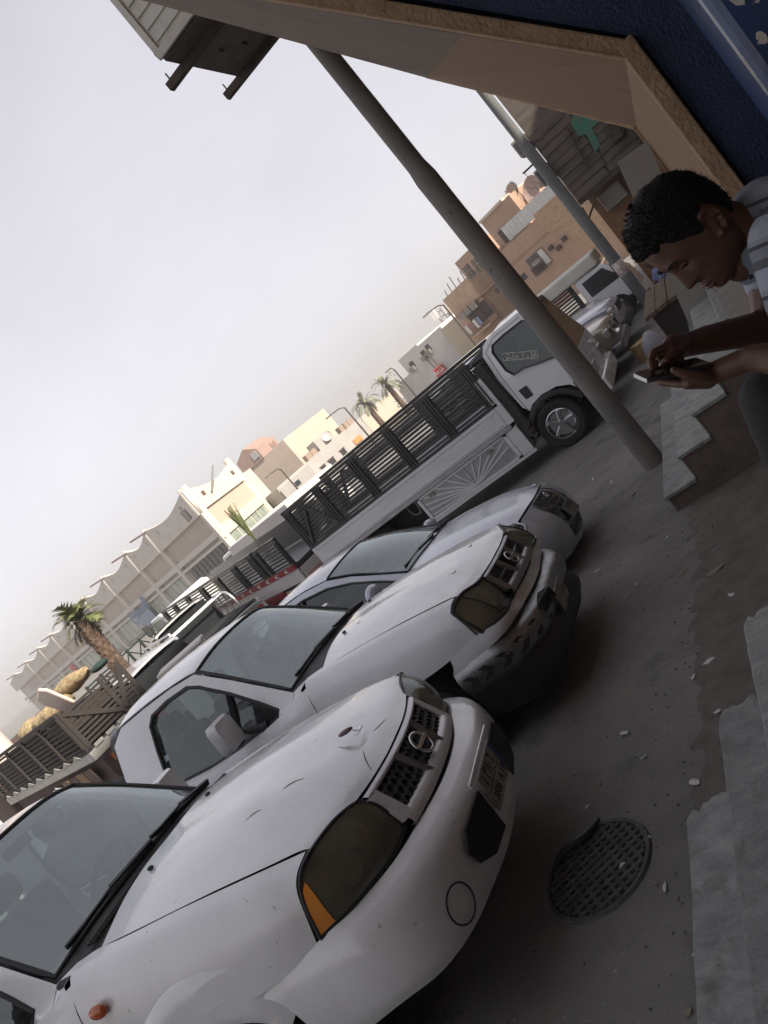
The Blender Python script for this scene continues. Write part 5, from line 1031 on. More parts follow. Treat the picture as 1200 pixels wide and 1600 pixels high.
# cab
cabp = [(-3.40, .95), (-3.44, 1.5), (-3.40, 1.94), (-3.30, 2.07), (-3.05, 2.13), (-2.58, 2.12), (-2.42, 2.05), (-2.30, 1.45), (-2.22, 1.15), (-2.20, .62), (-2.24, .45), (-2.46, .45), (-2.50, .62), (-2.62, .80), (-2.80, .90), (-3.05, .935), (-3.25, .90), (-3.34, .84)]
win = [(-3.19, 1.43), (-3.25, 1.56), (-3.245, 1.90), (-3.18, 1.985), (-2.95, 2.0), (-2.60, 1.99), (-2.53, 1.93), (-2.43, 1.60), (-2.35, 1.30), (-2.37, 1.235), (-2.43, 1.23), (-2.50, 1.25), (-2.80, 1.34), (-3.02, 1.42)]
def side_y(z): return -.90 + max(0, z - 1.2) * .10
for s_ in (1, -1):
    W3 = lambda P, o=0: [Vector((p[0], (side_y(p[1]) + o) * s_, p[1])) for p in P]
    O = [cabp[0], cabp[1], cabp[2], cabp[3], cabp[4], cabp[5], cabp[6], cabp[7], cabp[8], cabp[9], cabp[10], cabp[11], cabp[12], cabp[13], cabp[14], cabp[15], cabp[16], cabp[17]]
    body = MB(); N = len(O)
    # bridge outer outline and window with a triangle strip by arc position
    bmf = bmesh.new(); ed = []
    for P in (O, win):
        vv = [bmf.verts.new((p[0], p[1], 0)) for p in P]; ed += [bmf.edges.new((vv[i], vv[(i + 1) % len(vv)])) for i in range(len(vv))]
    bmesh.ops.triangle_fill(bmf, use_beauty=True, use_dissolve=False, edges=ed); bmf.verts.ensure_lookup_table(); bmf.verts.index_update()
    V = W3([(v.co.x, v.co.y) for v in bmf.verts]); body.add(V, [tuple(v.index for v in f.verts) for f in bmf.faces]); bmf.free()
    Ii = W3(win, -.05); body.ring(W3(win), Ii)
    cd = body.build('cab_door', wtp, TK)
    b = MB(); b.poly(W3(win, .02)); wg = b.build('side_window', glass('truck_glass', (.10, .155, .165), .035, .03, 0), TK); MB().tube(W3(win, .002), .016, 6, closed=True).build('window_seal', blk, wg, smooth=60)
    P = W3([(-3.27, 1.16), (-3.30, 1.02), (-3.16, .98), (-3.12, 1.12)], -.006) ; MB().ext([(-3.285, (side_y(1.1) - .008) * s_, 1.20), (-3.275, (side_y(1.1) - .008) * s_, 1.015), (-3.145, (side_y(1.1) - .008) * s_, 1.005), (-3.14, (side_y(1.1) - .008) * s_, 1.19)], (0, .01 * s_, 0)).build('door_handle', blk, cd, bev=.012)
    MB().bb((-2.56, (side_y(.6) - .012) * s_, .66), (-2.44, (side_y(.6)) * s_, .80)).build('side_marker', M('marker_dark', (.05, .03, .02), .3), cd)
    MB().tube([Vector((p[0], (side_y(p[1]) - .003) * s_, p[1])) for p in ((-3.36, .86), (-3.365, 1.5), (-3.33, 1.96), (-3.1, 2.07), (-2.6, 2.06))], .006, 4).build('door_seam', M('seam_grey', (.2, .2, .205), .7), cd)
    # arch trim
    A_ = [[Vector((-3.05 + rr * math.cos(rad(a)), yy * s_, .36 + rr * math.sin(rad(a)) * 1.02)) for rr, yy in ((.46, -.5), (.46, -.905), (.50, -.915), (.545, -.895))] for a in range(20, 162, 6)]; b = MB(); b.grid(A_); b.build('arch_liner', blk, TK, smooth=50)
rim = [Vector((p[0], side_y(p[1]), p[1])) for p in cabp[:11]]; b = MB(); b.grid([[p, Vector((p.x, p.y * .5, p.z + (.02 if p.z > 2 else 0))), Vector((p.x, 0, p.z + (.03 if p.z > 2 else 0))), Vector((p.x, -p.y * .5, p.z + (.02 if p.z > 2 else 0))), Vector((p.x, -p.y, p.z))] for p in rim[:7]]); b.build('cab_shell', wtp, TK, smooth=40)
b = MB(); b.grid([[Vector((x, yy, z)) for yy in (-.82, 0, .82)] for x, z in ((-2.422, 2.05), (-2.30, 1.45), (-2.22, 1.15))]); b.build('windscreen', glass('truck_glass', (.2, .28, .29)), TK)
b = MB(); b.ext([(-2.22, -.90, 1.15), (-2.20, -.90, .62), (-2.24, -.90, .45), (-2.3, -.9, .45), (-2.3, -.9, 1.15)], (0, 1.8, 0)); b.build('front_panel', wtp, TK, bev=.02)
b = MB(); b.bb((-2.34, -.93, .36), (-2.14, .93, .60)); b.build('front_bumper', wtp, TK, bev=.03)
for s_ in (-1, 1): MB().bb((-2.21, s_ * .62 - .16, .66), (-2.185, s_ * .62 + .16, .84)).build('headlight', chrome, TK, bev=.01)
MB().bb((-3.36, -.84, .9), (-2.35, .84, .96)).build('cab_floor', inner, TK); MB().bb((-2.62, -.8, .96), (-2.4, .8, 1.42)).build('dashboard', inner, TK, bev=.03); MB().bb((-3.3, .80, .96), (-2.4, .84, 1.5)).build('door_lining', inner, TK)
for s_ in (-.42, .42): b = MB(); b.bb((-3.25, s_ - .3, 1.0), (-2.7, s_ + .3, 1.22)); b.bb((-3.33, s_ - .34, 1.1), (-3.1, s_ + .34, 1.62)); b.bb((-3.3, s_ - .16, 1.63), (-3.15, s_ + .16, 1.85)); b.build('seat', inner, TK, bev=.04)
b = MB(); b.bb((-3.60, -.85, .7), (-3.45, .85, 1.95)); b.build('engine_gap', inner, TK); MB().bb((-3.62, YN, .5), (-3.44, YN + .12, 1.9)).build('gap_hose', blk, TK, bev=.03)
for k in range(3): MB().tube(cr([(-3.52, YN - .02, .55 + .1 * k), (-3.5, YN - .05, .48 + .1 * k), (-3.44, YN - .02, .52 + .1 * k)], 4), .02, 6).build('air_line', rust, TK)
stk = M('sticker_white', (.62, .63, .63), .6)
ang = rad(-41); fmx = lambda o: frame4(o, (math.cos(rad(14)) * 0 + 1, 0, .0), (0, 0, 1))
ux = Vector((.79, .0, -.02)); 
def sticker(cx, cz, w, h, tilt): 
    a_ = Vector((math.cos(tilt), 0, math.sin(tilt))); u_ = Vector((-math.sin(tilt), 0, math.cos(tilt))); c_ = Vector((cx, side_y(cz) - .006, cz)); return a_, u_, c_
a_, u_, c_ = sticker(-2.93, 1.60, .5, .12, rad(-34))
for q_ in (-.055, .055): MB().bar(c_ - a_ * .26 + u_ * q_, c_ + a_ * .26 + u_ * q_, .003, .012, u_).build('sticker_line', stk, TK)
text('window_sticker', shape_ar('نقل ٢ عفش'), .115, stk, TK, frame4(c_, a_, u_), .001, .001)
pk = M('ink_violet', (.06, .055, .09), .6); c_ = Vector((-2.47, side_y(.95) - .006, .98)); text('door_number', '٢٢', .12, pk, TK, frame4(c_ + Vector((0, 0, .03)), (1, 0, .1), (0, 0, 1)), .001, .002); text('door_lettering', shape_ar('نقل'), .10, pk, TK, frame4(c_ + Vector((-.0, 0, -.09)), (1, 0, .1), (0, 0, 1)), .001, .001)
# ================================================================== FAR VEHICLES, PALMS, STREET CLUTTER
def wheel_s(parent, x, y, r, w, side, rimmat):
    wt = bpy.data.objects.new('wheel', None); COL.objects.link(wt); wt.parent = parent; wt.location = (x, y, r)
    b = MB(); b.lathe([(r * .6, -w / 2), (r * .93, -w / 2), (r, -w * .3), (r, w * .3), (r * .93, w / 2), (r * .62, w / 2)], (0, 0, 0), (0, side, 0), 22); b.build('tyre', rub, wt, smooth=40)
    b = MB(); b.lathe([(r * .62, w * .45), (r * .5, w * .25), (.03, w * .3), (0, w * .32)], (0, 0, 0), (0, side, 0), 22); b.build('rim', rimmat, wt, smooth=40)
def far_car(name, label, cat, M4, pm, L_=4.6, hw=.86, belt=1.0, roof=1.7, hood=1.15, ws=1.75, rear=4.3, tail=4.5, glassm=None, group=None, hoodz=None, bed=None, front=True, r=.36):
    """x = 0 at the nose and negative backwards; cabin from ws (windscreen base) to rear"""
    t = thing(name, label, cat, mat=M4, group=group); hz = hoodz or belt; gm = glassm or darkgl
    st = [(-.02, .62, .50, hz - .22), (-.12, .84, .40, hz - .10), (-.5, .95, .36, hz - .02), (-ws, 1, .34, belt), (-(ws + rear) / 2, 1, .34, belt + .01), (-rear, .99, .36, belt), (-tail + .08, .96, .42, belt - .02), (-tail, .90, .50, belt - .12)]
    G = []
    for x, w, zl, zh in st: w *= hw; G.append([Vector((x, -w * .93, zl)), Vector((x, -w, (zl + zh) / 2)), Vector((x, -w * .985, zh - .10)), Vector((x, -w * .93, zh - .01)), Vector((x, -w * .5, zh + .035)), Vector((x, 0, zh + .045)), Vector((x, w * .5, zh + .035)), Vector((x, w * .93, zh - .01)), Vector((x, w * .985, zh - .10)), Vector((x, w, (zl + zh) / 2)), Vector((x, w * .93, zl))])
    b = MB(); b.grid(fine(G, 3, 2)); b.poly(G[0]); b.poly(G[-1]); b.build('body', pm, t, smooth=40)
    end = bed if bed else rear
    cab = [(-ws, .93, belt), (-ws - (roof - belt) * .95, .80, roof - .03), (-ws - (roof - belt) * .95 - .5, .80, roof + .02), (-end + .35, .79, roof), (-end + .12, .80, roof - .05), (-end, .92, belt)]
    G = []
    for x, w, z in cab: w *= hw; G.append([Vector((x, -w, z)), Vector((x, -w * .9, z + (.05 if z > belt + .1 else 0))), Vector((x, 0, z + (.08 if z > belt + .1 else .02))), Vector((x, w * .9, z + (.05 if z > belt + .1 else 0))), Vector((x, w, z))])
    b = MB(); b.grid(fine(G[1:5], 3, 2)); b.build('roof', pm, t, smooth=40)
    def quad(P): b = MB(); b.poly(P); return b
    a, c = G[0], G[1]; quad([a[0], a[2], a[4], c[4], c[2], c[0]]).build('windscreen', gm, t); a, c = G[-1], G[-2]; quad([a[0], a[4], c[4], c[0]]).build('rear_window', gm, t)
    for s_ in (0, 4):
        sg = -1 if s_ == 0 else 1; P = [g[s_] for g in G]; x0, x1 = cab[1][0], cab[-2][0]
        up = lambda x: P[1].lerp(P[-2], (x - P[1].x) / (P[-2].x - P[1].x)) + Vector((0, 0, .0)); lo = lambda x: P[0].lerp(P[-1], (x - P[0].x) / (P[-1].x - P[0].x))
        b = MB(); n = 2 if bed else 3; b.poly([P[0], P[1], P[-2], P[-1]]); b.build('cab_side', pm, t)
        for k in range(n):
            u0 = (k + .07) / n; u1 = (k + .93) / n; q = []
            for u, v in ((u0, .08), (u1, .08), (u1, .9), (u0, .9)):
                A_ = P[0].lerp(P[-1], u); B_ = P[1].lerp(P[-2], u); q.append(A_.lerp(B_, v) + Vector((0, .012 * sg, 0)))
            quad(q).build('side_window', gm, t)
        for wx in (-.85, -tail + .85):
            wheel_s(t, wx, (hw - .1) * sg, r, .22, sg, chromed)
            b = MB(); b.lathe([(r * 1.0, .012), (r * 1.22, .018), (r * 1.26, .0)], (wx, hw * sg * .99, r + .02), (0, sg, 0), 22); b.build('arch_trim', pm, t, smooth=50)
            b = MB(); b.cyl((wx, hw * sg * .9, r + .03), (wx, hw * sg * 1.008, r + .03), r * 1.16, n=20); b.build('wheel_well', inner, t)
        MB().bb((-ws - .25, sg * (hw + .02), belt - .02), (-ws - .12, sg * (hw + .2), belt + .14)).build('door_mirror', blk if bed else pm, t, bev=.03)
        MB().bb((-ws - .95, sg * (hw + .0), belt - .17), (-ws - .8, sg * (hw + .02), belt - .13)).build('door_handle', blk, t)
        if front:
            MB().bb((-.22, sg * hw * .5, hz - .30), (-.05, sg * hw * .86, hz - .14)).build('headlight', M('far_lamp', (.5, .5, .48), .2, .3, coat=.4), t, bev=.03); MB().bb((-tail - .01, sg * hw * .7, belt - .42), (-tail + .05, sg * hw * .94, belt - .12)).build('tail_light', redl, t, bev=.01)
    if front: MB().bb((-.1, -hw * .42, hz - .33), (.0, hw * .42, hz - .16)).build('grille', blk, t, bev=.02); MB().bb((-.2, -hw * .9, .38), (.05, hw * .9, .56)).build('front_bumper', blk if not bed else chromed, t, bev=.05)
    if bed:
        for sg in (-1, 1): MB().bb((-tail + .02, sg * hw * .9 - .03, belt - .05), (-bed - .04, sg * hw * .9 + .03, belt + .035)).build('bed_rail', pm, t, bev=.015)
        MB().bb((-tail + .02, -hw * .85, belt + .03), (-bed - .05, hw * .85, belt + .05)).build('bed_floor', inner, t)
    return t
zf = -.43
silv = paintmat('silver_grey', (.40, .41, .43), (.34, .345, .36)); whf = paintmat('white_far', (.66, .66, .65), (.56, .56, .55)); beige = paintmat('beige_paint', (.36, .31, .24), (.27, .23, .18))
dirf = lambda az: (math.sin(rad(az)), math.cos(rad(az)))
# white pickup with the silver rack: tail towards us
fx, fy = -15.4, 14.85
wp = far_car('pickup_truck', 'white pickup with a silver tube rack in front of the red stake truck', 'pickup truck', carmat(fx, fy, -62, zf), whf, L_=5, tail=5.05, belt=1.02, roof=1.72, ws=1.6, rear=3.1, bed=3.0, hoodz=1.0, glassm=M('black_glass', (.02, .022, .024), .12, coat=.4), r=.37)
rk = M('rack_silver', (.58, .58, .58), .3, .8)
for sg in (-1, 1):
    y_ = sg * .74
    MB().tube(cr([(-3.1, y_, 1.05), (-3.12, y_, 1.45), (-3.25, y_, 1.54), (-3.85, y_, 1.54), (-4.1, y_, 1.42), (-4.2, y_, 1.06)], 4), .035, 8).build('rack_tube', rk, wp, smooth=60)
    MB().tube([(-3.15, y_, 1.30), (-4.12, y_, 1.30)], .03, 8).build('rack_tube', rk, wp, smooth=60)
    for xx in (-3.45, -3.8): MB().tube([(xx, y_, 1.05), (xx, y_, 1.54)], .028, 8).build('rack_tube', rk, wp, smooth=60)
for xx in (-3.25, -3.85): MB().tube([(xx, -.74, 1.54), (xx, .74, 1.54)], .03, 8).build('rack_tube', rk, wp, smooth=60)
MB().bb((-4.9, .875, .78), (-4.55, .90, 1.0)).build('side_sticker', blk, wp)
# silver covered wagon behind the second pickup
sv = far_car('station_wagon', 'silver grey station wagon with black windows parked behind the single cab pickup', 'car', carmat(-15.0, 12.55, -63, zf), silv, tail=4.3, belt=1.04, roof=1.6, ws=1.2, rear=4.25, hoodz=1.1, glassm=M('black_glass', (.02, .022, .024), .12, coat=.4), hw=.76)
for sg in (-1, 1): MB().tube([(-2.1, sg * .56, 1.68), (-2.12, sg * .56, 1.74), (-4.0, sg * .56, 1.73), (-4.02, sg * .56, 1.66)], .022, 6).build('roof_rail', rk, sv)
# white freezer
fz = thing('chest_freezer', 'white freezer box with a dark vent behind the roof of the single cab pickup', 'freezer', (-10.15, 10.05, zf), rad(35)); MB().bb((-.45, -.3, 0), (.45, .3, 1.36)).build('casing', white_w, fz, bev=.03); MB().bb((-.47, -.32, 1.365), (.47, .32, 1.43)).build('lid', white_w, fz, bev=.02); MB().bb((.05, -.308, 1.08), (.33, -.301, 1.26)).build('vent_grille', blk, fz)
for k in range(4): MB().bb((.07, -.315, 1.10 + .04 * k), (.31, -.309, 1.115 + .04 * k)).build('vent_slat', galv, fz)
# ---- red stake truck (rear to the right), seen from its left side
redp = M('red_paint', (.28, .025, .03), .5, col2=(.18, .02, .022), n=4)
def truck_mat(x, y, az, z, tilt=0): return Matrix.Translation((x, y, z)) @ Matrix.Rotation(PI / 2 - rad(az), 4, 'Z') @ Matrix.Rotation(rad(tilt), 4, 'Y')
offw_r = M('dusty_white', (.42, .40, .38), .8)
RT = thing('stake_truck', 'red and white truck with long black stake sides in front of the cream building', 'truck', mat=truck_mat(-9.25, 13.1, -62, zf, -1.1)); RL = 8.3
YR = 0.0
stakes(RT, 0.0, 1.15, YR, 1.14, 1.74, 1, 8, blackp, .05, False, .13, side=1); stakes(RT, 1.3, RL, YR, 1.14, 1.74, 6, 8, blackp, .05, False, .3, side=1)
MB().bb((0, -1.9, 1.14), (RL, -1.86, 1.74)).build('far_stake_side', blackp, RT)
MB().bb((0, -1.9, .98), (RL, .02, 1.12)).build('bed_floor', blackp, RT); MB().bb((.0, .03, .74), (RL, .06, 1.02)).build('side_panel', white_w, RT); MB().bb((0, .025, 1.02), (RL, .075, 1.13)).build('red_rail', redp, RT)
for k in range(16): 
    x_ = .3 + k * .5; MB().ext([(x_, .08, 1.035), (x_ + .12, .08, 1.075), (x_, .08, 1.118), (x_ + .1, .08, 1.118), (x_ + .22, .08, 1.075), (x_ + .1, .08, 1.035)], (0, .004, 0)).build('chevron', white_w, RT)
MB().bb((1.2, -.1, .38), (2.3, .06, .73)).build('red_toolbox', redp, RT, bev=.02); MB().bb((.1, -1.5, .5), (RL + 1.5, -.4, .72)).build('chassis', blackp, RT)
MB().bb((-.06, -1.8, .55), (.1, 0, 1.0)).build('rear_frame', offw_r, RT)
pkr = M('faded_pink', (.42, .26, .24), .7)
for k in range(3): MB().bb((-.1, -1.5 + k * .55, .62), (-.061, -1.1 + k * .55, .82)).build('rear_lamp', pkr if k != 1 else redl, RT); MB().bb((.15 + k * .35, .02, .4), (.4 + k * .35, .07, .68)).build('mud_board', pkr, RT)
for wx in (1.0, 6.4, RL + .9): wheel_s(RT, wx, -.15, .40, .26, 1, chromed); wheel_s(RT, wx, -1.7, .40, .26, -1, chromed)
b = MB(); b.ext([(RL + .15, 0, .7), (RL + .15, 0, 1.68), (RL + .5, 0, 1.76), (RL + 1.45, 0, 1.72), (RL + 1.75, 0, 1.15), (RL + 1.8, 0, .7)], (0, -1.8, 0)); b.build('cab', whf, RT, bev=.05)
MB().ext([(RL + .4, .005, 1.2), (RL + .4, .005, 1.64), (RL + 1.3, .005, 1.62), (RL + 1.55, .005, 1.15)], (0, .012, 0)).build('side_window', gglass, RT); MB().bb((RL + 1.7, .05, 1.35), (RL + 1.8, .22, 1.75)).build('door_mirror', blk, RT, bev=.03)
# ---- white box truck behind
BX = thing('box_truck', 'plain white box truck body behind the rear end of the tall stake truck', 'truck', mat=truck_mat(-13.0, 20.0, -62, zf)); MB().bb((0, -2.2, .75), (5.2, 0, 1.98)).build('box_body', white_w, BX, bev=.03)
MB().bb((-.02, -2.2, .68), (5.2, .02, .76)).build('sill', galv, BX); MB().bb((.1, -1.8, .4), (6.5, -.3, .66)).build('chassis', blackp, BX)
for wx in (1.1, 5.9): wheel_s(BX, wx, -.15, .40, .26, 1, chromed); wheel_s(BX, wx, -1.95, .40, .26, -1, chromed)
b = MB(); b.ext([(5.3, -.1, .6), (5.3, -.1, 1.9), (6.3, -.1, 1.85), (6.8, -.1, 1.2), (6.85, -.1, .6)], (0, -1.8, 0)); b.build('cab', whf, BX, bev=.05)
MB().ext([(5.5, -.095, 1.25), (5.5, -.095, 1.75), (6.2, -.095, 1.72), (6.5, -.095, 1.25)], (0, .01, 0)).build('side_window', darkg, BX)
MB().bb((-.03, -1.9, .9), (-.021, -.3, 1.9)).build('rear_door', white_w, BX)
# ---- brown stake truck with sacks at far left
brn = M('brown_truck', (.085, .05, .042), .8, col2=(.055, .035, .03), n=5, bump=.2); brown_s = M('stake_brown', (.032, .025, .022), .8); offw = M('off_white', (.40, .385, .36), .8, col2=(.30, .285, .26), n=4)
BT = thing('stake_truck', 'dark brown stake truck loaded with tan sacks at far left', 'truck', mat=truck_mat(-11.55, 8.55, -72, zf)); BL = 5.6
stakes(BT, 0, BL, 0, 1.30, 2.02, 5, 9, brown_s, .05, False, .08, side=1)
sl_m = M('dark_mesh', (.03, .03, .026), .9); MB().bb((.55, -1.25, 1.24), (BL - .05, -.14, 1.86)).build('bed_fill', M('bed_fill_dark', (.045, .034, .022), 1, col2=(.02, .016, .012), n=9, bump=1, bs=20), BT)  # dark block added behind the slats to stop see-through
MB().bb((.9, -.07, 1.30), (3.4, -.03, 2.0)).build('mesh_sheet', sl_m, BT)
for k in range(9): MB().bb((-.02, -1.35, 1.32 + k * .078), (.02, -.02, 1.365 + k * .078)).build('rear_slat', brown_s, BT)
for yy in (-1.32, -.9, -.05): MB().bb((-.035, yy - .04, 1.28), (-.012, yy + .04, 2.05)).build('rear_post', brown_s, BT)
MB().bar((-.04, -.08, 1.98), (-.04, -.88, 1.35), .03, .08, (0, 0, 1)).build('rear_brace', brown_s, BT); MB().bar((-.04, -1.3, 1.98), (-.04, -.92, 1.35), .03, .08, (0, 0, 1)).build('rear_brace', brown_s, BT)
MB().bb((-.03, -1.38, 1.06), (BL, .03, 1.22)).build('bed_side', offw, BT, bev=.01); 
for k in range(9): x_ = .35 + k * .58; MB().ext([(x_, .05, 1.225), (x_ + .22, .05, 1.30), (x_ + .42, .05, 1.225)], (0, .012, 0)).build('white_pennant', offw, BT)
for k in range(5): y_ = -.2 - k * .26; MB().bb((-.06, y_ - .09, 1.225), (-.04, y_ + .09, 1.285)).build('white_block', offw, BT)
MB().bb((0, -1.3, .55), (BL, -.1, 1.05)).build('under_frame', brn, BT); MB().bb((-.05, -1.3, .62), (.0, -.05, 1.04)).build('rear_board', brn, BT)
for k, (y_, m_) in enumerate(((-.3, M('orange_reflector', (.45, .14, .04), .4)), (-.75, redl), (-1.3, redl))): MB().bb((-.075, y_ - .11, .84), (-.051, y_ + .11, .97)).build('rear_lamp', m_, BT)
MB().bb((-.075, -1.1, .62), (-.051, -.65, .76)).build('license_plate', platem, BT); text('plate_digits', '٤٢٧ ١٥', .1, ink, BT, frame4((-.078, -.875, .69), (0, -1, 0), (0, 0, 1)), .0005, .002)
for k in range(4): MB().bb((.5 + k * .42, .0, .66), (.85 + k * .42, .035, .98)).build('side_board', M('board_ochre', (.16, .10, .055), .8) if k % 2 else brn, BT)
for k in range(3): MB().bb((2.9 + k * .8, .0, .62), (3.5 + k * .8, .035, .72 + .1 * (k % 2))).build('side_board', brn, BT)
ed = [(1.95, .045, .45)] + [(2.0 + .5 * math.sin(PI * (k / 14 - .5)) * 1.05 + .5, .045, .5 + .42 * math.sin(PI * k / 14) + (.03 if k % 2 else 0)) for k in range(15)] + [(3.05, .045, .45)]
MB().tube(ed, .018, 5).build('arch_edge', offw, BT); b = MB(); b.cyl((2.5, -.3, .5), (2.5, .041, .5), .42, n=22); b.build('wheel_well', inner, BT); wheel_s(BT, 2.5, -.1, .4, .26, 1, chromed); wheel_s(BT, 2.5, -1.6, .4, .26, -1, chromed); wheel_s(BT, 6.6, -.1, .4, .26, 1, chromed); wheel_s(BT, 6.6, -1.6, .4, .26, -1, chromed)
b = MB(); b.ext([(BL + .15, 0, .6), (BL + .15, 0, 2.0), (BL + .5, 0, 2.1), (BL + 1.3, 0, 2.0), (BL + 1.7, 0, 1.3), (BL + 1.75, 0, .6)], (0, -1.35, 0)); b.build('cab', brn, BT, bev=.05); MB().ext([(BL + .4, .005, 1.35), (BL + .4, .005, 1.9), (BL + 1.2, .005, 1.85), (BL + 1.45, .005, 1.32)], (0, .012, 0)).build('side_window', darkg, BT)
burl = M('burlap', (.44, .335, .19), .95, col2=(.23, .16, .08), n=10, lo=.4, hi=.62, bump=1, bs=45); strawm = M('straw', (.20, .135, .07), 1, col2=(.09, .06, .035), n=16, bump=1, bs=40)
SM = BT.matrix_basis
random.seed(21)
def sack(px, py, pz, L_, r, yaw, mat, label):
    b = MB(); n = 12; rings = []
    for i in range(n + 1):
        u = i / n; rr = r * (math.sin(PI * min(max(u, .0005), .9995))) ** .36; x = (u - .5) * L_; row = []
        for k in range(14):
            a = 2 * PI * k / 14; w = 1 + .30 * mnoise.noise((x * 3.1, math.cos(a) * 1.4, math.sin(a) * 1.4 + pz * 9 + px)); row.append(Vector((x, math.cos(a) * rr * 1.15 * w, math.sin(a) * rr * .8 * w)))
        rings.append(row)
    b.grid(rings, cv=True); o = b.build('sack', mat, None, smooth=70); o.matrix_world = SM @ Matrix.Translation((px, py, pz)) @ Matrix.Rotation(yaw, 4, 'Z'); return tag(o, label, 'sack', 'sacks on the brown truck')
sack(1.5, -.5, 2.06, 1.5, .23, .15, burl, 'lower tan sack leaning over the slats of the brown truck')
sack(1.15, -.95, 2.24, 1.6, .19, .1, burl, 'upper tan sack lying right behind the white board')
sack(3.1, -.6, 2.03, 1.5, .25, -.2, burl, 'tan sack nearest the left edge of the picture')
b = MB()
for k in range(900):
    p = Vector((random.uniform(.7, 5), random.uniform(-.5, -.06), random.uniform(1.3, 1.95))); d = Vector((random.uniform(-1, 1), random.uniform(-.3, .3), random.uniform(-1, .6))).normalized() * random.uniform(.06, .2); w = Vector((random.uniform(-1, 1), 0, random.uniform(-1, 1))) * .008; b.add([p, p + d, p + d + w, p + w], [(0, 1, 2, 3)])
o = b.build('straw_load', strawm, None, kind='stuff'); o.matrix_world = SM
wb = MB(); wb.ext([(-.24, 0, -.3), (.24, 0, -.3), (.3, 0, .2), (.2, 0, .34), (-.2, 0, .34), (-.3, 0, .2)], (0, .06, 0)); o = wb.build('white_board', M('pinkish_white', (.62, .52, .46), .6, col2=(.55, .40, .34), n=3, lo=.5, hi=.7), None, bev=.03); o.matrix_world = SM @ Matrix.Translation((.42, -.35, 2.2)) @ Matrix.Rotation(.3, 4, 'Y') @ Matrix.Rotation(-.35, 4, 'X'); tag(o, 'rounded off-white board standing among the sacks on the brown truck', 'board')
b = MB(); b.ell((0, 0, 0), (.22, .17, .07), 14, 8); o = b.build('green_bundle', M('dark_green_cloth', (.014, .035, .027), .8), None, smooth=60); o.matrix_world = SM @ Matrix.Translation((.15, -1.15, 2.17)); tag(o, 'dark green tarpaulin bundle on top of the brown truck rear', 'tarpaulin')
b = MB()
for k in range(4): b.ell((.0 + .25 * k - .4, -.9 + .1 * (k % 2), 2.1), (.25, .22, .12), 10, 6)
# ---- lattice fence
FN = Wall('lattice_fence', 'dark green steel fence with crossed bracing behind the palm', 'fence', -51, 24, -43.6, 27); h0 = 1.78
n = 7; Lf = FN.len
for k in range(n + 1): MB().bb((Lf * k / n - .03, -.03, 0), (Lf * k / n + .03, .03, h0)).build('fence_post', M('fence_green', (.016, .026, .022), .6), FN.t)
fm_ = MATS['fence_green']
for z in (.5, 1.1, 1.7): MB().bb((0, -.02, z), (Lf, .02, z + .05)).build('fence_rail', fm_, FN.t)
for k in range(n):
    a, c = Lf * k / n, Lf * (k + 1) / n
    for z0, z1 in ((.5, 1.1), (1.1, 1.7)): MB().bar((a, -.025, z0), (c, -.025, z1), .02, .035).build('cross_brace', fm_, FN.t); MB().bar((a, .0, z1), (c, .0, z0), .02, .035).build('cross_brace', fm_, FN.t)
# column at the left edge
co = thing('round_column', 'pinkish white round column at the left edge beyond the sacks', 'column', (*polar(-57.05, 20)[:2], zf)); MB().cyl((0, 0, 0), (0, 0, 6.5), .26, n=20).build('shaft', M('pink_white', (.66, .56, .50), .7), co, smooth=40); MB().cyl((0, 0, 6.5), (0, 0, 6.7), .34, n=20).build('capital', MATS['pink_white'], co); MB().cyl((0, 0, 0), (0, 0, .3), .32, n=20).build('base', MATS['pink_white'], co)
BWl = Wall('beige_wall', 'beige boundary wall at the far left behind the column', 'wall', -64, 30, -56.6, 30); BWl.shell(creamw, -64, -56.6, .0045, .3)
# ---- palms
leaf_d = M('palm_leaf', (.11, .135, .05), .6, col2=(.19, .19, .085), n=3, spec=.3); leaf_y = M('palm_leaf_dry', (.20, .165, .07), .7, col2=(.13, .11, .05), n=4); bark = M('palm_bark', (.165, .105, .07), .95, col2=(.075, .048, .034), n=9, bump=.8, bs=30); leaf_far = M('palm_leaf_far', (.20, .215, .14), .7, col2=(.28, .27, .19), n=3)
def frond(b, o, dr, L_, droop, leaf, n=11, fan=False, rnd=random):
    d = Vector(dr).normalized(); side = d.cross(Vector((0, 0, 1)));
    if side.length < .05: side = Vector((1, 0, 0))
    side.normalize(); P = []; p = Vector(o); v = d.copy(); step = L_ / n
    for i in range(n + 1): P.append(p.copy()); p += v * step; v = (v + Vector((0, 0, -droop * (i + 1) / n * .5))).normalized()
    for i in range(n):
        w = .02 * (1 - i / n) + .006; b.add([P[i] - side * w, P[i] + side * w, P[i + 1] + side * w * .8, P[i + 1] - side * w * .8], [(0, 1, 2, 3)])
        if fan and i < n - 4: continue
        ll = leaf * (math.sin(PI * (i + 1) / (n + 1.3)) ** .6 if not fan else 1)
        t = (P[i + 1] - P[i]).normalized(); up = side.cross(t)
        for s_ in (-1, 1):
            for k in range(3):
                o2 = P[i].lerp(P[i + 1], k / 3); dirv = (side * s_ * rnd.uniform(.8, 1.1) + t * rnd.uniform(.5, .9) + up * rnd.uniform(.1, .4) + Vector((0, 0, -.35 * rnd.random()))).normalized(); w2 = t * .022 * max(1, leaf)
                e = o2 + dirv * ll * rnd.uniform(.8, 1.1) + Vector((0, 0, -.12 * ll)); b.add([o2 - w2, o2 + w2, e], [(0, 1, 2)])
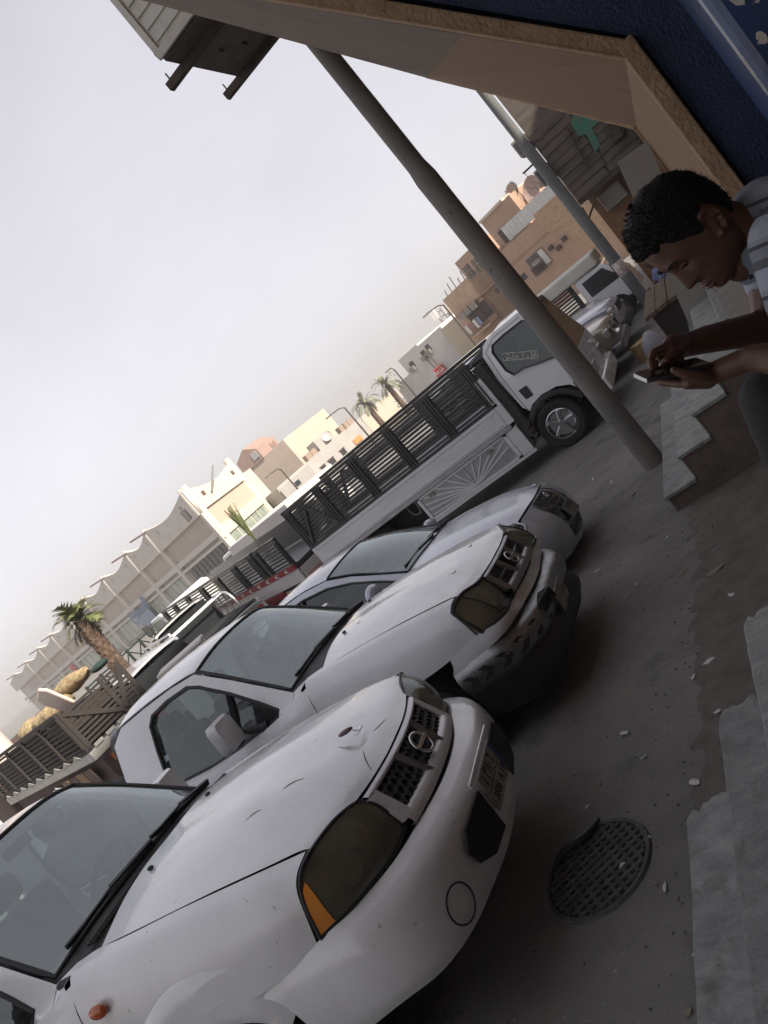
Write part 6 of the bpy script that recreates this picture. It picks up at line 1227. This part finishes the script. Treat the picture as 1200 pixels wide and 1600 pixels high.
def palm(label, x, y, z0, z1, lean, r, crown, nfr, leaf, mats, seed, L_=1.0, dead=0, group=None):
    rn = random.Random(seed); t = thing('palm_tree', label, 'palm tree', (x, y, z0), 0, group); h = z1 - z0; P = [Vector((lean[0] * u * u * h, lean[1] * u * u * h, u * h)) for u in [i / 26 for i in range(27)]]
    R = [r * (1.12 - .25 * i / 26) * (1.07 if i % 2 else .94) for i in range(27)]; b = MB(); b.tube(P, R, 12); top = P[-1]
    for i in range(2, 26):
        for k in range(7):
            a = 2 * PI * (k + .5 * (i % 2)) / 7 + rn.uniform(-.2, .2); d = Vector((math.cos(a), math.sin(a), 0)); q = P[i] + d * R[i] * .9; s_ = d.cross(Vector((0, 0, 1))) * r * .32; b.add([q - s_, q + s_, q + s_ * .5 + d * r * .28 + Vector((0, 0, r * .55)), q - s_ * .5 + d * r * .28 + Vector((0, 0, r * .55))], [(0, 1, 2, 3)])
    b.build('trunk', bark, t)
    b = MB()
    for i in range(nfr):
        a = 2 * PI * i * .381966 + rn.uniform(-.2, .2); el = rn.uniform(crown[0], crown[1]); frond(b, top, (math.cos(a) * math.cos(el), math.sin(a) * math.cos(el), math.sin(el)), L_ * rn.uniform(.8, 1.1), crown[2], leaf, rnd=rn)
    b.build('crown', mats[0], t)
    if dead:
        b = MB()
        for i in range(dead): a = rn.uniform(0, 6.28); frond(b, top - Vector((0, 0, .1)), (math.cos(a), math.sin(a), -.3), L_ * rn.uniform(.9, 1.3), .9, leaf * .5, rnd=rn)
        b.build('dry_fronds', mats[1], t)
    return t
px, py = polar(-48.7, 21)[:2]
palm('young palm with a thick brown trunk and dry hanging fronds by the lattice fence', px, py, zf, 2.75, (.03, .02), .20, (-.5, 1.3, .6), 24, .34, (leaf_d, leaf_y), 3, .66, 4)
px, py = polar(-36.2, 25)[:2]
palm('thin palm with its fronds tied upright beside the sunlit building end', px, py, zf, 1.25, (0, 0), .16, (1.36, 1.55, .08), 16, .11, (leaf_d, leaf_y), 5, 1.25, 0)
for k, (a_, d_, hh) in enumerate(((-24.0, 56, 2.4), (-22.0, 58, 2.5))):
    px, py = polar(a_, d_)[:2]
    palm(('left one of the two date palms behind the grey shop row', 'right one of the two date palms behind the grey shop row')[k], px, py, zf, hh, (0, 0), .2, (-.5, 1.3, .75), 34, .30, (leaf_far, leaf_y), 11 + k, 1.35, 0, 'date palms behind the shops')
# ---- vehicles beyond the tall truck on the right
T2 = thing('stake_truck', 'white truck with a cream canopy over black stakes beyond the tall truck', 'truck', (0, 21.4, -.42))
cnv = M('cream_canopy', (.56, .55, .49), .7, col2=(.48, .47, .42), n=3)
stakes(T2, -7.4, -2.95, -.85, .88, 1.52, 4, 8, blackp, .05, False, .12)
MB().bb((-7.4, -.88, .62), (-2.9, .9, .86)).build('bed_side', white_w, T2); MB().bb((-7.45, -.92, 1.55), (-2.15, .95, 1.86)).build('canopy', cnv, T2, bev=.05)
b = MB(); b.ext([(-2.88, -.85, .5), (-2.88, -.85, 1.50), (-2.75, -.85, 1.56), (-2.1, -.85, 1.52), (-1.72, -.85, .98), (-1.64, -.85, .45)], (0, 1.7, 0)); b.build('cab', wtp, T2, bev=.05)
MB().ext([(-2.72, -.858, 1.0), (-2.72, -.858, 1.42), (-2.14, -.858, 1.42), (-1.88, -.858, .98)], (0, .006, 0)).build('side_window', darkg, T2); MB().bb((-2.78, -.872, .86), (-2.66, -.852, .91)).build('door_handle', blk, T2); MB().bb((-1.95, -1.1, 1.05), (-1.85, -.9, 1.4)).build('door_mirror', blk, T2, bev=.03)
MB().bb((-7.2, -.5, .35), (-1.8, .5, .55)).build('chassis', blackp, T2)
for wx in (-2.35, -6.3): wheel_s(T2, wx, -.75, .36, .22, -1, chromed); wheel_s(T2, wx, .75, .36, .22, 1, chromed)
s1 = far_car('suv', 'silver blue off-roader with its bonnet facing the arcade beyond the tall truck', 'car', carmat(-1.95, 17.3, 92, -.42), silverp, tail=4.6, belt=1.08, roof=1.78, ws=1.5, rear=4.4, hoodz=1.06, r=.39, group=None)
s2 = far_car('suv', 'white estate car with dark stripes between the off-roader and the canopy truck', 'car', carmat(-2.35, 19.35, 92, -.42), whf, tail=4.5, belt=.98, roof=1.58, ws=1.5, rear=4.3, hoodz=.98, r=.36)
for k in range(3): MB().bb((-3.2, -.885, .62 + .12 * k), (-1.0, -.872, .67 + .12 * k)).build('side_stripe', M('stripe_grey', (.06, .06, .065), .5), s2)
s3 = far_car('pickup_truck', 'dusty beige pickup with a worn front just behind the concrete post', 'pickup truck', carmat(-1.98, 15.25, 92, -.41), beige, tail=4.8, belt=1.02, roof=1.66, ws=1.6, rear=3.2, bed=3.1, hoodz=1.0, glassm=darkgl, r=.37)
b = MB(); b.lathe([(.02, -.06), (.09, -.03), (.125, .03), (.135, .03)], (.02, -.58, .80), (1, -.35, .1), 20); b.build('round_headlight', chrome, s3, smooth=50)
bx = MB(); bx.bb((-.17, -.17, 0), (.17, .17, .32)); o = bx.build('cardboard_box', M('cardboard', (.40, .27, .13), .85), None, bev=.004); o.matrix_world = Matrix.Translation((-1.75, 14.55, -.40)) @ Matrix.Rotation(.5, 4, 'Z'); tag(o, 'tan cardboard box on the ground in front of the beige pickup', 'box')
MB().bb((.02, -.176, .1), (.12, -.171, .2)).build('box_hole', dark, o)
# ---- by the steps on the right
pl_ = M('pale_board', (.33, .315, .285), .8, col2=(.27, .26, .235), n=2)
o = MB().ext([(-.66, 9.75, .44), (-.30, 9.75, .46), (.12, 9.98, 2.32), (-.24, 9.98, 2.36)], (0, .02, 0)).build('leaning_board', pl_, None); tag(o, 'tall pale board leaning against the far end of the arcade wall', 'board')
ct = thing('market_counter', 'dark market counter with a worn plank top beside the small steps', 'counter', (-.98, 10.6, -.4)); MB().bb((-.02, .05, .0), (.5, 2.2, 1.05)).build('counter_body', M('dark_brown', (.028, .02, .016), .8), ct)
wd = M('old_wood', (.17, .115, .07), .85, col2=(.09, .062, .042), n=3, aniso=(6, 1, 1), bump=.4)
for k in range(4): MB().bb((-.1 + k * .17, 0, 1.055 + .006 * (k % 2)), (.06 + k * .17, 2.3, 1.11 + .006 * (k % 2))).build('plank', wd, ct, bev=.006)
b = MB(); b.grid([[Vector((math.cos(2 * PI * k / 16) * rr * (1 + .25 * mnoise.noise((k * .7, h * 3, 2))), math.sin(2 * PI * k / 16) * rr * .8 * (1 + .25 * mnoise.noise((k * .9, h * 3, 5))), h)) for k in range(16)] for rr, h in ((.15, 0), (.21, .08), (.2, .2), (.17, .32), (.10, .40), (.05, .46), (.0, .47))], cv=True)
o = b.build('white_sack', M('white_plastic', (.50, .50, .54), .6, col2=(.36, .36, .40), n=9), None, smooth=60); o.location = (-1.55, 14.1, -.41); tag(o, 'crumpled white plastic sack on the ground beyond the sitting man\'s phone', 'sack')
# ================================================================== PEOPLE
def caps(b, P, R, n=12):
    """swept spheres along a chain: overlapping tapered capsules, later fused into one skin"""
    P = [Vector(p) for p in P]
    for i in range(len(P)):
        b.ell(P[i], (R[i],) * 3, n, n // 2 + 2)
        if i: b.cyl(P[i - 1], P[i], R[i - 1] * .995, R[i] * .995, n)
def fuse(b, name, mat, parent, voxel, smooth=3, factor=.5):
    me = bpy.data.meshes.new(name); me.from_pydata(b.v, [], b.f)
    bm = bmesh.new(); bm.from_mesh(me); bmesh.ops.recalc_face_normals(bm, faces=bm.faces); bm.to_mesh(me); bm.free()
    o = bpy.data.objects.new(name, me); COL.objects.link(o)
    r = o.modifiers.new('r', 'REMESH'); r.mode = 'VOXEL'; r.voxel_size = voxel; r.use_smooth_shade = True
    s = o.modifiers.new('s', 'SMOOTH'); s.iterations = smooth; s.factor = factor
    m2 = bpy.data.meshes.new_from_object(o.evaluated_get(bpy.context.evaluated_depsgraph_get())); o.modifiers.clear(); o.data = m2; bpy.data.meshes.remove(me)
    m2.name = name; m2.materials.clear(); m2.materials.append(mat); m2.shade_smooth(); o.parent = parent; return o
skin = M('skin', (.13, .066, .043), .46, col2=(.098, .047, .030), n=9, bump=.08, bs=140, spec=.45)
hairm = M('hair', (.010, .009, .009), .6, bump=.9, bs=190, spec=.3)
lipm = M('lips', (.10, .042, .034), .5)
FW = Vector((-.883, -.469, 0)); LF = Vector((.469, -.883, 0))
pm4 = Matrix((FW, LF, Vector((0, 0, 1)))).transposed().to_4x4(); pm4.translation = (.033, 1.967, 0)
man = thing('person', 'man in a striped grey polo shirt bent over the phone in his hands', 'person', mat=pm4)
# --- head as one height field in its own frame
phi = rad(29); HF = Vector((math.cos(phi), 0, -math.sin(phi))); HU = Vector((math.sin(phi), 0, math.cos(phi))); HC = Vector((.010, -.098, 1.932))
def hp(f, l, u): return HC + HF * f + Vector((0, 1, 0)) * l + HU * u
PR = [(.128, .004, .004, .004), (.122, .032, .036, .032), (.108, .058, .064, .052), (.085, .080, .088, .067), (.055, .093, .100, .0755), (.025, .0975, .103, .078), (.005, .098, .1015, .0775), (-.015, .094, .097, .0755), (-.035, .092, .090, .073), (-.055, .0915, .080, .070), (-.072, .091, .069, .067), (-.088, .0915, .060, .0625), (-.102, .087, .053, .057), (-.116, .086, .048, .049), (-.128, .078, .043, .040), (-.136, .058, .036, .030), (-.139, .01, .01, .01)]
def hrad(u):
    for i in range(len(PR) - 1):
        a, c = PR[i], PR[i + 1]
        if a[0] >= u >= c[0]:
            t = (a[0] - u) / (a[0] - c[0]); t2 = t
            return [a[k] + (c[k] - a[k]) * t2 for k in (1, 2, 3)]
    return [.003] * 3
def hsurf(u, th, extra=0):
    f_, b_, w_ = hrad(u); c, s = math.cos(th), math.sin(th); fb = f_ if c > 0 else b_
    x, y = fb * abs(c) ** .85 * (1 if c > 0 else -1), w_ * abs(s) ** .9 * (1 if s > 0 else -1)
    if c > 0:
        g = lambda l0, wl, u0, wu: math.exp(-((y - l0) / wl) ** 2 - ((u - u0) / wu) ** 2)
        nose = max(0, min(1, (.005 - u) / .058)) * (1 if u > -.056 else max(0, 1 - (-.056 - u) / .014)); x += .030 * nose * math.exp(-(y / (.011 + .007 * nose)) ** 2)
        x += .006 * (g(.03, .02, .012, .010) + g(-.03, .02, .012, .010)) - .011 * (g(.032, .014, -.012, .011) + g(-.032, .014, -.012, .011)) + .007 * g(0, .022, -.083, .0065) + .0075 * g(0, .020, -.097, .006) - .003 * g(0, .03, -.090, .0025) + .005 * g(0, .02, -.121, .012)
        x += .004 * (g(.045, .016, -.04, .014) + g(-.045, .016, -.04, .014))
    k = 1 + extra / max(.03, math.hypot(x, y)); return hp(x * k, y * k, u)
b = MB(); us = [.128 - .267 * i / 66 for i in range(67)]
b.grid([[hsurf(u, 2 * PI * j / 72) for j in range(72)] for u in us], cv=True); b.ell(hp(0, 0, .02), (.05, .05, .05)); b.poly([hsurf(us[0], 2 * PI * j / 72) for j in range(72)]); b.poly([hsurf(us[-1], 2 * PI * j / 72) for j in range(72)])
for s_ in (1, -1):                                                     # ears
    P = [hp(-.004 + .022 * math.cos(a) * (1 if math.sin(a) > -.2 else .7) - .006, s_ * (.078 + .006 * math.sin(a) - .006 * math.cos(a)), -.020 + .034 * math.sin(a)) for a in [2 * PI * k / 16 for k in range(17)]]
    for i in range(16): b.ell(P[i], (.0065,) * 3, 8, 6)
    b.ell(hp(-.012, s_ * .074, -.02), (.012, .006, .02), 10, 8, None); b.ell(hp(.002, s_ * .077, -.05), (.008, .006, .009), 8, 6)
caps(b, [hp(-.030, 0, -.03), hp(-.045, 0, -.10), (-.115, -.098, 1.80), (-.15, -.098, 1.72)], [.062, .058, .064, .08], 16)
caps(b, [hp(.005, 0, -.09), (-.05, -.098, 1.80)], [.045, .05], 14)
# --- phone frame
A_ = Vector((.89, 0, .45)).normalized(); NN = Vector((-A_.z, 0, A_.x)); NN = (NN + Vector((0, .28, 0))).normalized(); TT = NN.cross(A_).normalized(); Pc = Vector((.252, -.045, 1.722))
if TT.y < 0: TT = -TT
pt = lambda a, l, n: Pc + A_ * a + TT * l + NN * n
# left (near) arm and the hand under the phone
wl = Vector((.128, .022, 1.642))
caps(b, [(-.05, .085, 1.795), (.02, .13, 1.69), (.085, .185, 1.578), (.098, .15, 1.588), wl.lerp(Vector((.085, .185, 1.578)), .25), wl], [.058, .050, .042, .043, .034, .0285], 14)
caps(b, [wl, pt(-.07, .005, -.034), pt(-.035, .0, -.034)], [.027, .026, .022]); caps(b, [pt(-.075, .0, -.03), pt(-.03, -.022, -.03)], [.024, .018]); caps(b, [pt(-.07, .015, -.034), pt(-.025, .022, -.032)], [.026, .017])
for i, a in enumerate((.012, -.010, -.031, -.050)):
    L_ = (1.0, 1.06, 1.0, .84)[i]; caps(b, [pt(a - .02, .012, -.033), pt(a + .004, -.028 * L_, -.031), pt(a + .010, -.050 * L_, -.012), pt(a + .004, -.047, .012)], [.0105, .0098, .0088, .0072], 10)
caps(b, [pt(-.075, .03, -.028), pt(-.04, .050, -.018), pt(-.005, .052, -.004), pt(.018, .045, .010)], [.017, .0135, .0115, .009], 10)
# right (far) arm, pointing hand over the screen
wr = Vector((.150, -.150, 1.722))
caps(b, [(-.22, -.26, 1.795), (-.16, -.25, 1.70), (-.09, -.235, 1.61), (-.05, -.225, 1.62), wr.lerp(Vector((-.09, -.235, 1.61)), .25), wr], [.058, .05, .042, .043, .034, .028], 14)
caps(b, [wr, (.185, -.122, 1.748), (.21, -.10, 1.756)], [.027, .026, .017]); caps(b, [wr, (.20, -.135, 1.748)], [.025, .018])
caps(b, [(.21, -.098, 1.760), (.248, -.082, 1.772), (.270, -.068, 1.764), (.282, -.060, 1.750)], [.0105, .0095, .0085, .007], 10)
for i, (l_, z_) in enumerate(((-.118, 1.752), (-.136, 1.744), (-.152, 1.735))): caps(b, [(.205, l_, z_), (.236, l_ + .004, z_ + .002), (.238, l_ + .012, z_ - .022), (.212, l_ + .014, z_ - .028)], [.0105, .0098, .009, .0078], 10)
caps(b, [(.165, -.115, 1.728), (.20, -.082, 1.735), (.228, -.066, 1.742), (.246, -.058, 1.744)], [.015, .0125, .0105, .0085], 10)
# shins and feet bare at the ankle
body = fuse(b, 'body', skin, man, .0036, 2, .4)
# --- hair: displaced cap with an irregular hairline
hb = MB(); rows = []; random.seed(4)
nth = 96
def hairline(th):
    c = math.cos(th); a = abs(math.atan2(math.sin(th), math.cos(th)))
    if a < .75: return .062 + .006 * math.sin(a * 9)
    if a < 1.25: return .062 + (.012 - .062) * (a - .75) / .5
    if a < 1.52: return .012 + (-.022 - .012) * (a - 1.25) / .27
    if a < 1.85: return .018
    return .018 + (-.082 - .018) * min(1, (a - 1.85) / .5)
for i in range(34):
    t = i / 33; row = []
    for j in range(nth):
        th = 2 * PI * j / nth; lo = hairline(th) + .004 * mnoise.noise((j * .9, 0, 0)); u = .128 - (.128 - lo) * t
        q0 = hsurf(u, th); nz = mnoise.noise(q0 * 60) + .7 * mnoise.noise(q0 * 130); ex = (.013 + .002 * max(0, math.cos(th)) * (1 - t * .3)) * min(1, (1 - t) * 5 + .12) + .0045 * nz
        p = hsurf(u, th, ex if t > .12 else ex * .5); p += HU * (.014 * max(0, 1 - t * 2.2)); row.append(p)
    rows.append(row)
hb.grid(rows, cv=True); hb.poly(rows[0]); hair = hb.build('hair', hairm, man, smooth=80)
tf = MB()
for k in range(2600):
    i = random.randrange(0, 30); j = random.randrange(nth); p = rows[i][j]; d = (p - HC).normalized() + Vector((random.uniform(-.7, .7), random.uniform(-.7, .7), random.uniform(-.7, .7))); d.normalize(); s_ = d.orthogonal().normalized() * .0012; L_ = random.uniform(.004, .011); tf.add([p - s_, p + s_, p + d * L_], [(0, 1, 2)])
tf.build('hair_tufts', hairm, man, kind='stuff')
for s_ in (1, -1):
    e = MB(); P = [hsurf(.013 + .004 * math.sin(PI * k / 6), s_ * (.17 + .42 * k / 6), .003) for k in range(7)]; e.tube(P, [.0025, .004, .0045, .004, .0035, .003, .0015], 6); e.build('eyebrow', hairm, man, smooth=60)
    e = MB(); c_ = hsurf(-.012, s_ * .36, -.004); e.ell(c_, (.0115,) * 3, 14, 10); e.build('eye', M('eye_dark', (.03, .025, .022), .15), man, smooth=60)
    e = MB(); P = [hsurf(-.006 - .005 * abs(k - 3) / 3, s_ * (.22 + .28 * k / 6), .0035) for k in range(7)]; e.tube(P, [.002, .0035, .004, .0045, .004, .0035, .002], 6); e.build('eyelid', skin, man, smooth=60)
for u_, r_ in ((-.083, .0038), (-.096, .0045)):
    e = MB(); P = [hsurf(u_, .30 * (k - 4) / 4, .0008) for k in range(9)]; e.tube(P, [.001, .6 * r_, .9 * r_, r_, .95 * r_, r_, .9 * r_, .6 * r_, .001], 8); e.build('lip', lipm, man, smooth=60)
# --- shirt
shirt = bpy.data.materials.new('striped_shirt'); shirt.use_nodes = True; nt_ = shirt.node_tree; pb = nt_.nodes['Principled BSDF']; pb.inputs['Roughness'].default_value = .9; pb.inputs['Specular IOR Level'].default_value = .2
tc_ = nt_.nodes.new('ShaderNodeTexCoord'); mp_ = nt_.nodes.new('ShaderNodeMapping'); mp_.inputs['Rotation'].default_value = (0, rad(24), 0); nt_.links.new(tc_.outputs['Object'], mp_.inputs[0])
sx = nt_.nodes.new('ShaderNodeSeparateXYZ'); nt_.links.new(mp_.outputs[0], sx.inputs[0]); ml = nt_.nodes.new('ShaderNodeMath'); ml.operation = 'MULTIPLY'; ml.inputs[1].default_value = 1 / .105; nt_.links.new(sx.outputs[2], ml.inputs[0]); fr = nt_.nodes.new('ShaderNodeMath'); fr.operation = 'FRACT'; nt_.links.new(ml.outputs[0], fr.inputs[0])
cr_ = nt_.nodes.new('ShaderNodeValToRGB'); cr_.color_ramp.interpolation = 'CONSTANT'; e_ = cr_.color_ramp.elements; e_[0].position = 0; e_[0].color = (.30, .33, .38, 1); e_[1].position = .42; e_[1].color = (.10, .105, .115, 1)
for p_, c_ in ((.60, (.20, .215, .245)), (.82, (.075, .075, .08)), (.9, (.24, .26, .30))): q_ = e_.new(p_); q_.color = (*c_, 1)
nt_.links.new(fr.outputs[0], cr_.inputs[0]); nt_.links.new(cr_.outputs[0], pb.inputs['Base Color'])
nb_ = nt_.nodes.new('ShaderNodeTexNoise'); nb_.inputs['Scale'].default_value = 14; bp_ = nt_.nodes.new('ShaderNodeBump'); bp_.inputs['Strength'].default_value = .5; bp_.inputs['Distance'].default_value = .02; nt_.links.new(tc_.outputs['Object'], nb_.inputs[0]); nt_.links.new(nb_.outputs[0], bp_.inputs['Height']); nt_.links.new(bp_.outputs[0], pb.inputs['Normal'])
b = MB(); cy_ = -.098
for f_, z_, rf, rl in ((-.36, 1.44, .135, .19), (-.38, 1.54, .13, .185), (-.355, 1.64, .12, .18), (-.30, 1.73, .11, .175), (-.225, 1.79, .09, .165), (-.165, 1.82, .075, .12)): b.ell((f_, cy_, z_), (rf, rl, .105), 20, 12)
for s_ in (1, -1):
    if s_ > 0: caps(b, [(-.16, .02, 1.79), (-.055, .08, 1.80), (-.01, .11, 1.745), (.022, .132, 1.685)], [.09, .078, .074, .077], 16)
    else: caps(b, [(-.22, -.20, 1.78), (-.225, -.26, 1.795), (-.185, -.255, 1.73), (-.165, -.25, 1.69)], [.085, .074, .068, .066], 16)
caps(b, [(-.17, cy_, 1.80), (-.125, cy_, 1.845)], [.085, .068], 16)
for k in range(26):
    a = 2 * PI * k / 26; 
sh = fuse(b, 'shirt', shirt, man, .007, 6, .6)
colm = M('collar_grey', (.14, .17, .20), .85); b = MB(); g = []
nkA, nkB = Vector((-.105, cy_, 1.812)), Vector((-.073, cy_, 1.862)); ax_ = (nkB - nkA).normalized(); px_ = Vector((0, 1, 0)); py_ = ax_.cross(px_)
for k in range(25):
    a = rad(25 + 310 * k / 24); d = px_ * math.cos(a + PI / 2 * 1.0) + py_ * math.sin(a + PI / 2 * 1.0)
    g.append([nkA + d * .074 - ax_ * .012, nkA + d * .073 + ax_ * .03, nkA + d * .077 + ax_ * .045, nkA + d * .088 + ax_ * .03, nkA + d * .100 - ax_ * .018])
b.grid(g); b.build('collar', colm, man, smooth=60)
b = MB(); b.ell((-.015, cy_ + .05, 1.765), (.006, .006, .006), 8, 6); b.build('button', blk, man)
# --- trousers, shoes, stool
trou = M('dark_trousers', (.028, .027, .027), .9, bump=.3, bs=30); b = MB()
for s_ in (1, -1): caps(b, [(-.34, cy_ + s_ * .09, 1.43), (-.12, cy_ + s_ * .11, 1.46), (.04, cy_ + s_ * .115, 1.475), (.088, cy_ + s_ * .115, 1.33), (.10, cy_ + s_ * .12, 1.10)], [.115, .092, .070, .062, .052], 16)
b.ell((-.34, cy_, 1.42), (.15, .19, .10), 18, 12); fuse(b, 'trousers', trou, man, .009, 4, .5)
for s_ in (1, -1):
    b = MB(); caps(b, [(.06, cy_ + s_ * .12, 1.035), (.16, cy_ + s_ * .125, 1.03), (.25, cy_ + s_ * .13, 1.018)], [.045, .045, .032], 14); fuse(b, 'shoe', M('shoe_leather', (.03, .02, .016), .5), man, .007, 3, .5)
sm_ = pm4.copy(); stl = thing('wooden_stool', 'low wooden stool under the sitting man', 'stool', mat=sm_)
MB().bb((-.48, cy_ - .2, 1.295), (-.12, cy_ + .2, 1.33)).build('seat', wd, stl, bev=.008)
for f_ in (-.44, -.16):
    for l_ in (-.16, .16): MB().bb((f_ - .02, cy_ + l_ - .02, .98), (f_ + .02, cy_ + l_ + .02, 1.294)).build('leg', wd, stl)
# --- phone in the hand
ph = bpy.data.objects.new('phone', None); COL.objects.link(ph); mm = Matrix((A_, TT, NN)).transposed().to_4x4(); mm.translation = Pc; ph.matrix_world = pm4 @ mm; tag(ph, 'dark smartphone with a pale edge held in the man\'s hands', 'phone')
MB().bb((-.075, -.037, -.008), (.075, .037, .003)).build('casing', M('phone_edge', (.045, .045, .048), .35, .3), ph, bev=.004); MB().bb((-.073, -.035, .0032), (.073, .035, .0042)).build('screen', M('phone_screen', (.012, .012, .014), .12), ph)
MB().bb((.0752, -.034, -.007), (.0765, .034, .002)).build('end_cap', M('phone_cap', (.45, .45, .46), .3, .4), ph); MB().bb((-.06, .0372, -.004), (-.035, .0382, .0)).build('side_button', blk, ph)
# --- far crouching figure
fp = thing('person', 'crouching man in a blue shirt beside the slimmer grey post', 'person', (-1.12, 19.0, -.42), rad(200)); b = MB()
caps(b, [(0, 0, .74), (.05, 0, .98)], [.06, .10], 12); b.ell((.06, 0, 1.0), (.10, .08, .125), 14, 10); caps(b, [(0, .2, .66), (.15, .24, .45), (.36, .12, .48)], [.05, .045, .03]); caps(b, [(0, -.2, .66), (.15, -.24, .45), (.36, -.12, .48)], [.05, .045, .03]); fuse(b, 'body', skin, fp, .012, 2)
b = MB(); b.ell((.045, 0, 1.045), (.105, .088, .10), 14, 10); b.build('hair', hairm, fp, smooth=60)
b = MB(); caps(b, [(-.12, 0, .25), (-.05, 0, .5), (.0, 0, .68)], [.17, .17, .13]); caps(b, [(0, .13, .68), (.06, .22, .55)], [.08, .07]); caps(b, [(0, -.13, .68), (.06, -.22, .55)], [.08, .07]); fuse(b, 'shirt', M('blue_shirt', (.14, .19, .36), .85), fp, .014, 3)
b = MB()
for s_ in (1, -1): caps(b, [(-.12, .1 * s_, .2), (.25, .16 * s_, .42), (.16, .14 * s_, .06), (.32, .15 * s_, .04)], [.12, .08, .06, .045])
fuse(b, 'trousers', M('pale_trousers', (.36, .34, .30), .9), fp, .014, 3)
# ================================================================== LITTER
random.seed(12); lit = M('litter_paper', (.60, .59, .57), .8, col2=(.42, .41, .38), n=30); lit2 = M('litter_leaf', (.22, .19, .13), .9)
LIT = [(-1.12, 5.05, .16, 'pale crumpled scrap of card lying by the brown side wall of the steps'), (-1.02, 4.55, .09, None), (-1.28, 3.83, .07, None), (-1.20, 3.92, .10, None), (-1.32, 4.4, .05, None), (-1.70, 3.62, .09, None), (-1.62, 2.62, .07, 'torn foil scrap lying on the manhole grating'), (-1.50, 2.72, .045, None), (-1.47, 2.47, .05, None), (-1.42, 2.42, .06, None), (-1.85, 3.10, .06, None), (-1.28, 2.95, .08, None), (-2.05, 4.3, .07, None), (-1.75, 5.6, .06, None), (-2.2, 6.4, .09, None), (-1.5, 6.2, .06, None), (-1.95, 8.1, .12, None), (-2.3, 9.1, .10, None), (-2.05, 10.2, .12, None), (-1.75, 11.3, .12, None), (-1.35, 1.9, .05, None), (-2.6, 9.7, .12, None), (-1.15, 3.4, .05, None), (-1.55, 3.3, .04, None), (-1.35, 5.3, .10, None), (-1.6, 12.6, .14, None), (-1.3, 2.1, .06, None)]
LABS = [None, 'pale scrap halfway between the brown side wall and the nearest marble steps', 'small torn scrap nearest the top corner of the upper marble step', 'curled white scrap left of the upper marble step', 'tiny white scrap below the concrete post steps', 'thin pale strip on the street ahead of the near pickup bumper', None, 'short pale scrap on the far edge of the manhole ring', 'white scrap lying just right of the manhole grating', 'folded strip between the manhole and the lowest marble step', 'thin scrap on the dark ground between the near pickup and the manhole', 'flat pale scrap beside the broken end of the lowest step', 'faint grey scrap in front of the chevron bumper', 'slim pale splinter in front of the sedan nose', "pale scrap on the street near the sedan's front bumper", 'small scrap right of the sedan near the concrete post base', 'pale torn sheet left of the concrete post foot', 'dark crumpled leaf scrap near the truck front wheel', 'pale scrap behind the foot of the concrete post', 'white scrap on the street beyond the concrete post', 'tiny scrap close to the front edge of the lowest marble step', 'crumpled scrap under the side of the tall truck', 'small fleck beside the broken corner of the middle step', 'tiny fleck of paper in the open street left of the middle step', 'pale strip at the foot of the brown side wall', 'farthest scrap on the street near the beige pickup', 'small fleck by the lowest step near the picture bottom']
for i, (x, y, s, lab) in enumerate(LIT):
    n = 7; asp = random.uniform(.10, .26); P = [Vector((s * .5 * math.cos(2 * PI * k / n) * random.uniform(.5, 1.15), s * asp * math.sin(2 * PI * k / n) * random.uniform(.5, 1.3), .006 * random.random())) for k in range(n)]
    b = MB(); c_ = Vector((0, 0, .005)); b.add(P + [c_] + [p - Vector((0, 0, .002)) for p in P], [(k, (k + 1) % n, n) for k in range(n)] + [(n + 1 + k, n + 1 + (k + 1) % n, (k + 1) % n, k) for k in range(n)])
    o = b.build('paper_scrap', lit if i % 4 else lit2, None); o.location = (x, y, gzz(x, y) + .008); o.rotation_euler = (random.uniform(-.1, .1), random.uniform(-.1, .1), random.uniform(0, 3.1)); tag(o, lab or LABS[i], 'litter', 'litter scattered on the street')
o = MB(); P = cr([(-.16, 0, .015), (-.05, .02, .03), (.08, -.01, .02), (.17, .01, .012)], 4); o.tube(P, [.008 + .012 * math.sin(PI * k / 12) for k in range(13)], 8); o = o.build('plastic_bottle', M('dark_bottle', (.02, .026, .034), .3), None, smooth=60); o.location = (-1.86, 2.80, .014); o.rotation_euler = (0, 0, .75); tag(o, 'crushed dark plastic bottle on the manhole rim', 'bottle')
b = MB(); gp = []
for k in range(9):
    a = k / 8; gp.append([Vector((.02 * math.sin(9 * a), .11 * a, .0)), Vector((.05 + .03 * math.sin(7 * a), .11 * a, .06 + .03 * math.sin(5 * a + 1))), Vector((.10, .11 * a + .01, .02))])
b.grid(fine(gp, 1, 3)); o = b.build('plastic_bag', M('plastic_film', (.30, .30, .33), .4), None, smooth=60); o.location = (-1.80, 1.60, .01); tag(o, 'scrap of clear plastic bag at the bottom edge below the near pickup', 'plastic bag')
# pebbles and grit
pb_ = M('grit', (.16, .15, .135), .95, col2=(.07, .066, .06), n=20); b = MB()
for k in range(900):
    x, y = random.uniform(-3.2, -.95), random.uniform(1.2, 9.5)
    if random.random() < .55: x = -1.02 - abs(random.gauss(0, .22))
    r = random.uniform(.003, .009) * (1 + .05 * y); z = gzz(x, y); v = [Vector((x + r * a, y + r * c * random.uniform(.6, 1.1), z + r * e * .6 + .002)) for a, c, e in ((1, 0, 0), (-1, 0, 0), (0, 1, 0), (0, -1, 0), (0, 0, 1.2))]; b.add(v, [(0, 2, 4), (2, 1, 4), (1, 3, 4), (3, 0, 4)])
b.build('street_grit', pb_, None, kind='stuff')
